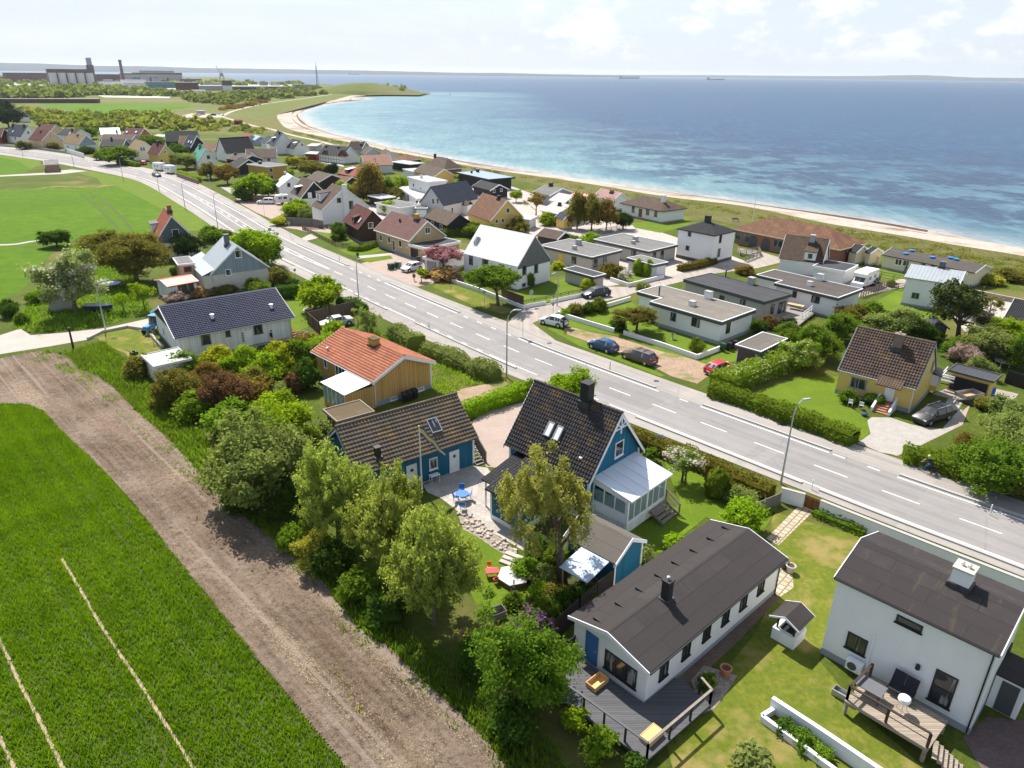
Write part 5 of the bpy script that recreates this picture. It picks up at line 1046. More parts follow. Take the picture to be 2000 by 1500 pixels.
FB=Flat('flat_bungalow','white L-shaped bungalow with tan flat roof behind the parked blue car','house',[(1240,571),(1289,556),(1475,604),(1414,629),(1270,590),(1294,580)],3.3,'felt_tan','white_plaster',fh=.5,plinth=.5).win((1315,619),w=.9,h=1.2,frame='dark_grey_paint').win((1359,628),w=1.3,h=1.3,frame='dark_grey_paint').win((1422,640),w=.95,h=1.6,frame='dark_grey_paint').chimney((1383,583),1.0,.7,1.0).chimney((1352,597),.8,.8,.6,'metal_white',name='roof_vent').pipe((1287,577),.1,1.3)
Flat('flat_bungalow','grey bungalow with slate-coloured flat roof and a rear terrace with glass rail','house',[(1342,546),(1384,532),(1545,574),(1492,591)],3.1,'felt_slate','beige_plaster',rim='dark_grey_paint').win((1410,582),(1451,590),w=.9,h=.8,frame='dark_grey_paint').win((1508,604),w=.9,h=1.5,frame='dark_grey_paint').opening((1527,596),1.8,2.0,'dark_grey_paint',mull=2,z=1.2).chimney((1467,555),.9,.8,1.0,'concrete').pipe((1417,541),.1,1.2)
Flat('flat_bungalow','white bungalow with dark brown flat roof in front of the motorhome','house',[(1476,537),(1512,526),(1685,564),(1642,581),(1511,554),(1526,547)],3.3,'felt_brown','white_plaster').win((1593,585),w=1.3,h=1.1,mull=2,frame='dark_grey_paint').win((1552,575),w=.7,h=1.0,frame='dark_grey_paint').chimney((1601,547),.9,.8,.9).chimney((1581,558),.7,.7,.6,'white_paint',name='roof_vent')
g=Flat('garage','white garage with weathered flat roof beside the red hatchback','garage',[(1433,674),(1492,647),(1538,663),(1487,686)],2.7,'felt_weathered','white_plaster',fh=.45,group='garages and sheds');g.opening((1452,705),2.2,2.1,'dark_grey_paint',kind='door',pane='dark_grey_paint',z=1.1)
h=House('hip_house','white cubic two-storey house with dark hipped roof and black chimney','house',(1322,446),(1396,460),(1439,450),5.6,zr=7.1,ov=.25);hip_build(h,'tile_far_black','white_plaster',fascia='black_paint',plinth='dark_grey_paint',fh=.6).win('f',(1347,457),w=.7,h=.8,frame='dark_grey_paint').win('f',(1343,484),w=.8,h=.8,frame='dark_grey_paint').win('r',(1407,466),(1404,493),w=.8,h=1.5,frame='dark_grey_paint');m=MB();m.box(h.L/2-.5,h.Wd/2-.4,6.2,h.L/2+.5,h.Wd/2+.4,8.2);m.build('chimney','black_paint',h.roof)
h=House('brick_villa','wide red brick villa with rust tiled hipped roof and arched porch near the beach','house',(1428,446),(1640,488),(1690,474),3.1,zr=5.9,ov=.7);hip_build(h,'tile_rust','red_brick',ins=6.0,fascia='cream_plaster',plinth='brown_brick').win('f',(1440,460),(1458,465),w=1.4,h=1.6,frame='teal_paint',mull=2).win('f',(1520,476),w=2.0,h=1.4,frame='teal_paint',mull=2)
p=h.hit('f',(1482,470)).x;m=MB()
for k in range(2):
 x=p-1.3+k*3.0;pts=[(x-1.0,0)]+[(x-1.0*math.cos(a),1.5+.9*math.sin(a))for a in np.linspace(0,math.pi,9)]+[(x+1.0,0)];m.poly([(q[0],h.ov-.03,max(q[1],.05))for q in pts])
m.build('porch_arch','dark_grey_paint',h.root)
h=House('tiled_cottage','white cottage with brown tiles, white dormer and grey chimney in front of the brick villa','house',(1521,504),(1607,515),(1641,509),2.7,(1632,467),ov=.2,og=.2,w=6.6);h.build('tile_far_brown','white_plaster',board=.25).chimney((1586,474),.8,.8,1.3,'concrete').dormer((1581,508),1.9,1.4,'tile_far_brown','white_plaster',slope=.35,win=(.9,1.0)).win('r',(1623,497),w=.6,h=1.1)
Flat('house_wing','white flat-roofed extension on the right of the tiled cottage','house',[(1586,518),(1616,507),(1676,518),(1650,531)],2.7,'felt_slate','white_plaster','white_paint')
h=House('cream_bungalow','long cream bungalow with low brown roof and small roof lights by the dunes','house',(1722,497),(1905,533),(1935,521),2.6,zr=3.5,ov=.4);h.build('felt_brown','cream_plaster',board=.2).win('f',(1755,512),(1770,514),w=1.2,h=1.1,mull=2).win('f',(1803,518),(1822,521),w=1.0,h=1.1).vent((1769,496),(1781,490),(1821,503),(1857,504),(1868,507),r=.35,h=.12,mat='sign_blue')
h=House('white_barn_house','white house with grey metal roof half hidden behind the pine','house',(1767,541),(1874,557),(1902,535),4.4,(1890,530),ov=.25);h.build('metal_grey','white_plaster').chimney((1840,522),.8,.7,.8,'slate_boards').win('f',(1788,577),w=1.0,h=.8,frame='dark_grey_paint').win('r',(1891,550),w=.7,h=.8,frame='dark_grey_paint')
h=House('white_small_house','small white house with dark roof cut off by the right picture edge','house',(1962,618),(2070,640),(2085,622),2.8,zr=4.8);h.build('tile_far_black','white_plaster').win('f',(1968,627),w=.8,h=.9,frame='dark_grey_paint')
h=House('beach_house','long white bungalow with dark brown hipped roof and white chimney above the beach','house',(1210,396),(1293,413),(1345,407),2.9,zr=4.9,ov=.5);hip_build(h,'tile_far_brown','white_plaster',ins=4.0,fascia='dark_grey_paint').win('f',(1237,409),(1265,414),w=1.0,h=1.4,frame='dark_grey_paint').win('f',(1281,417),w=1.0,h=1.5,frame='dark_grey_paint').door('f',(1251,415),1.4,2.2,'brown_paint');m=MB();m.box(h.L-3.6,h.Wd/2-1.2,3.5,h.L-2.8,h.Wd/2-.3,6.0);m.build('chimney','white_plaster',h.roof)
h=House('yellow_annex','low ochre house with pale grey roof between the tall trees and the sheds','house',(1055,411),(1088,418),(1112,404),2.8,zr=4.4);h.build('felt_pale','yellow_plaster').chimney((1093,401),.6,.6,.6,'black_paint')
h=House('annex_shed','little shed with slate gabled roof beside the ochre annex','shed',(1083,424),(1100,429),(1112,424),2.4,zr=3.5,group='garages and sheds');h.build('tile_slate','yellow_plaster')
Flat('shed','pale green garden shed with white flat roof behind the yellow gable house','shed',[(1014,424),(1030,418),(1046,424),(1030,432)],2.4,'metal_white','white_boards','white_paint',fh=.2,group='garages and sheds')
h=House('tool_shed','brown-roofed timber shed behind the pale metal-roofed house','shed',(1046,460),(1088,468),(1096,456),2.2,zr=3.4,group='garages and sheds');h.build('tile_far_brown','dark_brown_boards')
h=House('red_roof_house','white house with bright red metal roof and long low wing near the dunes','house',(1072,391),(1100,397),(1118,388),2.8,zr=4.4);h.build('metal_red','white_plaster').win('r',(1108,396),w=.8,h=.9)
h=House('red_roof_wing','long wing with bright red roof behind the tall poplars','house',(1105,387),(1142,394),(1152,385),2.8,zr=4.1);h.build('metal_red','white_plaster')
h=House('pink_roof_house','white house with pale pink tiled roof and dark red chimney','house',(1158,383),(1197,392),(1217,386),2.6,(1206,376));h.build('tile_pink','white_plaster').chimney((1195,376),.8,.7,.6,'red_brick')
h=House('blue_grey_house','low blue-grey house with grey roof and black chimney above the dune','house',(1040,375),(1073,382),(1110,371),2.8,zr=4.4);h.build('felt_grey','grey_blue_boards').chimney((1076,363),.9,.8,.7,'black_paint')
h=House('dark_gable_house','black timber house with dark tiled roof and white gable boards','house',(922,363),(957,372),(990,368),2.6,(972,360));h.build('tile_far_black','black_boards').win('r',(965,373),(979,371),w=.8,h=.8)
Flat('black_villa','black modern villa with wide blue-grey flat roof beside the beach','house',[(893,338),(932,331),(1007,346),(957,350)],3.6,'metal_pale_blue','black_boards','black_paint',rim='dark_grey_paint',ov=.9).chimney((933,336),.9,.7,.9,'black_paint').chimney((921,338),.5,.5,.7,'black_paint')
h=House('hip_cottage','dark cottage with bright orange-red hipped roof and white dormer','house',(656,338),(691,345),(712,335),2.7,zr=5.0,ov=.4);hip_build(h,'tile_far_red','black_boards',fascia='dark_grey_paint').dormer((677,337),1.8,.9,'metal_white','black_boards',win=(1.0,.6))
h=House('salmon_house','broad house with pale salmon tiled roof below the beach','house',(712,324),(768,322),(679,318),2.9,(694,303));h.build('tile_salmon','pale_grey_plaster').vent((732,312),mat='black_paint')
h=House('brown_gable_house','brown tiled house with diagonal white verge behind the dormer house','house',(596,349),(622,356),(650,345),2.8,zr=4.8);h.build('tile_far_brown','dark_brown_boards')
h=House('terracotta_house','low house with terracotta roof right of the brown gable','house',(636,354),(672,358),(680,350),2.5,zr=4.0);h.build('tile_rust','dark_brown_boards')
Flat('ochre_flat_house','mustard two-storey house with low grey flat roof behind the bright tree','house',[(481,323),(509,315),(556,321),(540,325.5)],5.4,'felt_grey','ochre_plaster','white_paint',fh=.25).win((529,332),(531,346),w=1.3,h=1.3).chimney((508,320),.9,.7,.7,'black_paint')
h=House('hip_villa','red brick house with brown pyramid roof close to the beach','house',(826,323),(868,331),(900,327),2.9,zr=6.0,ov=.5);hip_build(h,'tile_far_brown','red_brick');m=MB();m.box(1,h.Wd/2,3.5,1.7,h.Wd/2+.7,6.6);m.build('chimney','dark_brown_boards',h.roof)
h=House('yellow_roof_house','house with brown roof and sunlit yellow gable before the pyramid-roofed villa','house',(803,334),(850,346),(888,342),2.7,(868,330));h.build('tile_far_brown','yellow_plaster')
h=House('orange_hip_house','small dark house with orange-brown hipped roof near the sand','house',(763,311),(795,314),(812,309),2.5,zr=4.4,ov=.4);hip_build(h,'tile_rust','dark_brown_boards')
Flat('beach_pavilion','low house with pale blue flat roof next to the orange-brown hip','house',[(764,316),(785,312),(821,318),(806,322)],2.8,'felt_pale','black_boards','white_paint',fh=.2)
Flat('beach_annex','low white-roofed flat annex left of the cubic two-storey house','house',[(790,331),(806,327),(830,332),(812,337)],2.8,'felt_pale','white_plaster','white_paint',fh=.2)
Flat('garage','double white garage with grey roof behind the yellow brick house','garage',[(741,398),(766,388),(811,398),(793,409)],2.6,'felt_grey','white_plaster','white_paint',fh=.25,group='garages and sheds').opening((792,409),3.5,1.7,kind='door',pane='white_paint',z=.95)
Flat('garage','small garage with tan roof and teal fascia next to the double garage','garage',[(811,405),(820,392),(843,398),(830,409)],2.4,'felt_tan','white_plaster','teal_paint',fh=.3,group='garages and sheds').opening((832,411),2.2,1.6,kind='door',pane='white_paint',z=.9)
Flat('open_shed','white-roofed open shed between the broad white gable and the garages','shed',[(723,383),(742,377),(768,383),(748,389)],2.6,'felt_pale','dark_brown_boards','white_paint',fh=.2,group='garages and sheds')
h=House('brown_roof_house','white house with long brown roof and pointed front gable above the mustard house','house',(480,309),(541,308),(543,299),3.0,(538,290));h.build('tile_far_brown','white_plaster').dormer((494,311),4.2,1.0,'tile_far_brown','white_plaster',gabled=True,win=(.9,.9)).win('f',(525,312),w=1.2,h=1.0)
h=House('big_dark_house','large house with broad black roof behind the green-roofed house','house',(441,300),(500,296),(437,290),3.2,zr=8.6);h.build('tile_far_black','white_plaster').win('l',(438,297),w=.8,h=1.2)
h=House('black_house','black house with low tan roof behind the brown trees','house',(440,310),(472,314),(488,304),3.0,zr=4.6);h.build('tile_far_brown','black_boards').chimney((460,302),.6,.6,.6,'black_paint')
h=House('black_gable_house','black house with white-edged asymmetric gable left of the mustard house','house',(446,322),(462,328),(492,318),2.8,(478,311));h.build('tile_far_black','black_boards')
h=House('grey_gable_house','tall white gabled house with grey roof, black chimney and flat dormer','house',(522,280),(537,288),(569,273),3.2,(556,259));h.build('tile_slate','white_plaster').chimney((546,262),.7,.7,1.0,'black_paint').dormer((533,276),3.0,1.4,'metal_white','black_boards')
h=House('black_roof_house','white house with steep black roof and small white dormer near the red fence','house',(557,287),(574,292),(604,290),2.9,(590,275));h.build('tile_far_black','white_plaster').win('r',(590,283),w=.9,h=1.0).dormer((574,284),1.8,1.0,'white_paint','white_plaster')
h=House('half_timbered_house','long half-timbered house with black roof and two dark red gables','house',(619,300),(671,306),(686,301),2.9,(680,287));h.build('tile_far_black','white_plaster').dormer((634,302),2.6,.3,'tile_far_black','red_boards',gabled=True,win=(.5,.4)).dormer((668,305),4.0,.3,'tile_far_black','red_boards',gabled=True,win=(.7,.5)).chimney((637,285),.7,.6,.7,'white_plaster').chimney((661,287),.7,.6,.7,'white_plaster')
m=MB();
for k in range(9):x=1+k*(h.L-2)/8;m.box(x-.08,h.ov-.035,.3,x+.08,h.ov-.003,2.7)
m.box(.6,h.ov-.037,1.4,h.L-.6,h.ov-.004,1.55);m.build('timber_frame','fence_red',h.root)
h=House('red_annex','low white annex with flat red-framed front left of the half-timbered house','house',(594,300),(616,301),(620,294),2.8,zr=3.3);h.build('felt_pale','red_boards')
h=House('thatched_house','low house with black thatched roof at the edge of the sand','house',(677,290),(707,291),(711,285),2.6,zr=5.2);h.build('tile_thatch','grey_plaster').chimney((705,281),.7,.7,.8,'stone')
h=House('small_gable_house','small white-gabled house with brown verge right of the thatched roof','house',(704,299),(712,302),(730,295),2.7,(720,285));h.build('tile_far_brown','pale_grey_plaster')
h=House('beach_gable_house','small white-gabled house with brown roof closest to the waterline','house',(738,300),(748,306),(764,302),2.7,(752,290));h.build('tile_far_brown','white_plaster')
h=House('grey_white_house','narrow white house with grey roof and dark gable left of the tall white gable','house',(508,277),(518,281),(533,273),3.0,(522,264));h.build('tile_slate','white_plaster',gable='black_boards',gable_z=3.0)
h=House('red_summer_house','small wooden house with bright red roof at the edge of the meadow','house',(469,268),(478,272),(491,266),2.6,(480,258));h.build('tile_far_red','peach_plaster')
h=House('blue_summer_house','low pale blue summer house beside the red-roofed one','house',(486,271),(497,274),(510,270),2.5,(502,263));h.build('metal_pale_blue','pale_blue_boards')
Flat('flat_annex','low pale flat-roofed annex behind the black-roofed white house','house',[(600,284),(612,279),(628,281),(616,286)],2.6,'felt_pale','grey_plaster','white_paint',fh=.2)
h=House('slate_roof_house','large white house with steep blue slate roof, first whole house at the left edge','house',(6,264),(44,268),(69,255),3.4,(57,245));h.build('tile_slate','white_plaster').win('r',(55,259),w=.9,h=1.3).win('f',(16,268),(30,270),w=1.2,h=1.3).skylight((26,257),.8,1.3,'lamp_clear').chimney((25,246),.7,.7,.9,'black_paint').chimney((47,247),.7,.7,.9,'black_paint')
h=House('peach_house','peach house with dark red roof and wide gable facing the meadow road','house',(54,272),(81,275),(123,271),3.6,(100,255));h.build('tile_dark_red','peach_plaster').win('r',(99,266),(104,266),w=.6,h=1.2).win('f',(66,277),w=1.0,h=1.2).chimney((80,257),.6,.6,.6,'red_brick')
h=House('tan_roof_house','white house with straw-coloured roof and pale blue gable','house',(120,279),(155,284),(179,280),3.0,(168,264));h.build('tile_tan','white_plaster',gable='pale_blue_boards',gable_z=2.7).win('f',(133,287),(148,289),w=.9,h=1.4).win('r',(166,277),w=.8,h=.9).chimney((152,264),.6,.6,.8,'grey_plaster')
h=House('grey_gable_house','grey boarded house with black roof and white-edged left gable','house',(193,286),(240,286),(180,281),2.8,(185,272));h.build('tile_far_black','slate_boards').win('l',(187,284),w=.7,h=1.1).chimney((218,272),.6,.6,.8,'black_paint')
h=House('tan_gable_house','white gabled house with narrow tan roof behind the roadside trees','house',(246,293),(263,298),(287,290),3.2,(274,276));h.build('tile_tan','white_plaster').win('r',(276,291),(281,291),w=.5,h=1.2,frame='dark_grey_paint')
h=House('mustard_house','mustard yellow house with dark roof beside the two white campers','house',(287,299),(309,303),(343,304),3.4,(320,283));h.build('tile_dark_red','yellow_plaster').win('r',(322,297),w=1.1,h=1.0,mull=2).win('r',(310,315),w=1.0,h=1.3).win('f',(294,314),w=.8,h=1.2).chimney((308,281),.9,.8,1.1,'black_paint')
h=House('green_roof_house','white house with bright green metal roof and green chimney','house',(369,305),(390,318),(422,312),3.4,(402,290));h.build('metal_green','white_plaster').win('r',(407,307),w=1.2,h=1.4).chimney((391,289),.9,.8,1.2,'metal_green')
h=House('maroon_roof_house','house with maroon roof behind the peach house','house',(66,256),(98,257),(104,248),3.6,zr=6.6);h.build('tile_dark_red','peach_plaster').chimney((77,244),.6,.6,.6,'red_brick')
h=House('dark_roof_house','house with wide black roof and white gable behind the straw-coloured roof','house',(106,262),(147,266),(164,262),3.2,(150,253));h.build('tile_far_black','white_plaster').skylight((137,260),.8,1.2,'lamp_clear').chimney((141,255),.7,.6,1.0,'brown_paint')
h=House('pale_roof_house','house with pale blue metal roof and white left gable','house',(197,263),(236,262),(191,259),3.4,(196,250));h.build('metal_pale_blue','white_plaster').chimney((228,257),.6,.6,.8,'black_paint')
h=House('brick_roof_house','house with brick red roof and two roof lights behind the grey gable','house',(238,264),(272,265),(276,258),3.2,zr=6.2);h.build('tile_dark_red','red_brick').skylight((248,258),.9,1.3,'lamp_clear').skylight((266,258),.9,1.3,'lamp_clear')
h=House('brown_long_house','low house with long weathered brown roof behind the black-roofed grey house','house',(192,273),(258,274),(262,266),2.8,zr=5.0);h.build('tile_far_brown','grey_plaster')
h=House('black_barn_house','large house with plain black roof behind the brick gables','house',(323,277),(388,276),(320,268),3.0,(322,256));h.build('tile_far_black','black_boards')
h=House('brick_gable_house','house with rust red roof and white gable before the plain black roof','house',(348,284),(366,284),(342,280),2.8,(343,265));h.build('tile_rust','white_plaster')
h=House('navy_roof_house','house with navy blue roof, white verges and two roof lights','house',(355,287),(372,288),(400,278),2.8,(388,264));h.build('tile_slate','black_boards',board=.4).skylight((369,277),.7,1.3,'lamp_clear').skylight((374,278),.7,1.3,'lamp_clear')
h=House('rust_roof_house','low house with rust coloured roof behind the green-roofed house','house',(384,293),(414,296),(424,288),2.8,zr=5.4);h.build('tile_rust','white_plaster')
h=House('twin_rust_house','house with rust roof and white verge between green roof and big black roof','house',(412,294),(438,297),(446,289),2.8,zr=5.2);h.build('tile_rust','white_plaster')
h=House('white_bungalow','low white house with white flat roof at the meadow edge','house',(296,266),(320,267),(322,262),2.6,zr=3.2);h.build('felt_pale','white_plaster')
h=House('hillside_house','solitary white-gabled house among dark trees at the far left','house',(25,225),(43,232),(53,228),3.0,(38,212));h.build('tile_slate','white_plaster',gable='slate_boards',gable_z=3.0)
h=House('edge_house','dark red house cut off by the left picture edge','house',(-30,268),(2,268),(6,258),3.0,zr=6.5);h.build('tile_dark_red','red_boards')
h=House('grey_metal_house','grey and white gabled house with metal roof and wide low wing','house',(386,514),(410,536),(514,512),3.3,(461,480),ov=.25,og=.2);h.build('metal_grey','pale_blockwork',gable='grey_blue_boards',gable_z=3.0).win('r',(465,496),w=1.0,h=1.2).win('r',(446,532),w=.9,h=1.0).chimney((444,478),.7,.7,1.6,'slate_boards').dormer((482,482),3.2,1.2,'metal_white','slate_boards',face='B',slope=.1)
q=[h.inv@at(x,y,z)for x,y,z in((386,528,3.2),(423,524,3.2),(437,485,4.6),(374,490,4.6))];x0=min(q[0].x,q[3].x);x1=h.L-.2;y0=q[0].y
m=MB();m.box(x0+.2,min(y0,-1.2)+.2,0,x1,h.ov+.1,3.1);o=m.build('wing_wall','pale_blockwork',h.root);h.shed_roof([(x0,min(y0,-1.2),3.2),(x1+.2,min(y0,-1.2),3.2),(x1+.2,1.6,4.3),(x0,1.6,4.3)],.12,'metal_grey','wing_roof',o)
Flat('porch_annex','small pink-walled box with pale flat roof left of the metal-roofed house','house',[(339,507),(368,497),(378,510),(349,521)],4.0,'felt_grey','peach_plaster','white_paint',fh=.25).win((366,521),w=1.2,h=.9,frame='red_paint')
h=House('lean_to','low shed with faded red metal roof in front of the metal-roofed house','shed',(327,560),(388,549),(321,543),2.4,zr=2.9,group='garages and sheds');h.build('metal_red','white_boards',board=.1,fh=.1).win('f',(363,560),w=2.4,h=1.7,frame='dark_grey_paint',mull=3)
h=House('red_grey_house','narrow house with orange-red roof, grey gable and flat dormers on both sides','house',(288,459),(301,477),(372,456),3.1,(337,421),ov=.25);h.build('tile_far_red','white_plaster',gable='slate_boards',gable_z=3.0).win('r',(343,455),w=1.2,h=1.4).win('r',(329,485),w=1.1,h=.9).chimney((331,411),.7,.7,.9,'red_brick').dormer((296,452),3.0,1.6,'felt_grey','white_plaster',slope=.05).dormer((365,441),3.0,1.6,'felt_grey','white_plaster',face='B',slope=.05)
fs=Flat('tool_shed','white shed with flat pale green roof at the corner of the blue-tiled house','shed',[(272,692),(355,678),(369,701),(300,718)],2.5,'felt_pale','white_boards','white_paint',fh=.18,rim='felt_pale',plinth=0,group='garages and sheds')
Flat('block_hut','small grey block hut with flat mossy roof under the silver-leaved tree','shed',[(86,578),(91,562),(138,566),(139,577)],2.4,'felt_dark','concrete','dark_grey_paint',rim='felt_dark',fh=.15,plinth=0,group='garages and sheds')
Flat('bus_shelter','small flat brick hut standing between the far road and the field','shed',[(84,313),(115,312),(117,321),(86,322)],2.5,'felt_grey','brown_brick','concrete',rim='concrete',fh=.2,plinth=0,group='garages and sheds')
h=House('garden_shed','blue garden shed with brown shingle roof next to the birch','shed',(1101,1048),(1202,1102),(1268,1058),2.3,(1236,1051),ov=.25,og=.2,group='garages and sheds');h.build('felt_weathered','blue_boards',fh=.1,board=.2).corners(w=.1)
m=MB();b=h.shed_roof([(1.6,-2.4,1.85),(h.L-.5,-2.4,1.85),(h.L-.5,-.02,2.25),(1.6,-.02,2.25)],.04,'corrugated_clear','canopy_roof');
for x in(1.8,h.L-.7):m.box(x-.05,-2.25,0,x+.05,-2.15,1.85)
m.bar((1.7,-2.2,1.8),(h.L-.6,-2.2,1.8),.06,.1);m.build('canopy_post','timber',h.root)
Flat('flat_shed','low flat shed roof covered in moss between ochre house and blue barn','shed',[(628,800),(712,778),(722,805),(660,825)],2.2,'felt_moss','dark_brown_boards','weathered_wood',fh=.2,rim='weathered_wood',plinth=0,group='garages and sheds')
cpx=[(1848,715),(1860,706),(1957,742),(1915,745)]
g=Flat('carport','open-fronted yellow carport with dark corrugated roof behind the trailer','garage',[(1850,722),(1868,709),(1962,733),(1938,745)],2.4,'metal_dark','yellow_plaster','dark_grey_paint',fh=.18,rim='dark_grey_paint',plinth=0,group='garages and sheds');g.opening((1905,755),4.6,1.8,'timber',kind='door',pane='cloth_black',z=1.0)
h=House('green_shed','tiny dark green garden shed hidden in trees behind the yellow house','shed',(1801,626),(1816,640),(1842,630),2.0,(1820,617),group='garages and sheds');h.build('felt_slate','slate_boards',trim=None)
h=House('beach_shed','pair-gabled cream beach huts beside the brick villa','shed',(1655,490),(1673,494),(1692,488),2.4,(1684,480),group='garages and sheds');h.build('tile_far_black','cream_plaster')
h=House('beach_shed','cream hut with black roof standing at the right of the paired hut','shed',(1688,492),(1700,495),(1716,489),2.4,(1709,481),group='garages and sheds');h.build('tile_far_black','cream_plaster')
# vegetation
def leaf_quads(C,nrm,size,rs,asp=0.55,droop=0.0):
 """diamond leaves at C (n,3), roughly facing nrm"""
 n=len(C);d=rs.normal(size=(n,3))+nrm*0.9;d[:,2]+=0.35;d/=np.linalg.norm(d,axis=1)[:,None]+1e-9
 a=rs.normal(size=(n,3));a[:,2]-=droop;a-=d*(a*d).sum(1)[:,None];a/=np.linalg.norm(a,axis=1)[:,None]+1e-9;b=np.cross(d,a)
 s=(size*rs.uniform(0.6,1.4,n))[:,None]
 return np.stack([C-a*s,C+b*s*asp,C+a*s,C-b*s*asp],1)
CROWNS={}
def crown_mesh(kind,var,mat):
 key=(kind,var,mat)
 if key in CROWNS:return CROWNS[key]
 gk=(kind,var)
 rs=np.random.RandomState(sum(map(ord,kind))*7+var)
 K={'big':(170,130,.034,.15,.28,0,.5),'tree':(100,90,.055,.19,.3,0,.5),'bush':(60,90,.075,.24,.22,0,.66),'small':(24,40,.15,.3,.2,0,.66),'willow':(230,150,.036,.13,.22,.3,.4),'birch':(90,170,.03,.14,.34,1.8,.3),'sparse':(46,60,.06,.19,.4,0,0),'fine':(140,120,.042,.17,.42,0,.48),'far':(20,26,.19,.32,.3,0,.62),'poplar':(90,70,.07,.24,.35,0,.45),'loose':(120,150,.032,.15,.5,.1,.3),'topiary':(120,50,.06,.14,.05,0,.86)}[kind]
 nc,nl,ls,cr_,lump,droop,core=K
 d=rs.normal(size=(nc,3));d/=np.linalg.norm(d,axis=1)[:,None];d[:,2]=np.where(d[:,2]<-0.55,-d[:,2]*.6,d[:,2])
 ph=rs.uniform(0,6,6)
 def rad(D):return 1+lump*(np.sin(D[:,0]*3.1+ph[0])*np.sin(D[:,1]*3.3+ph[1])*.9+.6*np.sin(D[:,2]*4.3+ph[2]+D[:,0]*2.2))
 rr=rad(d)*rs.uniform(.55,1.0,nc)**.45*(.86 if lump>.1 else .93);c=d*rr[:,None]
 if kind=='birch':c[:,2]-=0.25*(np.hypot(c[:,0],c[:,1]))**1.5
 idx=np.repeat(np.arange(nc),nl);off=rs.normal(size=(nc*nl,3))*cr_*.55;csz=rs.uniform(.6,1.35,nc)[idx][:,None]
 if kind=='willow':
  t=rs.rand(nc*nl,1);dirs=(d*.8+rs.normal(size=(nc,3))*.45+np.array([0,0,.75]))[idx];dirs/=np.linalg.norm(dirs,axis=1)[:,None];off=off*.55+dirs*(t-.3)*.42
 if kind=='birch':
  t=rs.rand(nc*nl,1);off=off*.6+np.array([0,0,-1])*t*.42*rs.uniform(.3,1.3,nc)[idx][:,None]
 C=c[idx]+off*csz;L=leaf_quads(C,d[idx],ls,rs,.42 if kind in('willow','birch')else .6,droop)
 uv=np.stack([np.repeat(rs.rand(nc)[idx],4),np.repeat(rs.rand(nc*nl),4)],1)
 V=L.reshape(-1,3);Fq=np.arange(len(V)).reshape(-1,4)
 if core:
  n1,n2=14,22;th=np.linspace(0,np.pi,n1+1);p2=np.linspace(0,2*np.pi,n2+1)[:-1];T,Pp=np.meshgrid(th,p2,indexing='ij');D=np.stack([np.sin(T)*np.cos(Pp),np.sin(T)*np.sin(Pp),np.cos(T)],-1).reshape(-1,3)
  cv=D*(rad(D)*core*(1+.12*rs.normal(size=len(D))))[:,None];I=np.arange(len(D)).reshape(n1+1,n2);J=np.roll(I,-1,1)
  q=np.stack([I[:-1],I[1:],J[1:],J[:-1]],-1).reshape(-1,4);V=np.concatenate([V,cv]);Fq=np.concatenate([Fq,q+len(L)*4]);uv=np.concatenate([uv,np.tile([[.2,.3]],(q.size,1))])
 V=V.copy();V[:,2]=V[:,2]*.5+.5
 me=np_mesh('crown',V,Fq,uv,mat,'mesh');CROWNS[key]=me;return me
def trunk_mb(h,r,lean=(0,0),spread=1.0,limbs=5,seed=0,top=0.9):
 rs=random.Random(seed);m=MB();P=[Vector((lean[0]*t**1.3+rs.uniform(-.06,.06)*h*.2*t,lean[1]*t**1.3+rs.uniform(-.06,.06)*h*.2*t,h*t))for t in(0,.12,.35,.6,top)]
 m.tube(P,[r*1.35,r,r*.85,r*.6,r*.25],9)
 for k in range(limbs):
  a=2*math.pi*(k+rs.random()*.6)/limbs;t=rs.uniform(.25,.55);b=Vector((lean[0]*t**1.3,lean[1]*t**1.3,h*t));e=b+Vector((math.cos(a)*spread*rs.uniform(.5,.85),math.sin(a)*spread*rs.uniform(.5,.85),h*rs.uniform(.2,.42)));mid=(b+e)/2+Vector((0,0,-h*.03))
  m.tube([b,mid,e],[r*.5,r*.33,r*.1],6)
  for q in range(2):
   a2=a+rs.uniform(-1,1);e2=mid+Vector((math.cos(a2)*spread*.4,math.sin(a2)*spread*.4,h*rs.uniform(.08,.25)));m.tube([mid,e2],[r*.25,r*.06],5)
 return m
TG='trees of the gardens';BG='garden shrubs';tcount=0
def plant(name,kind,mat,base,wpx,top,label,trunk=True,clear=.18,cat=None,group=None,dx=0,dpy=1.0,r=None,crown_px=None):
 """base: ground pixel, wpx: crown width in pixels, top: pixel row of the crown's top"""
 global tcount;tcount+=1
 b=at(*base);D=depth(b);w=wpx*D/F;h=height_of(b,top)if top<base[1]else 2.0
 h=max(.25,h-w*.09)
 h=max(h,w*(.54 if trunk else .4))
 cat=cat or('tree' if trunk else 'shrub');group=group or(TG if trunk else BG)
 o=thing(name,label,cat,(b.x,b.y,0),random.uniform(0,6.28),group)
 cz=h*clear if trunk else-h*.12;o.rotation_euler.z=rz=random.uniform(0,6.28);lx=dx*D/F;lean=(lx*math.cos(-rz),lx*math.sin(-rz))
 c=link_mesh('crown' if trunk else 'foliage',crown_mesh(kind,tcount%3,mat),o);c.location=(lean[0],lean[1],cz);c.scale=(w/2*.95,w/2*.95*dpy,(h-cz)*.97)
 if trunk:trunk_mb(h*.85,r or max(.07,w*.028),lean,w*.34,6 if w>3 else 4,tcount).build('trunk','bark',o,smooth=True)
 else:
  m=MB();rs=random.Random(tcount)
  for k in range(4):a=rs.uniform(0,6.28);m.tube([(0,0,-.05),(math.cos(a)*w*.12,math.sin(a)*w*.12,h*.3),(math.cos(a)*w*.25,math.sin(a)*w*.25,h*.62)],[.04,.03,.012],5)
  m.build('stem','bark',o)
 return o
T=plant
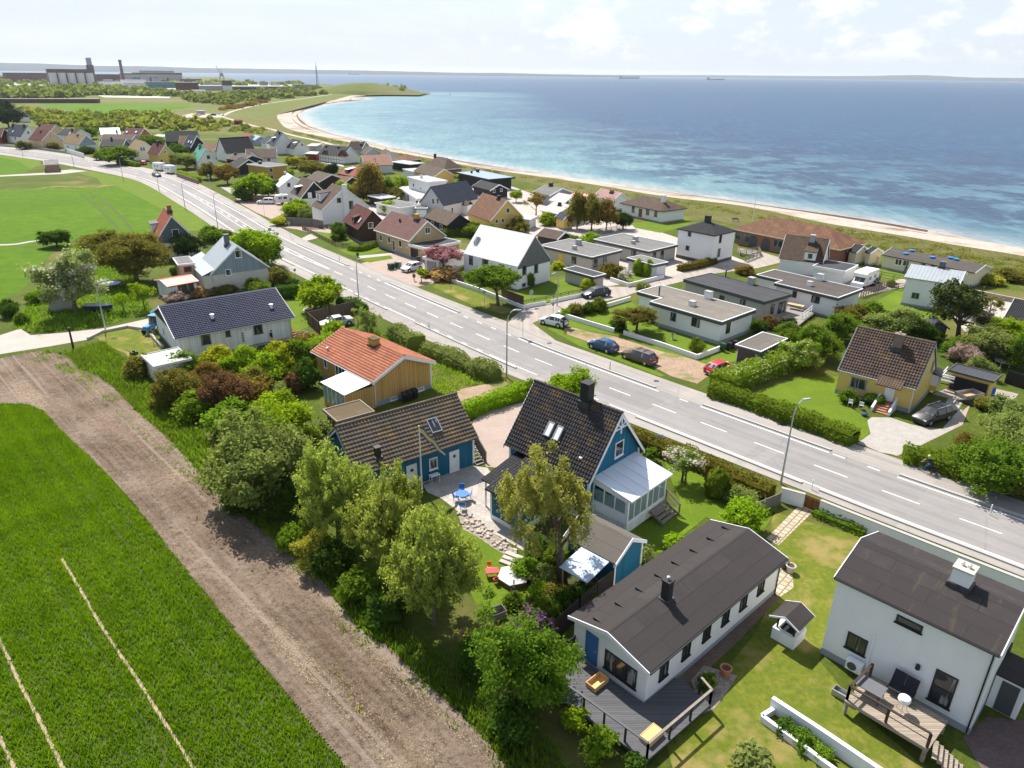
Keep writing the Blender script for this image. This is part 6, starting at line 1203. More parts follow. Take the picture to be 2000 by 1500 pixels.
WG='willows beside the bare field'
T('willow_tree','willow','leaf_willow',(662,1052),152,868,'pale feathery willow farthest from the camera, standing before the blue barn',clear=.0,group=WG)
T('willow_tree','willow','leaf_willow',(770,1128),166,922,'middle willow of three, partly hiding the barn doors and flagpole foot',clear=.02,group=WG)
T('willow_tree','willow','leaf_willow',(848,1220),180,985,'nearest willow with thick visible trunk beside the lawn with red table',clear=.06,group=WG)
T('weeping_birch','birch','leaf_birch',(1098,1138),218,850,'drooping birch with leaning trunk in front of the blue house',clear=.33,dx=-44,r=.3)
T('broad_tree','big','leaf_grey',(508,985),215,790,'large dense grey-green tree at the edge of the bare field',clear=.0)
T('broad_tree','tree','leaf_bright',(560,900),130,765,'yellow-green tree behind the large grey-green one',clear=.02)
T('broad_tree','loose','leaf_green',(1005,1390),205,1192,'bright green leafy tree left of the black deck',clear=.02)
T('bush','bush','leaf_green',(1055,1360),105,1262,'deep green bush touching the left corner of the black deck',False)
T('bush','fine','leaf_yellow',(617,1112),82,1030,'golden yellow bush at the foot of the first willow',False)
T('bush','bush','leaf_weed',(570,1075),60,1020,'green nettle clump between golden bush and grey-green tree',False)
T('lime_tree','tree','leaf_bright',(1113,800),92,712,'fresh green tree rising behind the black-tiled roof by the road',clear=.1)
T('bush','bush','leaf_weed',(1036,775),30,738,'small pale bush at the end of the driveway hedge',False)
T('apple_tree','sparse','leaf_apple',(1332,941),84,868,'apple tree in white blossom on the lawn by the veranda',clear=.42)
T('apple_tree','sparse','leaf_green',(1338,944),70,880,'fresh leaves of the tree grown through the blossoming apple',clear=.45)
T('topiary_bush','topiary','leaf_hedge',(1399,968),60,912,'clipped round bush on the lawn beside the road hedge',False)
T('bush','bush','leaf_bright',(1448,1033),88,970,'large lime green bush beside the grey fence end',False)
T('bush','bush','leaf_grey',(1442,985),62,948,'pale leafy perennials between clipped bush and fence',False)
T('bush','small','leaf_bright',(1318,1072),55,1040,'lime bush behind the felt roof of the bungalow',False)
T('bush','small','leaf_grey',(1262,1095),36,1065,'grey-green bush squeezed between blue shed and bungalow',False)
T('bush','small','leaf_green',(1270,900),28,872,'small bush at the rear corner of the blue gable',False)
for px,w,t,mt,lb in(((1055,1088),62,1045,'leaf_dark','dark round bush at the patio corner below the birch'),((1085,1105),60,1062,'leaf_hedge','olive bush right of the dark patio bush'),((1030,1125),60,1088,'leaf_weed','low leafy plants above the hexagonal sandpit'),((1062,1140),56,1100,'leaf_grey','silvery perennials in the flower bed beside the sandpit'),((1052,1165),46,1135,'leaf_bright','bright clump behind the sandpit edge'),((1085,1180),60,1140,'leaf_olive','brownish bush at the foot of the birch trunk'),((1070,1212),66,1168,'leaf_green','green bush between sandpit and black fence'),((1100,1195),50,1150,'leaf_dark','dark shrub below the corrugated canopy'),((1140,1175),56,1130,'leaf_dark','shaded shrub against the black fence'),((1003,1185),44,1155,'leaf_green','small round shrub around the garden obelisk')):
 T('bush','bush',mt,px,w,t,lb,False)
T('rhododendron','bush','leaf_rhodo',(1035,1255),95,1190,'rhododendron with pink-purple flowers by the black fence',False)
T('rhododendron','bush','leaf_lilac',(588,925),70,850,'lilac bush with mauve flowers left of the blue barn',False)
T('rhododendron','bush','leaf_lilac',(405,790),34,758,'purple flowering shrub among the slope shrubs',False)
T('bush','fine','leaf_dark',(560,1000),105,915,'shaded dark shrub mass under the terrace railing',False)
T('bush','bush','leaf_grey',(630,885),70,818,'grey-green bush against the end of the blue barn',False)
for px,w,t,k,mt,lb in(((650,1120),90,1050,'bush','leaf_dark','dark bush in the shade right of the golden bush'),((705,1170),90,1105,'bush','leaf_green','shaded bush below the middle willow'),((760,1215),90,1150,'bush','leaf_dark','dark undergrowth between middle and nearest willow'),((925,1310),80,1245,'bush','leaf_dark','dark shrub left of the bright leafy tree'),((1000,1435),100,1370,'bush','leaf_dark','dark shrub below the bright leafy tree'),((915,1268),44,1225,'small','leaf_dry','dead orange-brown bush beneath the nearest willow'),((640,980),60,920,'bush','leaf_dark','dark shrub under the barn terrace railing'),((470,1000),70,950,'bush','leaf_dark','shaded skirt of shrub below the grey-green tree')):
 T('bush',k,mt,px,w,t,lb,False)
for px,w,t,k,mt,lb in(((345,790),80,722,'fine','leaf_olive','olive twiggy shrub lowest on the slope by the bare soil'),((360,735),70,690,'bush','leaf_green','green shrub just right of the white tool shed'),((405,760),70,712,'fine','leaf_rust','rust-brown shrub in the middle of the slope'),((440,800),90,728,'fine','leaf_maroon','dark maroon shrub on the slope'),((430,725),66,678,'bush','leaf_lime','lime yellow shrub under the white boarded wall'),((478,735),70,680,'fine','leaf_bright','bright shrub left of the person by the white wall'),((470,790),80,735,'bush','leaf_rust','bronze shrub right of the maroon one'),((520,745),72,690,'bush','leaf_bright','yellow-green bush above the lawn path'),((560,730),66,676,'fine','leaf_lime','golden bush behind the ochre house'),((595,725),60,665,'bush','leaf_green','green bush against the ochre boards'),((600,760),46,705,'bush','leaf_dark','dark upright shrub at the ochre house corner'),((575,770),28,735,'small','leaf_maroon','small maroon bush on the little lawn'),((550,775),46,752,'small','leaf_grey','low juniper beside the maroon bush'),((500,770),60,722,'bush','leaf_olive','olive bush in the middle of the garden slope'),((530,825),90,772,'fine','leaf_bright','sunlit shrub behind the grey-green tree'),((455,845),80,785,'bush','leaf_weed','green shrub between maroon shrub and grey-green tree'),((385,815),70,768,'bush','leaf_weed','leafy shrub beside the purple flowers'),((275,735),46,698,'small','leaf_olive','olive bush at the left of the white tool shed'),((640,690),46,655,'bush','leaf_bright','light bush at the corner behind the orange roof'),((655,665),40,628,'small','leaf_bright','bush between silver saloon and orange roof'),((488,668),28,645,'small','leaf_lime','small yellow bush against the white boarded wall'),((605,680),40,655,'small','leaf_rust','rusty shrub near the stone pile'),((575,690),40,665,'small','leaf_olive','olive shrub beneath the right end of the white wall'),((745,855),50,820,'bush','leaf_grey','pale climber on the moss roof edge')):
 T('bush',k,mt,px,w*1.22,t-9,lb,False)
T('broad_tree','bush','leaf_bright',(627,604),94,534,'round bright green tree on the lawn beside the white house',clear=.06)
T('bush','sparse','leaf_grey',(718,650),56,595,'open pale shrub beside the parked silver saloon',False)
T('broad_tree','tree','leaf_bright',(500,522),104,430,'yellow-green tree between metal-roofed house and road',clear=.05)
T('broad_tree','tree','leaf_green',(525,520),60,465,'darker tree behind the yellow-green roadside tree',clear=.1)
T('broad_tree','fine','leaf_silver',(150,612),135,478,'silver-leaved tree above the block hut',clear=.05)
T('broad_tree','big','leaf_olive',(268,552),160,440,'wide olive tree with short dark trunk beside the red-roofed house',clear=.12)
T('broad_tree','tree','leaf_olive',(200,500),80,442,'small olive tree between silver tree and field',clear=.1)
T('broad_tree','tree','leaf_dark',(112,482),64,446,'dark shrub-like tree at the edge of the far field',clear=.05)
T('pine_shrub','tree','needle_dark',(368,508),62,446,'dark evergreen in front of the grey gable',clear=.02)
T('bush','bush','leaf_green',(412,470),56,438,'green shrub on the road side of the red-roofed house',False)
T('broad_tree','sparse','leaf_bright',(283,605),52,548,'young fruit tree nearest the white house',clear=.3)
T('broad_tree','sparse','leaf_bright',(243,610),36,568,'thin fruit tree beside the street lamp',clear=.3)
for px,w,t,mt,lb in(((20,618),42,582,'leaf_dark','dark bush at the left picture edge above the farm track'),((45,632),30,608,'leaf_green','green bush beside the dark edge bush'),((72,590),44,562,'leaf_weed','weedy bush left of the block hut'),((345,590),40,566,'leaf_pinkblossom','pinkish dry stalks behind the blue-tiled roof'),((392,578),44,560,'leaf_dry','dry brown shrub beside the blockwork wall'),((440,575),50,552,'leaf_olive','climber at the foot of the blockwork wall'),((500,575),60,540,'leaf_green','green bush at the right corner of the blockwork house'),((545,555),50,518,'leaf_olive','bush beside the bus-stop sign'),((572,558),28,540,'leaf_dark','small dark bush by the path edge'),((350,545),30,515,'leaf_green','bush in front of the pink annex'),((440,465),36,445,'leaf_olive','scrub beside the road lamp')):
 T('bush','bush',mt,px,w,t,lb,False)
T('broad_tree','tree','leaf_green',(973,596),108,505,'green street tree on the grass verge before the metal-roofed house',clear=.34,dx=-10)
T('cherry_tree','fine','leaf_cherry',(866,534),76,474,'purple-leaved cherry in blossom beside the garage',clear=.42)
T('broad_tree','small','leaf_bright',(823,550),24,522,'little tree beside the white hatchback on the drive',clear=.4)
T('poplar_tree','poplar','leaf_olive',(1127,447),44,370,'tall olive poplar, left one of three',clear=.02)
T('poplar_tree','poplar','leaf_olive',(1155,450),50,374,'tall olive poplar, middle one of three',clear=.02)
T('poplar_tree','poplar','leaf_rust',(1184,450),42,386,'tall bronze poplar, right one of three',clear=.02)
T('broad_tree','tree','needle_dark',(1217,448),40,408,'dark conifer at the right foot of the poplars',clear=.0)
T('broad_tree','sparse','leaf_rust',(1047,422),46,372,'bare reddish tree between grey house and ochre annex',clear=.3)
T('broad_tree','tree','leaf_bright',(1008,395),28,368,'small green tree right of the black gabled house',clear=.2)
T('fruit_tree','fine','leaf_olive',(1243,650),95,592,'umbrella-shaped olive tree before the L-shaped bungalow',clear=.4)
T('magnolia_bush','sparse','leaf_magnolia',(1222,550),34,522,'white flowering magnolia behind the low white wall',False)
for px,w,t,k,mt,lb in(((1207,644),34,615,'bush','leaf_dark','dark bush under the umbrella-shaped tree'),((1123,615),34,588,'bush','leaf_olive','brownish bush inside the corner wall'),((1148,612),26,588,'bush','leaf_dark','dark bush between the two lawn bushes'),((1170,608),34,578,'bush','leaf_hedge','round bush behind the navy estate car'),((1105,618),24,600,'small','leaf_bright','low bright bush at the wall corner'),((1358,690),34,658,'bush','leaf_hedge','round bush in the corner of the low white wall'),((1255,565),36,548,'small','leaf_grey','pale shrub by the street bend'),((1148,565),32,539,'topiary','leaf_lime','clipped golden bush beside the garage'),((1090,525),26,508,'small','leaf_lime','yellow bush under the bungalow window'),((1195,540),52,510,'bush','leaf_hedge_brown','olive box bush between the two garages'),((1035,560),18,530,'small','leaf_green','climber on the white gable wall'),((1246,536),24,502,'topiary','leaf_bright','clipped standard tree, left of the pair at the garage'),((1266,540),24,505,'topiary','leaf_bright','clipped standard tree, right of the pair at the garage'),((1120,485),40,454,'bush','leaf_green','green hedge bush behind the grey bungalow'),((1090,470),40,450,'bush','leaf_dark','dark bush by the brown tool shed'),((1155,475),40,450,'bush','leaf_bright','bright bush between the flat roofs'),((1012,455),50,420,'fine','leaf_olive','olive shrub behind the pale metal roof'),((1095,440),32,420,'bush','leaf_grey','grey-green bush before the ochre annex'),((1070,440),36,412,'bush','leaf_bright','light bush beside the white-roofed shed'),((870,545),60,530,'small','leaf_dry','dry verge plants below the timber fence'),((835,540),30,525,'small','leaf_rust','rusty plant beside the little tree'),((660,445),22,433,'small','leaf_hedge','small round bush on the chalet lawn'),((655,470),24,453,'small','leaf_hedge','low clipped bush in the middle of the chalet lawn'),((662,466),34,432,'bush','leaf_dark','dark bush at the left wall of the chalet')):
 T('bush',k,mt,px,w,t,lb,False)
T('broad_tree','small','leaf_hedge',(660,460),34,430,'dark shrub close against the chalet gable',clear=0)
T('pine_tree','sparse','needle_pine',(1868,668),105,532,'tall dark pine before the white metal-roofed house',clear=.3,r=.28,dx=-14)
T('pine_tree','sparse','needle_pine',(1872,660),120,560,'lower boughs of a second pine close to the tall one',clear=.3,dx=-22)
for px,w,t,k,mt,lb in(((1560,720),90,655,'fine','leaf_elder','big elder with creamy flowers left of the yellow house'),((1595,700),95,632,'fine','leaf_green','dense green tree behind the elder'),((1545,680),70,628,'fine','leaf_green','green tree right of the weathered garage roof'),((1640,665),95,605,'fine','leaf_green','broad green tree behind the brown tiled ridge'),((1745,660),110,608,'fine','leaf_grey','grey-green tree above the yellow house chimney'),((1665,630),64,590,'bush','leaf_hedge_brown','dark olive shrub beside the motorhome garden'),((1700,622),60,585,'bush','leaf_green','green shrub at the lawn edge of the motorhome garden'),((1800,670),80,622,'fine','leaf_dark','dark shrub around the tiny green shed'),((1920,700),120,645,'fine','leaf_grey','wide grey-green tree right of the pine'),((1965,680),110,615,'fine','leaf_bright','yellow-green tree at the right picture edge'),((1995,720),90,650,'fine','leaf_green','green tree cut by the right edge behind the carport'),((1870,700),70,655,'fine','leaf_green','green shrub beneath the pine'),((1905,735),60,690,'fine','leaf_grey','small grey-green tree above the carport'),((1990,920),150,800,'big','leaf_grey','very large grey-green tree at the right edge below the carport'),((1935,960),150,850,'fine','leaf_green','large dark-green bush beside the cyclist'),((1960,860),110,775,'fine','leaf_grey','pale upper bush near the trailer'),((1925,800),50,770,'bush','leaf_olive','low olive bush in front of the trailer'),((1985,965),90,895,'fine','leaf_olive','olive bush at the right edge above the cycle path'),((1870,915),70,870,'bush','leaf_hedge','bush behind the cyclist'),((1880,880),40,835,'sparse','leaf_rust','twiggy brown bush beside the drive lawn')):
 T('broad_tree' if k in('fine','big')else 'bush',k,mt,px,w,t,lb,k in('fine','big'),clear=.0)
T('apple_tree','fine','leaf_pinkblossom',(1878,718),62,668,'pale pink blossom tree beside the yellow house',clear=.2)
T('lilac_bush','bush','leaf_lilac',(1720,655),60,632,'lilac hedge just above the brown tiled ridge',False);T('lilac_bush','bush','leaf_lilac',(1915,630),50,600,'lilac bush right of the pine trunk',False)
T('broad_tree','sparse','leaf_olive',(1930,620),50,575,'thin bare-branched tree by the gravel yard',clear=.3)
for px,w,t,mt,lb in(((1655,785),40,757,'leaf_green','climbing rose at the left corner of the yellow house'),((1700,790),34,764,'leaf_dark','shrub under the yellow house window'),((1715,795),28,770,'leaf_green','shrub left of the brick steps'),((1500,640),40,612,'leaf_maroon','reddish shrub beside the rear terrace'),((1480,650),40,620,'leaf_dark','dark shrub at the bungalow back corner'),((1540,635),36,615,'leaf_lilac','mauve shrub below the terrace rail'),((1570,595),36,575,'leaf_bright','light shrub behind the terrace table'),((1540,562),40,548,'leaf_hedge','shrub between the two flat roofs'),((1455,535),44,522,'leaf_rust','reddish shrub beside the street bend'),((1740,560),20,545,'leaf_hedge','round bush by the motorhome fence'),((1935,555),50,535,'leaf_yellow','golden shrub by the stone wall'),((1970,548),60,525,'leaf_olive','olive shrub at the right edge near the dunes'),((1665,510),30,496,'leaf_dark','dark shrub between cottage and beach huts')):
 T('bush','bush',mt,px,w,t,lb,False)
for px,w,t,k,mt,lb in(((725,395),58,312,'poplar','leaf_rust','tall rusty tree before the salmon roof'),((755,390),56,340,'tree','leaf_green','green tree right of the tall rusty one'),((785,378),40,338,'tree','leaf_bright','bright tree left of the cubic house'),((770,395),44,358,'tree','leaf_olive','olive tree before the cubic house'),((700,395),50,352,'tree','leaf_olive','olive tree left of the tall rusty tree'),((670,385),40,350,'bush','leaf_bright','green tree behind the broad white gable'),((500,390),70,328,'tree','leaf_bright','yellow-green tree before the mustard house'),((478,392),48,352,'bush','leaf_dark','dark conical hedge tree at the parking yard'),((525,385),50,345,'tree','leaf_green','green tree right of the yellow-green one'),((445,360),48,312,'tree','leaf_rust','brownish tree left of the mustard house'),((412,350),44,312,'tree','leaf_olive','olive tree in front of the green roof'),((365,330),60,306,'tree','leaf_grey','grey-green tree behind the white campers'),((232,322),70,280,'tree','leaf_green','dark round tree by the far road'),((205,312),42,290,'bush','leaf_dark','clipped hedge tree left of the dark round tree'),((170,300),36,282,'bush','leaf_dark','dark bush beside the straw-coloured roof'),((105,292),24,274,'bush','leaf_olive','small tree before the peach gable'),((48,292),30,272,'bush','leaf_olive','small tree beside the slate roof house'),((175,272),44,248,'tree','leaf_green','tree behind the straw-coloured roof'),((300,290),50,268,'tree','leaf_green','tree behind the mustard house'),((345,305),44,283,'tree','leaf_dark','tree left of the green roof'),((580,328),44,300,'tree','leaf_yellow','yellow-leaved tree below the red fence'),((610,345),60,315,'tree','leaf_olive','olive tree behind the white cottage'),((648,345),30,315,'tree','needle_dark','dark fir left of the orange-red hip'),((572,315),30,300,'bush','leaf_green','green bush beside the white long house'),((560,345),34,325,'bush','leaf_bright','light bush behind the narrow white cottage'),((905,352),30,334,'bush','leaf_bright','bright bush beside the black villa'),((838,345),36,318,'tree','leaf_rust','rusty tree before the yellow-gabled roof'),((760,418),34,388,'small','leaf_bright','small tree before the double garage'),((580,420),60,385,'bush','leaf_bright','bright bushes behind the timber fence'),((600,425),40,398,'bush','leaf_grey','pale bush beside the broad white gable'),((950,460),60,445,'bush','leaf_hedge','hedge bush right of the brick house'),((925,460),50,430,'bush','leaf_hedge','hedge bush behind the brick garage'),((548,440),40,425,'small','leaf_lime','low yellow shrubs along the path edge'),((18,250),60,198,'tree','needle_dark','black-green conifer at the far left edge'),((5,232),50,190,'tree','needle_dark','dark conifer cut by the left edge'),((335,270),40,250,'bush','leaf_bright','light bush behind the white flat house')):
 T('broad_tree' if k in('tree','poplar')else 'bush',k,mt,px,w,t,lb,k in('tree','poplar'),clear=.02)
def hedge(label,px,w,h,mat,dens=55,leaf=.12,name='hedge',wob=.25):
 P=catmull([g2(p)for p in px],6);rs=np.random.RandomState(len(px)*13+int(px[0][0]));Cs,Ns=[],[]
 m=MB();ring=[]
 for i,p in enumerate(P):
  t=(P[min(i+1,len(P)-1)]-P[max(i-1,0)]).normalized();n=Vector((-t.y,t.x));k=1+wob*(mnoise.noise(Vector((p.x*.7,p.y*.7,0))));ring.append([Vector((*(p+n*a*w*.42*k),z*h*k))for a,z in((-1,0),(-1,.72),(-.6,.9),(.6,.9),(1,.72),(1,0))])
 V,Q,UVs=[],[],[]
 for i,(a,b)in enumerate(zip(ring,ring[1:])):
  for k in range(5):j=len(V);V+=[tuple(a[k]),tuple(b[k]),tuple(b[k+1]),tuple(a[k+1])];Q.append((j,j+1,j+2,j+3));UVs+=[(.3,.3)]*4
 for r_ in(ring[0],ring[-1]):
  j=len(V);V+=[tuple(r_[k])for k in(0,1,4,5)];Q.append((j,j+1,j+2,j+3));UVs+=[(.3,.3)]*4
 for(a,b)in zip(ring,ring[1:]):
  for k in range(5):
   ar=(b[k]-a[k]).length*(a[k+1]-a[k]).length;n=max(1,int(ar*dens));s,t=rs.rand(n),rs.rand(n);A_,B_,C_,D_=[np.array(v)for v in(a[k],b[k],b[k+1],a[k+1])]
   pts=(A_[None]*(1-s[:,None])+B_[None]*s[:,None])*(1-t[:,None])+(D_[None]*(1-s[:,None])+C_[None]*s[:,None])*t[:,None]
   nn_=np.cross(B_-A_,D_-A_);nn_=nn_/(np.linalg.norm(nn_)+1e-9);cen=np.array((sum(a,Vector())/6));nn_=nn_ if((pts[0]-cen)@nn_)>0 else-nn_
   bump=vnoise(pts[:,0]*2.2+pts[:,2]*1.3,pts[:,1]*2.2,3);Cs.append(pts+nn_*(.02+(rs.rand(n)*.16+bump*.3)*min(1,w))[:,None]);Ns.append(np.tile(nn_,(n,1)))
 C=np.concatenate(Cs);N=np.concatenate(Ns);L=leaf_quads(C,N,leaf,rs,.6);u=np.clip(vnoise(C[:,0]*1.5,C[:,1]*1.5,4)*.7+rs.rand(len(C))*.3,0,1)
 uv=np.stack([np.repeat(u,4),np.repeat(rs.rand(len(C)),4)],1);V=np.array(V);Fq=np.concatenate([np.array(Q),np.arange(len(C)*4).reshape(-1,4)+len(V)])
 return tag(np_mesh(name,np.concatenate([V,L.reshape(-1,3)]),Fq,np.concatenate([np.array(UVs),uv]),mat),label,'hedge','garden hedges')
hedge('long green hedge along the cycle path before the yellow house',[(1388,770),(1450,790),(1520,815),(1600,843),(1668,868)],2.0,1.5,'leaf_hedge')
hedge('thick flowering hedge between red hatchback and yellow house lawn',[(1405,765),(1470,740),(1535,715),(1590,700)],3.2,2.2,'leaf_elder')
hedge('short hedge on the right of the stone-chip drive',[(1762,898),(1800,905),(1830,915),(1880,935)],1.9,1.5,'leaf_hedge')
hedge('bronze-green hedge along the pavement by the blue house',[(1228,862),(1300,888),(1370,916),(1440,948),(1505,975)],1.7,1.35,'leaf_hedge_brown')
hedge('bright hedge curving round the pink gravel yard',[(905,815),(945,800),(990,785),(1040,768)],1.5,1.5,'leaf_bright')
hedge('pale shrub row on the pavement edge nearest the silver saloon',[(768,655),(790,668),(815,682)],2.2,1.7,'leaf_grey',wob=.5)
hedge('long pale shrub row on the pavement edge behind the orange roof',[(832,690),(870,703),(920,725),(970,742)],2.3,1.6,'leaf_grey',wob=.5)
hedge('dark clipped hedge behind the lawn of the white house',[(540,580),(575,580),(610,572)],1.4,1.7,'leaf_dark');hedge('low hedge between round tree and pavement',[(660,598),(680,600),(712,612)],1.6,1.5,'leaf_dark')
hedge('dense hedge between brick house garage and metal-roofed house',[(868,462),(900,458),(930,452)],1.3,1.4,'leaf_hedge');hedge('low hedge before the chalet lawn fence',[(682,488),(705,490),(735,480)],1.0,.9,'leaf_hedge')
hedge('clipped hedge on the white terrace before the cubic hip-roofed house',[(1326,530),(1360,524),(1396,514)],1.2,1.2,'leaf_hedge_brown');hedge('clipped hedge beyond the white campers',[(350,342),(372,350),(390,356)],1.5,1.6,'leaf_bright');hedge('round-topped hedge by the far pavement',[(232,320),(255,324),(272,326)],1.8,1.4,'leaf_hedge')
hedge('ivy growing along the foot of the white road wall',[(1590,1005),(1640,1025),(1690,1045)],.8,.5,'leaf_green',70,.1,'ivy')
def mass(name,label,spots,mat,nl=60,leaf=.5,seed=1):
 rs=np.random.RandomState(seed);Vs,UVs=[],[]
 for(x,y,w,h)in spots:
  d=rs.normal(size=(nl,3));d/=np.linalg.norm(d,axis=1)[:,None];d[:,2]=np.abs(d[:,2]);lump=rs.uniform(.6,1.05,nl)[:,None]
  C=d*lump*np.array([w/2,w/2,h])+np.array([x,y,0]);L=leaf_quads(C,d,leaf*(w/5),rs,.8);Vs.append(L.reshape(-1,3));u=rs.rand();UVs.append(np.stack([np.full(nl*4,u),np.repeat(rs.rand(nl),4)],1))
 V=np.concatenate(Vs);return tag(np_mesh(name,V,np.arange(len(V)).reshape(-1,4),np.concatenate(UVs),mat),label,'shrubs',kind='stuff')
def spots(poly,n,w,h,seed):
 rs=random.Random(seed);P=[tuple(g2(p))for p in poly];out=[];xs=[p[0]for p in poly];ys=[p[1]for p in poly]
 pp=np.array(poly,float)
 while len(out)<n:
  px,py=rs.uniform(min(xs),max(xs)),rs.uniform(min(ys),max(ys))
  if in_poly(np.array([px]),np.array([py]),pp)[0]:g=g2((px,py));k=rs.uniform(.55,1.4);out.append((g.x,g.y,w*k,h*k*rs.uniform(.7,1.2)))
 return out
mass('shrubland','olive thorn shrubs covering the meadow beyond the village',spots([(40,216),(130,222),(220,224),(330,222),(345,236),(420,238),(400,250),(330,256),(240,255),(100,248),(60,238)],260,7,3.6,1),'leaf_shrubland',70,.75,1)
mass('shrubland','light green scrub around the far meadow',spots([(60,222),(200,224),(330,225),(340,248),(200,252),(80,245)],130,6,3,7),'leaf_hedge',60,.75,7)
mass('woodland','belt of trees in front of the silos and factory',spots([(0,176),(90,172),(180,171),(345,182),(345,189),(190,186),(150,192),(0,194)],330,15,6.5,2),'leaf_woodland',50,.8,2)
mass('woodland','dark trees between factory and bay',spots([(350,186),(440,181),(520,176),(600,172),(640,176),(650,183),(560,193),(500,198),(440,205),(370,200)],200,11,5,3),'leaf_woodland',50,.8,3)
mass('woodland','low scrub on the headland tip',spots([(680,174),(740,173),(790,180),(795,183.5),(740,184),(690,180)],60,11,9,4),'leaf_woodland',40,.8,4)
mass('reeds','reddish brown reed bed beside the white footpath',spots([(432,213),(500,200),(520,196),(522,199),(470,211),(436,216)],60,9,1.8,5),'leaf_rust',60,.5,5)
mass('shrubland','scattered dune scrub between last houses and beach',spots([(380,240),(450,240),(540,258),(500,262),(440,258),(390,256)],40,6,1.8,6),'leaf_shrubland',60,.6,6)
mass('woodland','distant trees behind the harbour buildings',spots([(0,158),(20,152),(60,153),(470,160),(600,164),(600,168),(460,168),(100,166),(0,166)],140,20,6,8),'leaf_woodland',30,.9,8)
mass('shrubland','tufts of marram and low scrub along the dune strip',spots([(1000,341),(1100,356),(1300,389),(1450,410),(1600,440),(1750,465),(2000,510),(2000,545),(1850,515),(1700,485),(1480,428),(1340,405),(1150,372),(1010,348)],420,1.8,.5,11),'leaf_shrubland',34,.3,11)
mass('shrubland','low scrub on the dune left of the bay',spots([(560,256),(640,272),(760,297),(900,325),(1000,343),(900,330),(800,309),(690,285),(600,268)],120,2.6,.7,12),'leaf_shrubland',34,.4,12)
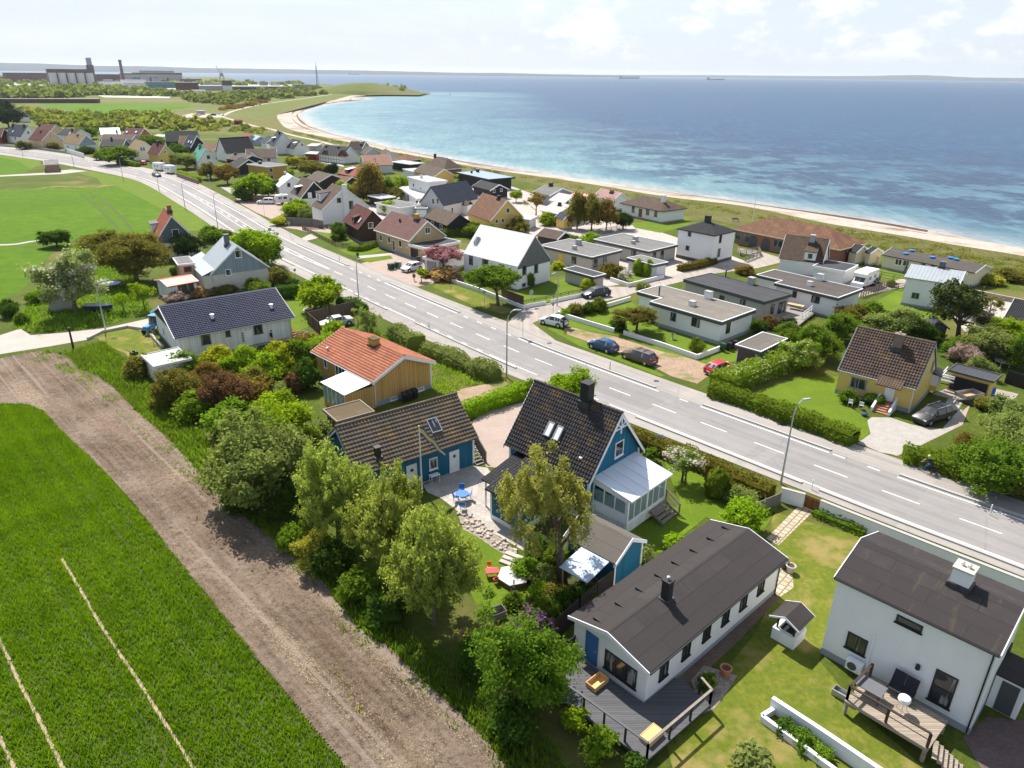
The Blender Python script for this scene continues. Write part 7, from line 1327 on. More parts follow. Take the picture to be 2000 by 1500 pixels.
# vehicles
def car(label,pf,pr,paint_,style='hatch',cat='car',group='parked cars',name='parked_car',boot_open=False,racks=False):
 f,r=g2(pf),g2(pr);d=(f-r).normalized();c=(f+r)/2;n=Vector((-d.y,d.x));wd=.9;n=n if n.dot(c)>0 else-n;c=c+n*wd*.85
 o=thing(name,label,cat,(c.x,c.y,.03),math.atan2(d.y,d.x),group)
 ST={'hatch':[(2.05,.58,.70,.62,'b'),(1.9,.72,.82,.7,'b'),(1.05,.93,.87,.74,'w'),(.35,1.42,.87,.60,'r'),(-.6,1.48,.87,.60,'r'),(-1.45,1.38,.86,.58,'g'),(-1.9,1.0,.83,.7,'t'),(-2.05,.62,.76,.68,'t')],'estate':[(2.35,.6,.72,.62,'b'),(2.2,.76,.84,.72,'b'),(1.25,.97,.9,.76,'w'),(.5,1.48,.9,.62,'r'),(-.9,1.54,.9,.62,'r'),(-1.85,1.46,.89,.6,'g'),(-2.2,1.0,.86,.74,'t'),(-2.35,.62,.8,.7,'t')],'saloon':[(2.4,.6,.72,.62,'b'),(2.25,.74,.84,.72,'b'),(1.15,.92,.87,.74,'w'),(.4,1.38,.87,.6,'r'),(-.7,1.4,.87,.6,'g'),(-1.35,1.02,.86,.72,'b'),(-2.2,.95,.84,.72,'t'),(-2.4,.6,.76,.7,'t')]}[style]
 B,G=MB(),MB();k=1.0
 def sec(s):
  x,zt,wb,wt,_=s;zb=min(zt-.03,.93);lo=.22
  return[Vector((x,-wb*.93,lo)),Vector((x,-wb,.5 if zt>.62 else .42)),Vector((x,-wb*.98,zb)),Vector((x,-wt,zt)),Vector((x,0,zt+.035)),Vector((x,wt,zt)),Vector((x,wb*.98,zb)),Vector((x,wb,.5 if zt>.62 else .42)),Vector((x,wb*.93,lo))]
 S_=[sec(s)for s in ST]
 for i in range(len(S_)-1):
  a,b,fl=S_[i],S_[i+1],ST[i][4];cab=min(ST[i][1],ST[i+1][1])>.9 and(ST[i][1]>1.2 or ST[i+1][1]>1.2)
  for j in range(8):
   q=[a[j],a[j+1],b[j+1],b[j]]
   if boot_open and fl=='g' and j in(3,4):continue
   glass=(j in(2,5)and cab)or(j in(3,4)and fl in 'wg')
   if glass:
    m=sum(q,Vector())/4;sh=[m+(p-m)*(.86 if j in(2,5)else .9)for p in q];nn_=(q[1]-q[0]).cross(q[3]-q[0]).normalized()*.006
    G.poly([p-nn_ if(m-nn_-Vector((m.x,0,.6))).length>(m-Vector((m.x,0,.6))).length else p+nn_ for p in sh]);B.poly(q)
   else:B.poly(q)
  B.poly([a[0],b[0],b[8],a[8]])
 B.poly(S_[0][::-1]);B.poly(S_[-1]);body=B.build('body',paint_,o,smooth=True);G.build('window','glass',o)
 x0,x1=ST[0][0],ST[-1][0];wx=(x0-.82,x1+.82)
 for x in wx:
  for s in(-1,1):
   m=MB();m.tube([(x,s*.66,.32),(x,s*.87,.32)],.33,16);w=m.build('wheel','rubber',o);m=MB();m.tube([(x,s*.86,.32),(x,s*.885,.32)],[.22,.19],10);m.build('rim','aluminium',w)
   m=MB();m.tube([(x,s*.8,.35),(x,s*.868,.35)],.4,16);m.build('wheel_arch','rubber',o)
 for s in(-1,1):
  m=MB();m.box(x0-.22,s*.6-.17,.58,x0-.03,s*.6+.14,.72);m.build('headlight','lamp_clear',o);m=MB();zt=1.05 if style=='estate' else .88;m.box(x1-.015,s*.68-.1,.66,x1+.2,s*.68+.13,zt);m.build('tail_light','lamp_red',o)
  m=MB();m.box(.78,s*.88-.02 if s>0 else-1.08,.92,.93,1.08 if s>0 else-.86,1.07);m.build('wing_mirror',paint_,o)
 m=MB();m.box(x1-.03,-.26,.5,x1-.012,.26,.61);m.build('number_plate','white_paint',o);m=MB();m.box(x0-.05,-.55,.3,x0+.03,.55,.5);m.build('grille','rubber',o)
 m=MB();m.box(x1-.06,-.7,.25,x1+.1,.7,.42);m.build('bumper','dark_grey_paint',o)
 if racks:
  for s in(-1,1):m=MB();m.bar((.4,s*.57,1.58),(-1.8,s*.57,1.56),.05,.05);m.build('roof_rail','aluminium',o)
  for x in(.1,-.9):m=MB();m.bar((x,-.58,1.63),(x,.58,1.63),.06,.04);m.build('roof_bar','black_paint',o)
 if boot_open:
  m=MB();m.hexa([(-1.45,-.58,1.4),(-2.25,-.6,1.95),(-2.25,.6,1.95),(-1.45,.58,1.4)],[(-1.45,-.58,1.45),(-2.25,-.6,2.0),(-2.25,.6,2.0),(-1.45,.58,1.45)]);m.build('boot_lid',paint_,o);m=MB();m.box(-1.97,-.68,.6,-1.5,.68,.95);m.build('boot_interior','cloth_black',o)
 return o
car('white hatchback with its boot lid open at the gravel strip',(1061,634.5),(1090,641),'car_white','hatch',boot_open=True)
car('dark blue hatchback parked on the gravel strip',(1155,681),(1185,691),'car_blue','hatch')
car('brown estate car with roof bars parked beside the cycle path',(1222.7,702),(1257,714),'car_brown','estate',racks=True)
car('bright red hatchback half hidden by the flowering hedge',(1432,726),(1398,737),'car_red','hatch')
car('navy estate car standing in the side street by the white wall',(1152,584),(1184,580),'car_navy','estate')
car('white hatchback on the pink drive before the cherry tree',(797,533),(823,527),'car_white','hatch')
car('old silver saloon inside the brown timber fence',(640,643),(681,636),'car_silver','saloon')
car('black estate car on the stone-chip drive of the yellow house',(1817,832),(1849,821),'car_black','estate',racks=True)
car('white estate car in the parking yard before the brick wall',(507,399),(531,399),'car_white','estate')
car('dark car driving along the far road beside the campers',(307,347),(296,343.5),'car_navy','saloon',name='moving_car')
car('white car before the double garage door',(792,421),(806,419),'car_white','hatch');car('white car in front of the teal-edged garage',(835,418),(848,415),'car_white','hatch')
car('dark car parked behind the motorhome',(1707,560),(1717,552),'car_navy','hatch');car('maroon car under the trees by the mustard house',(272,321),(279,323),'car_red','hatch')
for(a,b),lb in((((383,226),(389,226)),'white car standing alone in the far sandy car park'),(((412,226),(419,226)),'leftmost of the cars by the far car park exit'),(((421,224),(428,224)),'rear white car by the far car park exit')):
 car(lb,a,b,'car_white' if 'white' in lb else 'car_navy','estate',group='far parked cars')
def caravan(name,label,pf,pr,L=5.5,Wd=2.2,H=2.7,cab=True,cat='camper'):
 f,r=g2(pf),g2(pr);d=(f-r).normalized();c=(f+r)/2;n=Vector((-d.y,d.x));n=n if n.dot(c)>0 else-n;c=c+n*Wd*.45
 o=thing(name,label,cat,(c.x,c.y,.03),math.atan2(d.y,d.x),'campers and caravans');h=Wd/2;x0=-L/2;x1=L/2
 prof=[(x0,.5),(x0-.05,1.6),(x0+.15,H),(x1-(.6 if cab else .15),H+(.1 if cab else 0))]+([(x1-.1,H-.2),(x1-.2,1.9),(x1-.9,1.75),(x1-.9,.5)]if cab else[(x1+.05,1.6),(x1,.5)])
 m=MB();A=[(x,-h,z)for x,z in prof];Bq=[(x,h,z)for x,z in prof];m.poly(A);m.poly(Bq[::-1])
 for i in range(len(prof)):j=(i+1)%len(prof);m.poly([A[i],Bq[i],Bq[j],A[j]])
 m.build('body','car_white',o,smooth=True)
 if cab:
  m=MB();pf_=[(x1-.95,.45),(x1+.85,.45),(x1+.8,1.05),(x1+.15,1.15),(x1-.5,1.85),(x1-.95,1.85)];A=[(x,-h*.88,z)for x,z in pf_];Bq=[(x,h*.88,z)for x,z in pf_];m.poly(A);m.poly(Bq[::-1])
  for i in range(6):j=(i+1)%6;m.poly([A[i],Bq[i],Bq[j],A[j]])
  m.build('cab','car_white',o);m=MB();m.hexa([(x1+.13,-.8,1.2),(x1-.42,-.8,1.78),(x1-.42,.8,1.78),(x1+.13,.8,1.2)],[(x1+.16,-.8,1.23),(x1-.39,-.8,1.81),(x1-.39,.8,1.81),(x1+.16,.8,1.23)]);m.build('windscreen','glass',o)
 for k in range(2):
  for s in(-1,1):m=MB();xc=-L*.2+k*L*.38;ya,yb=sorted((s*h,s*(h+.02)));m.box(xc-.45,ya,1.4,xc+.45,yb,1.95);m.build('window','glass',o)
 for xw in((x0+1.2,x1+.2)if cab else(0.0,.0)):
  for s in(-1,1):m=MB();m.tube([(xw,s*(h-.25),.33),(xw,s*(h-.02),.33)],.33,14);m.build('wheel','rubber',o)
  if not cab:break
 if not cab:m=MB();m.bar((x1,-.5,.5),(x1+1.2,0,.5),.08);m.bar((x1,.5,.5),(x1+1.2,0,.5),.08);m.build('drawbar','steel',o)
 m=MB();m.box(-.4,-.4,H+.02,.4,.4,H+.18);m.build('roof_vent','lamp_clear',o);return o
caravan('motorhome','white motorhome parked behind the dark brown flat roof',(1691,564),(1707,557),5.2)
caravan('caravan','left one of two white caravans by the far road',(300,333),(314,335),4.6,cab=False,cat='caravan');caravan('caravan','right one of two white caravans by the far road',(320,338),(336,341),4.8,cab=False,cat='caravan')
caravan('horse_trailer','white box trailer at the end of the parking yard',(546,400),(560,399),3.4,1.9,2.4,cab=False,cat='trailer')
b=g2((300,648));o=thing('tractor','small blue tractor beside the end of the white boarded house','tractor',(b.x,b.y,.02),R(-100));m=MB();m.box(-.2,-.35,.6,1.5,.35,1.15);m.build('bonnet','tractor_blue',o);m=MB();m.box(-1.2,-.6,.8,-.15,.6,1.2);m.box(-1.2,-.62,2.1,-.1,.62,2.2);m.build('cab','tractor_blue',o);m=MB();m.box(-1.12,-.56,1.2,-.2,.56,2.1);m.build('cab_glass','glass',o)
for x,r_,w_ in((-.8,.62,.3),(1.1,.36,.2)):
 for s in(-1,1):m=MB();m.tube([(x,s*.5,r_),(x,s*(.5+w_),r_)],r_,18);w=m.build('wheel','rubber',o);m=MB();m.tube([(x,s*.55,r_),(x,s*(.515+w_),r_)],r_*.45,12);m.build('rim','yellow_paint',w)
b=g2((1890,782));o=thing('utility_trailer','open grey box trailer in front of the yellow carport','trailer',(b.x,b.y,.03),R(20));m=MB();m.box(-1.3,-.7,.5,1.3,.7,.56);m.build('floor','timber',o)
m=MB()
for q in((-1.3,-.74,1.3,-.7),(-1.3,.7,1.3,.74),(-1.34,-.74,-1.3,.74),(1.3,-.74,1.34,.74)):m.box(q[0],q[1],.5,q[2],q[3],.95)
m.build('side_panel','steel',o);m=MB();m.bar((-1.3,-.5,.48),(-2.4,0,.48),.07);m.bar((-1.3,.5,.48),(-2.4,0,.48),.07);m.build('drawbar','steel',o)
for s in(-1,1):m=MB();m.tube([(0,s*.78,.3),(0,s*.93,.3)],.3,14);m.build('wheel','rubber',o)
# street furniture
LG='street lamps along the main road'
def lamp(label,base,top,arm=None,curved=False):
 b=at(*base);h=height_of(b,top[1]);o=thing('street_lamp',label,'street lamp',(b.x,b.y,0),0,LG)
 t=at(*(arm or top),h);d=Vector((t.x-b.x,t.y-b.y,0));d=d if d.length<3 else d.normalized()*2;
 if d.length<.3:d=Vector((nrm[np.argmin(np.linalg.norm(rc-np.array([b.x,b.y]),axis=1))][0],nrm[np.argmin(np.linalg.norm(rc-np.array([b.x,b.y]),axis=1))][1],0))*.8;d=d if d.dot(Vector((rc[np.argmin(np.linalg.norm(rc-np.array([b.x,b.y]),axis=1))][0]-b.x,rc[np.argmin(np.linalg.norm(rc-np.array([b.x,b.y]),axis=1))][1]-b.y,0)))>0 else-d
 P=[(0,0,0),(0,0,1.2),(0,0,h*.8)]+[tuple(d*(1-math.cos(a))*.9+Vector((0,0,h*.8+(h*.2)*math.sin(a))))for a in np.linspace(.25,math.pi/2,5)]
 m=MB();m.tube(P,[.11,.09,.065]+[.05]*5,8);m.build('pole','steel',o,smooth=True)
 m=MB();e=Vector(P[-1]);q=d.normalized()if d.length else Vector((1,0,0));r_=Vector((-q.y,q.x,0))*.16;s_=q*.65;U=Vector((0,0,.07))
 m.hexa([e-r_-q*.1-U,e+r_-q*.1-U,e+r_*.7+s_-U,e-r_*.7+s_-U],[e-r_*.6-q*.1+U,e+r_*.6-q*.1+U,e+r_*.4+s_+U*.6,e-r_*.4+s_+U*.6]);hd=m.build('lamp_head','grey_plaster',o);m=MB();m.box(e.x+q.x*.3-.14,e.y+q.y*.3-.14,e.z-.1,e.x+q.x*.3+.14,e.y+q.y*.3+.14,e.z-.072);m.build('lens','lamp_clear',hd)
 return o
lamp('curved street lamp at the corner of the white road wall',(1525,945),(1567,783),(1572,780));lamp('street lamp on the pavement at the end of the pale shrub row',(989.5,737),(1004,605),(1009,605));lamp('street lamp opposite the pink drive of the brick house',(701,588),(697,507),(700,506))
lamp('street lamp on the farm track verge',(206,642),(189,551),(189,551));lamp('street lamp in the side street beside the orange sign',(1088,598),(1091,532),(1091,532))
for(a,t),lb in((((426,447),(421,377)),'street lamp beside the red-roofed grey gable'),(((362,408),(355,353)),'street lamp at the bend before the hatched lane'),(((311,372),(306,325)),'street lamp beside the moving dark car'),(((241,352),(232,306)),'street lamp at the field corner of the bend'),(((145,326),(140,300)),'street lamp right of the brick hut'),(((45,306),(41,289)),'street lamp farthest along the road'),(((529,478),(530,450)),'low curved lamp by the timber fence corner'),(((1676,487),(1672,455)),'lamp before the brick villa')):
 lamp(lb,a,t)
b=at(143,679);o=thing('wooden_pole','dark cut-off wooden pole at the edge of the bare soil','pole',(b.x,b.y,0));m=MB();m.tube([(0,0,0),(.05,0,height_of(b,641))],[.14,.11],10);m.build('shaft','dark_brown_boards',o);m=MB();m.box(-.1,-.1,height_of(b,641),.22,.1,height_of(b,641)+.06);m.build('pole_cap','black_paint',o)
def sign(label,base,top,face='sign_blue',shape='round',r=.32,back=False,mark=None):
 b=at(*base);h=height_of(b,top[1]);i=np.argmin(np.linalg.norm(rc-np.array([b.x,b.y]),axis=1));t=tg[i]*(-1 if back else 1)
 o=thing('road_sign',label,'road sign',(b.x,b.y,0),math.atan2(t[1],t[0])-math.pi/2+math.pi,'road signs');m=MB();m.tube([(0,0,0),(0,0,h)],.035,8);m.build('pole','steel',o)
 P=[(r*math.cos(a),h-r+r*math.sin(a))for a in(np.linspace(0,2*math.pi,24,endpoint=False)if shape=='round' else(math.pi/4+np.arange(4)*math.pi/2))];m=MB()
 m.poly([(x,-.05,z)for x,z in P],0);m.poly([(x,-.035,z)for x,z in P][::-1],1)
 for k in range(len(P)):j=(k+1)%len(P);m.poly([(P[k][0],-.05,P[k][1]),(P[k][0],-.035,P[k][1]),(P[j][0],-.035,P[j][1]),(P[j][0],-.05,P[j][1])],1)
 pl=m.build('sign_plate',[face,'grey_paint'],o)
 if mark:
  m=MB();z=h-r
  if mark=='walk':m.lathe([(0,-.05),(.05,0),(0,.05)],(0,-.056,z+.17),8);m.box(-.05,-.06,z-.05,.05,-.052,z+.12);m.bar((0,-.056,z-.05),(-.08,-.056,z-.22),.03);m.bar((0,-.056,z-.05),(.08,-.056,z-.22),.03)
  else:m.bar((-.1,-.056,z+.12),(.12,-.056,z-.12),.07)
  m.build('symbol','white_paint',pl)
 return o
sign('blue round path sign under the street tree',(946,605),(946,567),mark='walk');sign('blue round sign before the brown trees',(412,376),(409,340),mark='arrow');sign('blue keep-right sign at the crossing island',(544,475),(542,454),mark='arrow');sign('blue round sign facing the crossing',(531,478),(529,445),mark='arrow')
sign('back of a grey round sign by the timber fence',(567,463),(566,433),'grey_paint',back=True);sign('back of a grey round sign on the white wall corner',(1037,598),(1037,566),'grey_paint',back=True,r=.42);sign('orange diamond sign at the mouth of the side street',(1080,617),(1081,590),'orange_paint','diamond');sign('yellow-orange square sign at the parking yard',(517,422),(517,394),'orange_paint','diamond');sign('bus stop disc on a tall pole beside the cycle path',(1021,660),(1020,617),'dark_grey_paint',r=.35)
sign('small white direction plate beside the bus-stop bush',(578,548),(575,524),'white_paint','diamond',.3)
for px,lb,mt in(((1585,957),'white marker post by the road wall','white_paint'),((1932,1006),'white marker post beside the cyclist bushes','white_paint'),((1191,722),'dark marker post between estate car and cycle path','dark_grey_paint'),((881,566),'dark marker post opposite the street tree','dark_grey_paint'),((663,510),'dark marker post before the chalet fence','dark_grey_paint'),((838,643),'thin marker post on the near kerb','dark_grey_paint')):
 b=at(*px);o=thing('marker_post',lb,'post',(b.x,b.y,.04),0,'marker posts');m=MB();m.tube([(0,0,0),(0,0,.95)],.045,8);m.build('post',mt,o);m=MB();m.tube([(0,0,.7),(0,0,.8)],.05,8);m.build('reflector','lamp_clear',o)
def wheelie(label,px,mat,rz=0.0,group='wheeled bins'):
 b=at(*px);o=thing('wheeled_bin',label,'bin',(b.x,b.y,.03),rz,group);m=MB();m.hexa([(-.24,-.26,.08),(.24,-.26,.08),(.24,.26,.08),(-.24,.26,.08)],[(-.29,-.36,.98),(.29,-.36,.98),(.29,.36,.98),(-.29,.36,.98)]);m.build('body',mat,o);m=MB();m.hexa([(-.31,-.4,.99),(.31,-.4,.99),(.31,.38,.99),(-.31,.38,.99)],[(-.28,-.34,1.07),(.28,-.34,1.07),(.28,.36,1.1),(-.28,.36,1.1)]);m.build('lid',mat,o)
 for s in(-1,1):m=MB();m.tube([(s*.22,.3,.1),(s*.3,.3,.1)],.1,10);m.build('wheel','rubber',o)
for k,(px,mt,lb)in enumerate((((790,786),'black_paint','leftmost black bin against the ochre gable'),((800,782),'black_paint','middle black bin against the ochre gable'),((810,778),'black_paint','rightmost black bin against the ochre gable'),((1411,686),'bin_green','green bin at the corner of the low white wall'),((1422,684),'black_paint','black bin next to the green one'),((1433,681),'black_paint','black bin nearest the weathered garage'),((762,527),'bin_green','first bin of the row on the pink drive'),((768,526),'bin_green','second bin of the row on the pink drive'),((775,524),'bin_green','third bin of the row on the pink drive'),((781,523),'grey_paint','grey bin ending the row on the pink drive'),((1667,860),'black_paint','black bin at the end of the long cycle-path hedge'),((818,513),'black_paint','black bin beside the brown garage door'),((479,392),'bin_green','green bin beside the parking yard hedge'))):
 wheelie(lb,px,mt,R(20+k*7))
for px,mt,lb in(((699,506),'bin_green','green mailbox stand on the verge of the brick house'),((809,549),'brown_paint','brown mailbox stand beside the white hatchback drive')):
 b=at(*px);o=thing('mailbox',lb,'mailbox',(b.x,b.y,.03),R(40),'mailboxes');m=MB();m.box(-.05,-.05,0,.05,.05,.8);m.build('post','weathered_wood',o);m=MB();m.box(-.2,-.15,.6,.2,.15,1.15);m.hexa([(-.22,-.18,1.153),(.22,-.18,1.153),(.22,.18,1.153),(-.22,.18,1.153)],[(-.22,-.02,1.25),(.22,-.02,1.25),(.22,.02,1.25),(-.22,.02,1.25)]);m.build('box',mt,o)
def wall(name,label,px,h,th,mat,cap=None,cat=None,posts=None,gap=None,z=0.0,group=None):
 P=[g2(p)for p in px];o=thing(name,label,cat or name.split('_')[-1],(P[0].x,P[0].y,0),0,group);og=P[0];m=MB();c=MB();pm=MB()
 for a,b in zip(P,P[1:]):
  a,b=a-og,b-og;d=(b-a).normalized();n=Vector((-d.y,d.x))*th/2;e=d*0
  q=[a-n,b-n,b+n,a+n];m.hexa([(*p,z)for p in q],[(*p,z+h)for p in q])
  if cap:n2=n*1.35;q=[a-n2,b-n2,b+n2,a+n2];c.hexa([(*p,z+h+.003)for p in q],[(*p,z+h+.06)for p in q])
  if posts:
   L_=(b-a).length;k=max(1,int(L_/posts))
   for i in range(k+1):p=a+d*(L_*i/k);pm.box(p.x-.06,p.y-.06,0,p.x+.06,p.y+.06,z+h+.08)
 m.build('panel' if 'fence' in name else 'masonry',mat,o)
 if cap:c.build('coping',cap,o)
 if posts:pm.build('post',mat if isinstance(mat,str)else mat[0],o)
 return o
def fence(label,px,h,mat='fence_brown',rails=(.35,.7,1.0),posts=1.8,name='rail_fence',pw=.09,z=0.0,cat='fence'):
 P=[g2(p)for p in px];o=thing(name,label,cat,(P[0].x,P[0].y,z),0,'fences');og=P[0];r_=MB();
 for a,b in zip(P,P[1:]):
  a,b=a-og,b-og;d=(b-a);L_=d.length;d.normalize();k=max(1,round(L_/posts))
  for q in rails:r_.bar((*a,h*q),(*b,h*q),.05,.1)
  for i in range(k+(1 if b==P[-1]-og else 0)):p=a+d*(L_*i/k);m=MB();m.box(p.x-pw/2,p.y-pw/2,0,p.x+pw/2,p.y+pw/2,h);m.build('post',mat,o)
 r_.build('rail',mat,o);return o
wall('garden_wall','short white road wall between grey fence and brown gate',[(1522,978),(1568,991)],1.25,.22,'white_plaster','concrete');wall('garden_wall','long white wall between the road and the tall white house',[(1598,1003),(1700,1045),(1850,1106),(2000,1166),(2200,1248)],1.25,.22,'white_plaster','concrete')
P0,P1=g2((1569,991)),g2((1597,1003));o=thing('garden_gate','brown wooden gate in the white road wall','gate',(P0.x,P0.y,.1));d=P1-P0;n=Vector((-d.y,d.x)).normalized()*.04;m=MB();m.hexa([(*(-n),0),(*(d-n),0),(*(d+n),0),(*n,0)],[(*(-n),1.15),(*(d-n),1.15),(*(d+n),1.15),(*n,1.15)]);m.build('gate_leaf','gate_brown',o);m=MB();n2=-n*1.8
for a,b in(((0,.2),(1,.2)),((0,1.0),(1,1.0)),((0,.25),(1,.95))):m.bar((*(d*a[0]+n2),a[1]),(*(d*b[0]+n2),b[1]),.05,.1)
m.build('brace','gate_brown',o)
wall('timber_fence','weathered grey board fence meeting the road wall',[(1462,1010),(1521,985)],1.1,.06,'fence_grey',posts=1.6,cat='fence',group='fences');wall('timber_fence','tall black fence along the back of the white bungalow',[(1072,1262),(1130,1208),(1196,1150)],1.7,.06,'fence_black',posts=1.8,cat='fence',group='fences')
wall('timber_fence','brown board fence wrapped round the silver saloon',[(625,653),(602,633),(645,622),(693,611)],1.75,.06,'fence_brown',posts=1.8,cat='fence',group='fences');wall('timber_fence','grey timber wall in front of the broad white gable',[(560,440),(610,442),(632,447)],1.8,.08,'fence_grey',posts=2,cat='fence',group='fences')
wall('timber_fence','brown boards above the low white wall left of the street tree',[(868,541),(905,556)],1.3,.06,'fence_brown',posts=1.8,cat='fence',group='fences',z=.3);wall('timber_fence','brown boards above the low white wall right of the street tree',[(980,585),(1022,601)],1.5,.06,'fence_brown',posts=1.8,cat='fence',group='fences',z=.3)
wall('garden_wall','low white wall along the verge of the metal-roofed house',[(864,545),(940,570),(1021,603)],.55,.2,'white_plaster');wall('garden_wall','stepped white wall along the side street',[(1021,603),(1066,595)],.6,.2,'white_plaster');wall('garden_wall','second length of white wall beside the navy estate car',[(1075,593),(1110,585),(1154,577)],.6,.2,'white_plaster')
fence('brown rail on the white side-street wall',[(1021,601),(1066,593),(1110,583),(1154,575)],.55,'fence_brown',(.5,.95),z=.6)
wall('garden_wall','low white front wall left of the bungalow steps',[(1231,587),(1187,600),(1130,612),(1089,616),(1140,632),(1199,650)],.65,.2,'white_plaster');wall('garden_wall','low white front wall right of the bungalow steps',[(1218,654),(1290,677),(1361,702),(1405,685)],.65,.2,'white_plaster');wall('garden_wall','low white wall round the magnolia lawn',[(1192,549),(1227,561),(1296,544)],.7,.2,'white_plaster')
wall('garden_wall','white garden wall beside the beach huts',[(1655,500),(1688,512),(1716,518)],1.6,.2,'cream_plaster');wall('garden_wall','brown brick wall at the back of the parking yard',[(489,393),(542,394)],1.6,.2,'brown_brick');wall('garden_wall','brick wall under the clipped hedge near the caravans',[(346,345),(388,360)],1.3,.2,'brown_brick');wall('garden_wall','white wall by the far road before the straw-coloured roof',[(132,299),(165,309)],1.8,.2,'white_plaster');wall('garden_wall','low grey wall along the far road',[(0,286),(70,291),(130,299)],.8,.2,'concrete')
wall('stone_wall','dry stone wall at the right edge by the gravel yard',[(1902,575),(1950,585),(2010,597)],.8,.5,'rubble',cat='wall');wall('timber_fence','dark fence at the right end of the carport',[(1962,748),(2005,762)],1.6,.06,'fence_black',posts=1.8,cat='fence',group='fences')
fence('low brown fence round the chalet lawn',[(640,446),(591,449),(655,481),(684,484)],.85,'fence_brown',(.2,.4,.6,.8,1.0));fence('pale post-and-rail fence before the cream bungalow',[(1672,531),(1720,541),(1770,551)],1.0,'fence_grey',(.5,.95));fence('brown board fence round the motorhome lawn',[(1680,582),(1730,563),(1765,567)],1.1,'fence_brown',(.25,.5,.75,1.0),.9);fence('wooden fence along the gravel yard by the hip-roofed house',[(1440,492),(1445,500),(1480,492),(1485,500),(1455,512)],1.1,'fence_grey',(.2,.4,.6,.8,1.0));fence('long dark red picket fence before the half-timbered house',[(598,305),(640,313),(682,319)],1.2,'fence_red',(.2,.4,.6,.8,1.0),2.5);fence('grey paling behind the flat bungalows',[(1160,460),(1215,452)],1.4,'fence_grey',(.15,.35,.55,.75,.95))
fence('dune fence right of the cream bungalow',[(1935,535),(1965,540),(2010,550)],1.0,'fence_grey',(.5,.95))
fence('weathered railing above the shaded slope left of the barn',[(572,925),(600,912),(650,895)],1.1,'weathered_wood',(.5,1.0),1.6);fence('curving wooden railing below the barn terrace',[(572,925),(585,975),(640,1015),(690,1040)],1.0,'weathered_wood',(.3,.65,1.0),1.4)
fence('white railing round the rear terrace of the slate-roofed bungalow',[(1541,583),(1583,596),(1572,604),(1590,610),(1565,630)],.9,'white_paint',(.5,1.0),1.5,z=.5)
def deck(label,px,z,mat,th=.14,name='deck'):
 P=[g2(p,z)for p in px];o=thing(name,label,'deck',(P[0].x,P[0].y,0));pts=[tuple(p-P[0])for p in P];m=MB();m.prism(pts,z-th,z);m.build('boards',mat,o);c=sum(P,Vector((0,0)))/len(P)-P[0]
 for p in pts:q=Vector(p)+(c-Vector(p))*.06;m=MB();m.box(q.x-.08,q.y-.08,0,q.x+.08,q.y+.08,z-th-.003);m.build('support',mat,o)
 return o
def rail_posts(o,px,z,h,mat,posts=1.7,top=None,mids=(.5,)):
 P=[g2(p,z)for p in px];og=o.location;r_=MB();t_=MB()
 for a,b in zip(P,P[1:]):
  a,b=a-og.xy,b-og.xy;d=b-a;L_=d.length;d.normalize();k=max(1,round(L_/posts))
  for i in range(k+1):p=a+d*(L_*i/k);m=MB();m.box(p.x-.055,p.y-.055,z-.3,p.x+.055,p.y+.055,z+h);m.build('post',mat,o)
  for q in mids:r_.bar((*a,z+h*q),(*b,z+h*q),.03,.04)
  t_.bar((*a,z+h+.03),(*b,z+h+.03),.14,.06)
 if mids:r_.build('mid_rail',mat,o)
 t_.build('top_rail',top or mat,o)
D1=deck('black-stained deck with railing wrapped round the bungalow end',[(1112,1300),(1089,1360),(1262,1487),(1388,1376),(1326,1322),(1256,1374),(1132,1290)],.5,'deck_black');rail_posts(D1,[(1102,1361),(1263,1480)],.5,1.0,'black_paint',1.5,'dark_grey_paint',());rail_posts(D1,[(1263,1480),(1386,1374),(1366,1350)],.5,1.0,'black_paint',1.6,'weathered_wood',())
D2=deck('raised grey wooden deck at the back of the tall white house',[(1649,1368),(1812,1466),(1852,1408),(1700,1318)],.95,'deck_pale');rail_posts(D2,[(1698,1322),(1654,1366),(1810,1460)],.95,.95,'dark_brown_boards',2.2,None,(.55,))
m=MB();a=g2((1822,1462),.9)-D2.location.xy;b2=g2((1880,1515),0)-D2.location.xy;n=Vector((-(b2-a).y,(b2-a).x)).normalized()*.65
for k in range(6):p=a+(b2-a)*(k/6);q=a+(b2-a)*((k+.9)/6);z=.9-k*.16;m.hexa([(*(p-n),z-.05),(*(q-n),z-.05),(*(q+n),z-.05),(*(p+n),z-.05)],[(*(p-n),z),(*(q-n),z),(*(q+n),z),(*(p+n),z)])
m.build('steps','deck_pale',D2)
D3=deck('low terrace behind the slate-roofed bungalow',[(1500,622),(1530,588),(1585,600),(1590,612),(1560,635)],.45,'deck_grey')
# garden things
def base(name,label,cat,px,rz=0.0,z=.03,group=None):b=at(*px,z);return thing(name,label,cat,(b.x,b.y,z),rz,group)
o=base('flagpole','white flagpole with a blue and yellow pennant before the blue barn','flagpole',(824,955));H_=height_of(at(824,955),834);m=MB();m.tube([(0,0,0),(0,0,H_)],[.09,.045],10);m.build('pole','white_paint',o);m=MB();m.ball((0,0,H_+.06),.09,8);m.build('finial','yellow_paint',o)
m=MB();N_=16;f0=lambda i:Vector((.05+i/N_*2.0,.12*math.sin(i*.9),H_-.35-(i/N_)**1.2*2.3));wd=lambda i:.32*(1-i/N_)+.03
for i in range(N_):
 a,b2=f0(i),f0(i+1);za,zb=Vector((0.1,.05,wd(i))),Vector((0.1,.05,wd(i+1)))
 for(l,h_,mi)in((-1,-.45,0),(-.45,.5,1),(.5,1,0)):m.poly([a+za*l,b2+zb*l,b2+zb*h_,a+za*h_],mi)
m.build('pennant',['flag_blue','yellow_paint'],o)
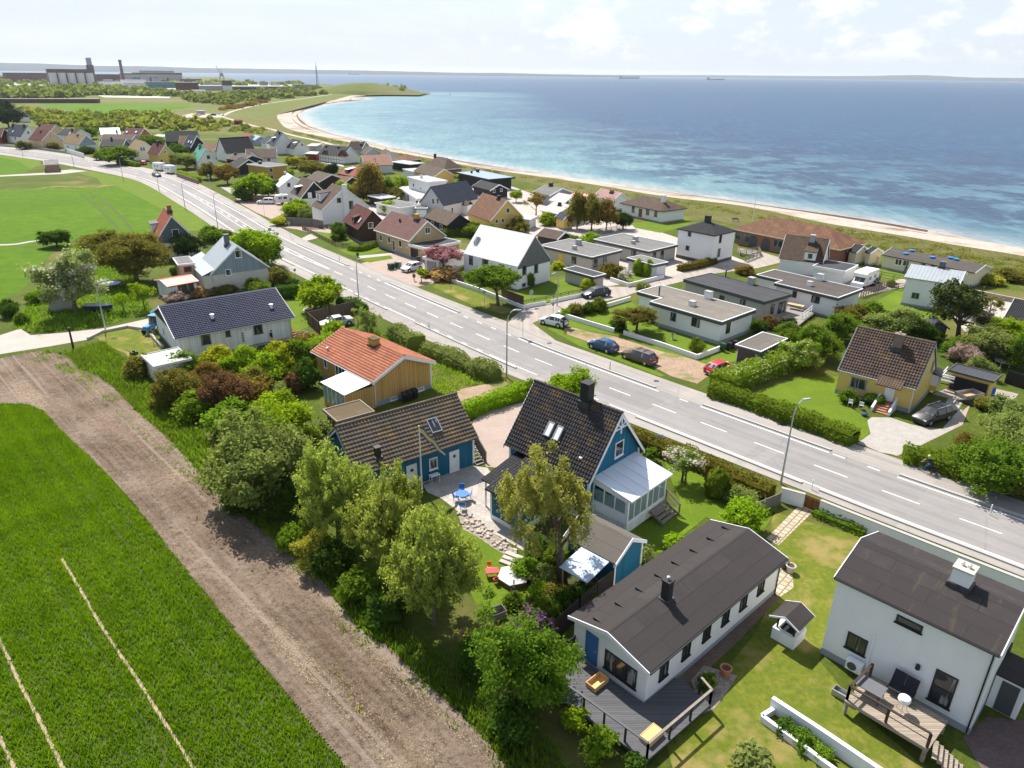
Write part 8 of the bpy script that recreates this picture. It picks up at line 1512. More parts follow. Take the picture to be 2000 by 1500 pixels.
def chair(name,label,px,rz,seat,frame,s=1.0,z=.03,group='garden chairs'):
 o=base(name,label,'chair',px,rz,z,group);o.scale=(s,s,s);m=MB();m.box(-.22,-.22,.42,.22,.22,.46);m.build('seat',seat,o);m=MB();m.hexa([(-.22,.2,.5),(.22,.2,.5),(.22,.24,.5),(-.22,.24,.5)],[(-.22,.28,.9),(.22,.28,.9),(.22,.32,.9),(-.22,.32,.9)]);m.build('backrest',seat,o)
 for x in(-.2,.2):
  for y in(-.2,.2):m=MB();m.tube([(x,y,0),(x,y,.42 if y<0 else .5)],.02,6);m.build('leg',frame,o)
def table(name,label,px,r,mat,frame,h=.72,rz=0.0,z=.03,rect=None,s=1.0):
 o=base(name,label,'table',px,rz,z);o.scale=(s,s,s);m=MB()
 if rect:m.box(-rect[0]/2,-rect[1]/2,h-.05,rect[0]/2,rect[1]/2,h)
 else:m.lathe([(0,h-.04),(r,h-.04),(r,h),(0,h)],n=20)
 m.build('table_top',mat,o);x,y=(rect[0]*.43,rect[1]*.42)if rect else(r*.6,r*.6)
 for a in(-1,1):
  for b_ in(-1,1):m=MB();m.tube([(a*x,b_*y,0),(a*x,b_*y,h-.05)],.025,6);m.build('leg',frame,o)
 return o
table('patio_table','round blue table on the sunny patio',(903,978),.55,'tarp_blue','aluminium')
for k,(px,lb)in enumerate((((904,995),'blue and silver chair on the camera side of the patio table'),((915,975),'blue and silver chair right of the patio table'),((891,978),'blue and silver chair left of the patio table'),((902,966),'blue and silver chair behind the patio table'))):chair('patio_chair',lb,px,(math.pi,-1.57,1.57,0)[k],'tarp_blue','aluminium')
table('side_table','small white table against the blue barn wall',(849,941),.4,'white_paint','white_paint',rect=(.9,.5),rz=R(37))
for px,lb in(((1660,793),'left white chair on the yellow house lawn'),((1681,798),'right white chair on the yellow house lawn')):chair('lawn_chair',lb,px,R(150),'white_paint','white_paint')
table('garden_table','white oval table in the garden behind the carport',(1956,715),.9,'white_paint','white_paint')
table('play_table','little red table on the lawn beside the willow',(961,1125),.4,'red_paint','red_paint',.5,R(10),rect=(.9,.6));chair('play_chair','little red chair nearest the sandpit side of the red table',(968,1138),R(200),'red_paint','red_paint',.7);chair('play_chair','little orange-backed chair behind the red table',(956,1114),R(10),'orange_paint','orange_paint',.7)
o=base('sandpit','hexagonal wooden sandpit with a pale cover on the lawn','sandpit',(1003,1132));hx=[(1.15*math.cos(k*math.pi/3+.3),1.15*math.sin(k*math.pi/3+.3))for k in range(6)];m=MB();m.prism(hx,0,.38);m.build('frame','brown_paint',o);m=MB();m.prism([(x*1.04,y*1.04)for x,y in hx],.383,.42);m.build('cover','concrete_pale',o)
o=base('garden_obelisk','dark metal plant obelisk in the bush near the sandpit','obelisk',(1003,1180))
m=MB()
for k in range(4):a=k*math.pi/2;m.bar((.3*math.cos(a),.3*math.sin(a),0),(.02*math.cos(a),.02*math.sin(a),1.9),.03)
for z in(.5,1.0,1.4):
 r_=.3*(1-z/2)
 for k in range(4):a,b_=k*math.pi/2,(k+1)*math.pi/2;m.bar((r_*math.cos(a),r_*math.sin(a),z),(r_*math.cos(b_),r_*math.sin(b_),z),.025)
m.build('frame','dark_grey_paint',o);m=MB();m.ball((0,0,1.95),.06,8);m.build('finial','dark_grey_paint',o)
o=base('compost_bin','open wooden compost crate at the lawn end above the dark trees','crate',(972,1203),R(30));o.scale=(.75,.75,.7);
for a in((-.6,-.5,.6,-.46),(-.6,.46,.6,.5),(-.64,-.5,-.6,.5),(.6,-.5,.64,.5)):m=MB();m.box(a[0],a[1],0,a[2],a[3],.75);m.build('side_panel','deck_grey',o)
o=base('stone_steps','three pale stone steps from patio to lawn','steps',(1008,1086),R(-30))
for k in range(3):m=MB();m.box(-.7,-.5-k*.4,0,.7,-.12-k*.4,.32-k*.1);m.build('step','stone',o)
rs=random.Random(5)
for k in range(90):
 t=rs.random();px=905+t*95+rs.uniform(-12,12);py=1010+t*72+rs.uniform(-9,9);b=at(px,py);m=MB();s_=rs.uniform(.1,.21);m.ball((0,0,s_*.25),s_,8,(1,rs.uniform(.6,1),.6));q=m.build('boulder','sand',None,smooth=True);q.location=(b.x,b.y,.03);q.rotation_euler.z=rs.uniform(0,6);tag(q,'rounded pale stone in the rockery between patio and lawn','stone','rockery stones')
o=base('garden_well','white well with dark pitched roof on posts between the two white houses','well',(1538,1246),R(43));m=MB()
for a in((-.75,-.75,.75,-.5),(-.75,.5,.75,.75),(-.75,-.5,-.5,.5),(.5,-.5,.75,.5)):m.box(a[0],a[1],0,a[2],a[3],.85)
m.build('well_wall','white_plaster',o);m=MB();m.box(-.49,-.49,.5,.49,.49,.6);m.build('cover','cloth_black',o)
for x in(-.55,.55):
 for y in(-.55,.55):m=MB();m.box(x-.05,y-.05,.853,x+.05,y+.05,1.75);m.build('post','black_paint',o)
m=MB()
for s in(-1,1):m.hexa([(-1.0,0,2.15),(1.0,0,2.15),(1.0,s*.95,1.7),(-1.0,s*.95,1.7)][::s],[(-1.0,0,2.23),(1.0,0,2.23),(1.0,s*.95,1.78),(-1.0,s*.95,1.78)][::s])
m.build('roof','felt_dark',o)
for x in(-1.03,1.003):
 m=MB()
 for s in(-1,1):m.bar((x+.013,0,2.19),(x+.013,s*.98,1.72),.03,.12)
 m.build('bargeboard','white_paint',o)
for px,lb,mt in(((1416,1318),'terracotta pot on the gravel bed by the deck rail','terracotta'),((1543,1117),'pale stone urn at the bungalow far corner','stone'),((1530,1108),'dark pot next to the stone urn','dark_grey_paint'),((1640,857),'brown pot on the yellow house lawn edge','terracotta')):
 o=base('plant_pot',lb,'plant pot',px,group='plant pots');m=MB();m.lathe([(0,0),(.22,0),(.32,.5),(.36,.5),(.36,.58),(.28,.58),(.26,.48),(0,.46)],n=16);m.build('pot',mt,o);m=MB();m.lathe([(0,.49),(.255,.485)],n=12);m.build('soil','bed_soil',o)
for px,rz,lb,z0 in(((1166,1336),R(43),'shallow open pine drawer lying on the black deck by the blue door',.5),((1272,1440),R(43),'upturned pine drawer at the corner of the black deck',.5)):
 o=base('pine_drawer',lb,'crate',px,rz,z0,'pine drawers');up='upturned' in lb  # loose wooden drawers, each modelled as an open pine box
 for a in((-.6,-.35,.6,-.31),(-.6,.31,.6,.35),(-.6,-.31,-.56,.31),(.56,-.31,.6,.31)):m=MB();m.box(*a[:2],.0,*a[2:],.32);m.build('side','pine_wood',o)
 m=MB();m.box(-.56,-.31,.28 if up else .02,.56,.31,.3 if up else .04);m.build('bottom','pine_wood',o)
table('deck_table','grey glass-topped table on the raised wooden deck',(1695,1358),.8,'chain_grey','black_paint',.74,R(-46),.95,rect=(1.5,1.0))
for px,lb in(((1746,1350),'left black reclining chair on the raised deck'),((1770,1364),'right black reclining chair on the raised deck')):
 o=base('deck_chair',lb,'chair',px,R(-46),.95,'deck chairs');m=MB();m.box(-.32,-.45,.36,.32,.1,.42);m.build('seat','cloth_black',o);m=MB();m.hexa([(-.32,.1,.4),(.32,.1,.4),(.32,.16,.4),(-.32,.16,.4)],[(-.32,.5,1.1),(.32,.5,1.1),(.32,.56,1.1),(-.32,.56,1.1)]);m.build('backrest','cloth_black',o)
 for x in(-.32,.32):m=MB();m.bar((x,-.4,0),(x,.3,.5),.04);m.bar((x,.3,0),(x,-.4,.5),.04);m.build('leg','dark_grey_paint',o)
o=base('kettle_grill','cream kettle barbecue on three legs on the raised deck','barbecue',(1760,1388),0,.95);m=MB();m.lathe([(0,.55),(.15,.56),(.28,.66),(.32,.8)],n=20);m.build('bowl','white_paint',o,smooth=True);m=MB();m.lathe([(.33,.803),(.3,.95),(.17,1.06),(.04,1.1),(.04,1.14),(0,1.14)],n=20);m.build('lid','white_paint',o,smooth=True)
for k in range(3):a=k*2.1;m=MB();m.tube([(.17*math.cos(a),.17*math.sin(a),.6),(.3*math.cos(a),.3*math.sin(a),0)],.018,6);m.build('leg','aluminium',o)
o=base('water_trough','small grey zinc tub on the grass at the deck corner','tub',(1645,1362),R(-46));m=MB()
for a in((-.55,-.25,.55,-.22),(-.55,.22,.55,.25),(-.55,-.22,-.52,.22),(.52,-.22,.55,.22),(-.52,-.22,.52,.22)):m.box(a[0],a[1],.02,a[2],a[3],.12 if a[1]==-.22 and a[2]==.52 else .4)
m.build('tub','steel',o);m=MB();m.box(-.57,-.27,.403,.57,-.2,.42);m.build('rim','aluminium',o)
wall('planter_wall','tall white retaining wall of the flower bed at the bottom edge',[(1504,1386),(1600,1450),(1760,1560)],.95,.25,'white_plaster',cat='wall');wall('planter_wall','low white front wall of the flower bed at the bottom edge',[(1512,1392),(1486,1408),(1560,1462),(1690,1560)],.45,.22,'white_plaster',cat='wall')
for px,w,t,mt,lb in(((1535,1430),46,1408,'leaf_dark','dark plants at the upper end of the white flower bed'),((1570,1455),50,1430,'leaf_green','green plants in the middle of the white flower bed'),((1605,1480),46,1458,'leaf_weed','leafy plants at the lower end of the white flower bed'),((1470,1500),80,1462,'leaf_grey','pale low bush at the bottom edge of the dry lawn'),((1170,1470),70,1425,'leaf_weed','wild shrub below the front of the black deck'),((1120,1420),60,1385,'leaf_bright','bright weeds below the left deck corner'),((1240,1500),46,1475,'leaf_dark','dark weeds under the front deck corner'),((1380,1345),36,1315,'leaf_green','green plant beside the gravel bed')):
 T('bush','small',mt,px,w,t,lb,False)
o=base('wood_pile','untidy heap of logs and planks between white house and silver saloon','wood pile',(578,655));rs=random.Random(9)
for k in range(14):m=MB();a=rs.uniform(0,3.1);c=Vector((rs.uniform(-1.2,1.2),rs.uniform(-.7,.7),.08+.12*(k%4)));d=Vector((math.cos(a),math.sin(a),rs.uniform(-.1,.1)))*rs.uniform(.4,.9);m.tube([c-d,c+d],rs.uniform(.06,.13),7);m.build('log',rs.choice(['timber','weathered_wood','terracotta']),o)
o=base('covered_boat','small boat under a pale tarpaulin in the orchard grass','boat',(193,605),R(5));m=MB();hull=[(-2.0,.55),(-1.9,.6),(.6,.7),(1.6,.35),(2.1,0)]
L_=[(x,-w,.75)for x,w in hull]+[(x,w,.75)for x,w in hull[::-1]];Bm=[(x*.92,-w*.5,.12)for x,w in hull]+[(x*.92,w*.5,.12)for x,w in hull[::-1]]
for i in range(len(L_)):j=(i+1)%len(L_);m.poly([Bm[i],Bm[j],L_[j],L_[i]])
m.build('hull','cloth_blue',o);m=MB()
for i in range(len(L_)):j=(i+1)%len(L_);m.poly([L_[i],L_[j],(L_[j][0]*.8,0,1.05),(L_[i][0]*.8,0,1.05)])
m.build('tarpaulin','concrete_pale',o)
o=base('trampoline','round trampoline half hidden in the shade of the olive tree','trampoline',(218,562));m=MB();m.lathe([(1.5,.78),(1.75,.8),(1.75,.74),(1.5,.74)],n=24);m.build('pad','cloth_blue',o);m=MB();m.lathe([(0,.75),(1.5,.76)],n=24);m.build('mat','lavender_plastic',o)
for k in range(6):a=k*math.pi/3;m=MB();m.tube([(1.6*math.cos(a),1.6*math.sin(a),0),(1.6*math.cos(a),1.6*math.sin(a),.74)],.04,6);m.build('leg','steel',o)
o=base('lawn_mower','green lawn mower on the dry grass beside the white tool shed','lawn mower',(262,692),R(60));m=MB();m.box(-.35,-.25,.12,.35,.25,.35);m.ball((0,0,.38),.2,10);m.build('deck','bin_green',o);m=MB();m.bar((-.3,-.2,.3),(-.95,-.2,.95),.03);m.bar((-.3,.2,.3),(-.95,.2,.95),.03);m.bar((-.95,-.22,.95),(-.95,.22,.95),.03);m.build('handle','black_paint',o)
for x in(-.3,.3):
 for s in(-1,1):m=MB();m.tube([(x,s*.26,.11),(x,s*.31,.11)],.11,10);m.build('wheel','rubber',o)
o=base('wooden_ladder','wooden ladder leaning on the left end of the white boarded house','ladder',(304,672),R(30));
for s in(-.22,.22):m=MB();m.bar((s,0,0),(s,.9,3.0),.06);m.build('rail','weathered_wood',o)
for k in range(8):m=MB();t=(k+.7)/8.5;m.bar((-.22,.9*t,3*t),(.22,.9*t,3*t),.035);m.build('rung','weathered_wood',o)
wall('stone_kerb','curved low stone edging of the dry lawn by the farm track',[(172,664),(200,650),(250,640),(285,645),(318,680)],.35,.3,'stone',cat='edging')
wall('timber_fence','short black screen beside the blue bungalow door',[(1108,1292),(1132,1272)],1.6,.06,'fence_black',posts=1,cat='fence',group='fences')
o=base('flower_ring','white-edged round flower bed under the bright green tree','flower bed',(610,606));m=MB();m.lathe([(1.3,0),(1.3,.15),(1.15,.15),(1.15,.1),(0,.12)],n=24);m.build('edging','concrete_pale',o);m=MB();m.lathe([(0,.125),(1.14,.11)],n=20);m.build('soil','bed_soil',o)
o=base('garden_statue','small dark stone bird bath on the L-shaped bungalow lawn','bird bath',(1313,662));m=MB();m.lathe([(.2,0),(.12,.1),(.1,.6),(.32,.7),(.32,.76),(0,.72)],n=14);m.build('pedestal','stone',o);m=MB();m.lathe([(.28,.765),(0,.74)],n=12);m.build('water','glass',o)
table('terrace_table','long pale wooden table on the rear terrace',(1553,604),1,'pine_wood','white_paint',.74,R(-40),.45,rect=(2.4,.9));table('terrace_table','dark outdoor table on the cream terrace',(1358,508),1,'weathered_wood','weathered_wood',.74,R(-30),.03,rect=(2.2,.9))
o=base('recycling_sack','dark bag lying on the yellow house lawn by the brick steps','bag',(1688,812));m=MB();m.ball((0,0,.18),.35,10,(1,.8,.5));m.build('bag','cloth_blue',o,smooth=True);m=MB();m.ball((.3,0,.22),.1,8);m.build('knot','cloth_blue',o)
o=base('blue_barrel','bright blue plastic barrel at the carport mouth','barrel',(1936,772));m=MB();m.lathe([(0,0),(.28,0),(.31,.2),(.31,.75),(.28,.9),(0,.9)],n=16);m.build('drum','tarp_blue',o);m=MB();m.lathe([(.29,.903),(.29,.94),(0,.95)],n=16);m.build('lid','tarp_blue',o)
o=base('meter_box','dark blue box lid on the pavement beside the bronze hedge','box',(1287,862));m=MB();m.box(-.4,-.3,0,.4,.3,.5);m.build('box','slate_boards',o);m=MB();m.box(-.43,-.33,.503,.43,.33,.56);m.build('lid','cloth_blue',o)
for px,lb in(((1346,416),'dark bench on the dune edge left of the brick villa'),):o=base('bench',lb,'bench',(1436,433));m=MB();m.box(-.8,-.2,.42,.8,.2,.47);m.build('seat','weathered_wood',o);m=MB();m.box(-.8,.2,.5,.8,.24,.9);m.build('backrest','weathered_wood',o);[MB().box(x-.04,-.18,0,x+.04,.18,.42).build('leg','weathered_wood',o)for x in(-.65,.65)]
o=base('white_flagpole','slim white flagpole standing behind the brick villa','flagpole',(1470,432));m=MB();m.tube([(0,0,0),(0,0,9)],[.08,.04],8);m.build('pole','white_paint',o);m=MB();m.ball((0,0,9.05),.1,8);m.build('finial','yellow_paint',o)
o=base('beach_flagpole','white pole with small flag by the far footpath','flagpole',(506,226));m=MB();m.tube([(0,0,0),(0,0,9)],.1,8);m.build('pole','white_paint',o);m=MB();m.box(.05,-.02,7.6,1.6,.02,8.8);m.build('flag','white_paint',o)
o=base('red_hut','tiny dark red hut beside the far footpath','hut',(466,243));m=MB();m.box(-2.3,-1.5,0,2.3,1.5,2.2);m.build('wall','red_boards',o);m=MB();m.hexa([(-2.5,-1.7,2.2),(2.5,-1.7,2.2),(2.5,1.7,2.2),(-2.5,1.7,2.2)],[(-2.5,-.1,2.9),(2.5,-.1,2.9),(2.5,.1,2.9),(-2.5,.1,2.9)]);m.build('roof','tile_dark_red',o)
# people
def person(label,px,rz,pose,cloth,legs,hair='hair_dark',z=.03,group=None,helmet=None):
 J={};E=[];RD={};LB={}
 def j(n,p,r,lb,to=None):J[n]=Vector(p);RD[n]=r;LB[n]=lb;(E.append((to,n))if to else None)
 ride=pose=='ride';lean={'stand':0,'walk':.05,'lean':.55,'ride':.55}[pose];hz_={'stand':.93,'walk':.92,'lean':.9,'ride':.98}[pose]
 P0=Vector((0,0,hz_));up=Vector((0,math.sin(lean),math.cos(lean)))
 j('pelvis',P0,.125,'leg');j('waist',P0+up*.17,.118,'top','pelvis');j('chest',P0+up*.38,.14,'top','waist');j('neck',P0+up*.55,.055,'skin','chest');j('jaw',J['neck']+Vector((0,.05,.06)),.075,'skin','neck');j('head',J['jaw']+Vector((0,.0,.1)),.1,'skin','jaw');j('crown',J['head']+Vector((0,-.01,.07)),.075,'skin','head');j('nose',J['head']+Vector((0,.115,-.03)),.02,'skin','head')
 for s,S in((-1,'l'),(1,'r')):
  j('ear'+S,J['head']+Vector((s*.1,0,-.01)),.02,'skin','head');j('sh'+S,J['chest']+up*.08+Vector((s*.19,0,0)),.065,'top','chest');sh=J['sh'+S]
  if pose=='ride':el,wr=sh+Vector((s*.06,.22,-.2)),sh+Vector((s*.06,.42,-.32))
  elif pose=='lean':el,wr=sh+Vector((s*.05,.15,-.24)),sh+Vector((0,.38,-.3))
  else:a=s*(.25 if pose=='walk' else .05);el,wr=sh+Vector((s*.05,a*.5,-.29)),sh+Vector((s*.06,a+.08,-.53))
  j('el'+S,el,.045,'top','sh'+S);j('wr'+S,wr,.028,'skin','el'+S);d=(wr-el).normalized();x=d.cross(Vector((0,0,1)));x=(x if x.length>.1 else Vector((0,1,0))).normalized();j('palm'+S,wr+d*.06,.026,'skin','wr'+S)
  for k,ln in enumerate((.075,.085,.08,.062)):
   q=J['palm'+S]+x*(k-1.5)*.019+d*.03;j(f'k{k}{S}',q,.009,'skin','palm'+S);j(f'f{k}{S}',q+d*ln*.6+Vector((0,0,-.015)),.008,'skin',f'k{k}{S}');j(f't{k}{S}',q+d*ln+Vector((0,0,-.04)),.007,'skin',f'f{k}{S}')
  j('th'+S,J['palm'+S]-x*.045+Vector((0,0,-.005)),.01,'skin','palm'+S);j('tt'+S,J['palm'+S]-x*.06+d*.04,.008,'skin','th'+S)
  hp_=P0+Vector((s*.1,0,-.04));j('hip'+S,hp_,.1,'leg','pelvis')
  if ride:kn,an=hp_+Vector((s*.03,.36,-.2 if s>0 else-.34)),hp_+Vector((s*.03,.22,-.6 if s>0 else-.76))
  else:st=s*(.2 if pose=='walk' else .03);kn,an=hp_+Vector((s*.02,st*.6+.03,-.42)),hp_+Vector((s*.03,st,-.82))
  j('kn'+S,kn,.065,'leg','hip'+S);j('an'+S,an,.042,'leg','kn'+S);j('toe'+S,an+Vector((0,.17,-.05)),.038,'shoe','an'+S)
 names=list(J);me=bpy.data.meshes.new('body');me.from_pydata([tuple(J[n])for n in names],[(names.index(a),names.index(b))for a,b in E],[]);t=bpy.data.objects.new('body_tmp',me);COL.objects.link(t);t.modifiers.new('s','SKIN');sv=me.skin_vertices[0].data
 for i,n in enumerate(names):sv[i].radius=(RD[n],RD[n]);sv[i].use_root=n=='pelvis'
 t.modifiers.new('u','SUBSURF').levels=1;bpy.context.view_layer.update();b2=bpy.data.meshes.new_from_object(t.evaluated_get(bpy.context.evaluated_depsgraph_get()));bpy.data.objects.remove(t);b2.name='body'
 b2.materials.clear();mt={'leg':0,'top':1,'skin':2,'shoe':3}
 for q in(legs,cloth,'skin','rubber'):b2.materials.append(MAT(q))
 Jn=np.array([J[n]for n in names]);Lb=[mt[LB[n]]for n in names]
 for p in b2.polygons:p.material_index=Lb[int(np.argmin(np.linalg.norm(Jn-np.array(p.center),axis=1)))];p.use_smooth=True
 if not px[0]and px[1]is not None:loc=px[1]
 else:g=at(*px);loc=(g.x,g.y,z)
 o=thing('person',label,'person',loc,rz,group);link_mesh('body',b2,o)
 m=MB();c=J['head']+Vector((0,-.02,.035));m.ball(c,.118,12,(1,1.08,.85));hm=m.build('helmet' if helmet else 'hair',helmet or hair,o,smooth=True);m=MB()
 for s in(-1,1):m.ball(J['head']+Vector((s*.036,.088,.005)),.014,6)
 m.build('eyes','cloth_black',o);return o
person('person in black leaning into the open boot of the white hatchback',(1101,645),math.atan2((g2((1090,641))-g2((1061,634))).y,(g2((1090,641))-g2((1061,634))).x)+math.pi/2,'lean','cloth_black','cloth_black')
person('person in dark clothes standing before the long white boarded wall',(532,670),R(-120),'stand','cloth_black','cloth_black');person('person in dark blue walking before the cream bungalow',(1767,534),R(70),'walk','cloth_blue','cloth_blue');person('person in dark clothes beside the white garage',(831,528),R(-60),'stand','cloth_black','cloth_black')
A_,B_=g2((1795.5,919)),g2((1824,929));d=(A_-B_).normalized();c=(A_+B_)/2;rz=math.atan2(d.y,d.x)-math.pi/2
o=thing('bicycle','dark touring bicycle ridden along the cycle path','bicycle',(c.x,c.y,.05),rz);wb=.52
for y in(-wb,wb):
 m=MB();m.tube([(0,y+.34*math.cos(a),.34+.34*math.sin(a))for a in np.linspace(0,2*math.pi,25)],.022,6,cap=False);w=m.build('wheel','rubber',o);m=MB()
 for k in range(10):a=k*math.pi/5;m.bar((0,y,.34),(0,y+.33*math.cos(a),.34+.33*math.sin(a)),.006)
 m.build('spokes','aluminium',w)
m=MB()
for a,b_ in(((0,-wb,.34),(0,-.05,.3)),((0,-.05,.3),(0,-.2,.85)),((0,-.17,.78),(0,.36,.82)),((0,-.05,.3),(0,.37,.76)),((0,-wb,.34),(0,-.18,.75)),((0,wb,.34),(0,.36,.95)),((-.28,.38,.99),(.28,.38,.99)),((0,.36,.93),(0,.38,1.0))):m.tube([a,b_],.018,6)
m.build('frame','black_paint',o);m=MB();m.box(-.08,-.32,.87,.08,-.08,.93);m.build('saddle','rubber',o)
for s in(-1,1):m=MB();m.box(s*.2-.07,-.72,.38,s*.2+.07,-.36,.75);m.build('pannier','cloth_black',o)
P_=Vector((c.x,c.y,0))-Vector((d.x,d.y,0))*.18
person('cyclist in dark blue with a lime yellow helmet',(0,(P_.x,P_.y,.06)),rz,'ride','cloth_black','cloth_blue',helmet='helmet_lime')
# industry and shipping on the horizon
def block(name,label,x0,x1,yb,yt,dpt,wall_,roof_,cat='building',bands=0,group='harbour and factory buildings',bandmat='far_dark',roofh=None):
 a,b=at(x0,yb),at(x1,yb);h=height_of((a+b)/2,yt);u=(b-a);L_=u.length;o=thing(name,label,cat,tuple(a),math.atan2(u.y,u.x),group);rh=roofh or max(.5,h*.08);m=MB();m.box(0,0,0,L_,dpt,h-rh);m.build('wall',wall_,o);m=MB();m.box(-.3,-.3,h-rh,L_+.3,dpt+.3,h);m.build('roof',roof_,o)
 for k in range(bands):z=(h-rh)*(k+.6)/(bands+.4);m=MB();m.box(L_*.04,-.12,z-h*.04,L_*.96,-.02,z+h*.04);m.build('window_band',bandmat,o)
 return o,L_,h
o,L_,h=block('silo_building','row of pale cylindrical silos under a dark red roof block',98,190,168,135,22,'far_dark','far_brown',roofh=6.5)
for k in range(5):m=MB();r_=L_/5*.43;m.tube([((k+.5)*L_/5*.97,-3,0),((k+.5)*L_/5*.97,-3,h-6.6)],r_,18,cap=False);m.build('silo','concrete_pale',o,smooth=True)
m=MB();m.box(L_*.86,1,h-2,L_+.5,16,h+8);m.build('lift_tower','far_brown',o);m=MB();m.box(L_*.88,2,h+8,L_*.985,14,h+21);m.build('lift_head','far_blue_grey',o)
block('factory_hall','long dark brown brick hall left of the silos',16,98,161,142,40,'far_red_brick','far_dark',bands=2);block('factory_hall','low dark building at the left picture edge behind the trees',-40,20,160,150,40,'far_red_brick','far_dark',bands=1);block('factory_hall','grey office block left of the brown hall',-30,16,157,147,20,'far_grey','far_grey',bands=2)
block('factory_hall','wide pale grey factory hall with maroon upper storey',275,358,162,142,60,'far_grey','far_brown',roofh=4);block('factory_hall','upper grey block behind the wide pale hall',284,342,158,138,30,'far_blue_grey','far_grey');block('factory_hall','maroon wing between silos and tall chimney',192,250,161,145,40,'far_red_brick','far_brown');block('factory_hall','grey hall beside the tall chimney',246,278,162,143,40,'far_grey','far_brown',roofh=3)
block('works_building','white flat works building right of the chimney foot',240,287,169,156,25,'far_white','far_grey',bands=1);block('works_building','teal plant building with stacks',287,345,172,160,25,'far_teal','far_dark',bands=1);block('works_building','dark maroon process building',345,390,181,161,30,'far_red_brick','far_dark',bands=2,bandmat='far_brown');block('works_building','low white sheds in front of the maroon wing',195,240,168,159,18,'far_white','far_teal');block('works_building','pale grey shed right of the process building',390,436,177,167,22,'far_grey','far_white');block('works_building','long low grey building with pale roof near the bay',456,560,176,168,25,'far_brown','far_white',roofh=1.5)
block('works_building','white block with a dark red top near the crane',436,454,177,157,14,'far_white','far_brown',roofh=8);block('works_building','low red block on the roof line of the wide hall',358,395,163,154,20,'far_brown','far_dark');block('works_building','pale low port sheds before the mast',575,622,173,165,15,'far_grey','far_blue_grey',bands=1)
for x0,x1,yb,yt,w_,r_,lb in((120,150,170,164,'far_brown','far_dark','small dark shed at the left foot of the silos'),(205,222,166,156,'far_teal','far_white','teal silo block right of the lift tower'),(222,238,170,161,'far_white','far_grey','white tank house below the maroon wing'),(262,276,163,150,'far_teal','far_teal','green-roofed turret on the white works'),(300,312,166,150,'far_blue_grey','far_dark','blue-grey tower on the teal plant'),(318,330,168,156,'far_dark','far_dark','black tower right of the blue-grey one'),(345,372,184,177,'far_white','far_grey','low white annex at the foot of the process building'),(376,402,183,176,'far_white','far_white','white gabled store before the pale shed'),(400,432,170,163,'far_grey','far_brown','grey quay store left of the red-topped block'),(510,524,171,160,'far_grey','far_blue_grey','grey silo pair by the bay'),(530,548,170,164,'far_white','far_grey','white store near the lattice mast')):
 block('works_building',lb,x0,x1,yb,yt,12,w_,r_)
block('long_barrack','very long low dark red building across the meadow',-40,191,201.5,193,12,'far_red_brick','far_brown',bands=1,roofh=2.2)
block('kiosk','small pale concrete building by the far car park',385,399,224,216,5,'far_grey','concrete_pale',cat='hut')
for px,yt,r_,lb,mt in(((242,162),117,3.2,'tall dark factory chimney','far_brown'),((297,170),151,1.6,'short dark stack on the teal plant','far_dark'),((330,170),152,1.8,'dark stack right of the teal plant','far_dark')):
 b=at(*px);h=height_of(b,yt);o=thing('factory_chimney',lb,'chimney',tuple(b),0,'factory chimneys');m=MB();m.tube([(0,0,0),(0,0,h)],[r_*1.2,r_],14);m.build('shaft',mt,o);m=MB();m.tube([(0,0,h-4),(0,0,h+.2)],r_*1.18,14);m.build('crown_band','far_dark',o)
b=at(434,158);o=thing('harbour_crane','blue harbour crane with raised jib','crane',tuple(b));h=28;m=MB()
for x in(-6,6):
 for y in(-4,4):m.bar((x,y,0),(x*.7,y*.8,15),1.2)
m.box(-6,-5,14,6,5,16);m.build('portal','far_blue_grey',o);m=MB();m.box(-4,-3,16,5,3,22);m.build('cabin','far_blue_grey',o);m=MB();m.bar((-3,0,20),(-14,0,44),1.3);m.bar((2,0,22),(0,0,34),1.0);m.bar((0,0,34),(-13,0,43),.5);m.build('jib','far_blue_grey',o)
b=at(621,175);h=height_of(b,128);o=thing('lattice_mast','slender steel lattice mast near the headland','mast',tuple(b));m=MB();r0,r1=3.0,.7
for k in range(3):a=k*2.094;m.bar((r0*math.cos(a),r0*math.sin(a),0),(r1*math.cos(a),r1*math.sin(a),h),.45)
for i in range(12):
 z0,z1=h*i/12,h*(i+1)/12;f_=lambda z:r0+(r1-r0)*z/h
 for k in range(3):a,b_=k*2.094,(k+1)*2.094;m.bar((f_(z0)*math.cos(a),f_(z0)*math.sin(a),z0),(f_(z1)*math.cos(b_),f_(z1)*math.sin(b_),z1),.3)
m.build('lattice','far_blue_grey',o);m=MB();m.tube([(0,0,h),(0,0,h+6)],.3,6);m.build('antenna','far_blue_grey',o)
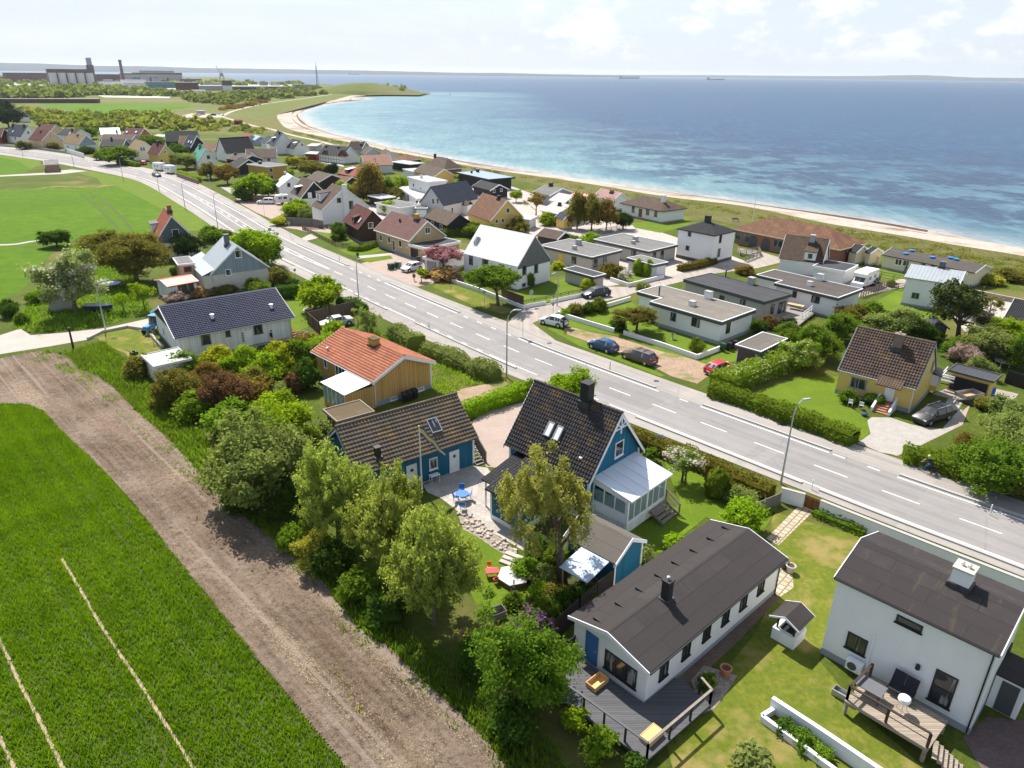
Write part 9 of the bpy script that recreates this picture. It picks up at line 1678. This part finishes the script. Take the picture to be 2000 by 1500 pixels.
def ship(label,px,L_,y=None):
 d=ray(px[0],px[1]);t=(ZS-CAMH)/d.z if d.z<-1e-6 else 9;p=Vector((0,0,CAMH))+d*t;d2=Vector((p.x,p.y,0));d2=d2 if d2.length<9500 else d2.normalized()*9500;o=thing('cargo_ship',label,'ship',(d2.x,d2.y,ZS),math.atan2(d2.y,d2.x)-math.pi/2,'ships on the horizon');m=MB();hgt=L_*.055;m.hexa([(-L_/2,-9,-1),(L_/2-8,-9,-1),(L_/2-8,9,-1),(-L_/2,9,-1)],[(-L_/2,-9,hgt),(L_/2,-6,hgt+2),(L_/2,6,hgt+2),(-L_/2,9,hgt)]);m.build('hull','far_blue_grey',o);m=MB();m.box(-L_/2+4,-8,hgt,-L_/2+20,8,hgt+L_*.09);m.build('superstructure','far_grey',o);return o
ship('grey cargo ship left of the mid-picture clouds',(1229,154),170);ship('grey tanker right of the first ship',(1398,156.5),140);ship('pale ship beyond the harbour water',(553,143.5),150);ship('faint ship left of the mid horizon',(692,146),110)
o=thing('groyne','thin dark stone groyne running out from the headland','groyne',tuple(at(812,185,ZS)),0);a=at(812,185.2,ZS);b=at(880,186.6,ZS);m=MB();d=b-a;rs=random.Random(2)
for k in range(40):p=d*(k/40);s_=rs.uniform(1.2,2.0);m.ball((p.x,p.y,.1),s_,6,(1.4,1,.4))
m.build('rocks','stone',o);m=MB();p=d;m.tube([(p.x,p.y,0),(p.x,p.y,2.5)],.3,6);m.build('end_marker','far_dark',o)
# haze: one closed box of thin even air
m=MB();m.box(-20000,-80,-9,20000,16500,78)
hz_o=m.build('haze','glass');hz_o.data.materials.clear();hm=bpy.data.materials.new('haze_air');hm.use_nodes=True;t_=hm.node_tree;t_.nodes.clear();ou=t_.nodes.new('ShaderNodeOutputMaterial');pv=t_.nodes.new('ShaderNodeVolumePrincipled');pv.inputs['Color'].default_value=(0.86,0.92,1.0,1);pv.inputs['Density'].default_value=4.0e-5;pv.inputs['Anisotropy'].default_value=0.35;t_.links.new(pv.outputs[0],ou.inputs['Volume']);hz_o.data.materials.append(hm)
hz_o['kind']='stuff';hz_o['label']='thin sea haze over the bay';hz_o['category']='haze';hz_o.visible_shadow=True
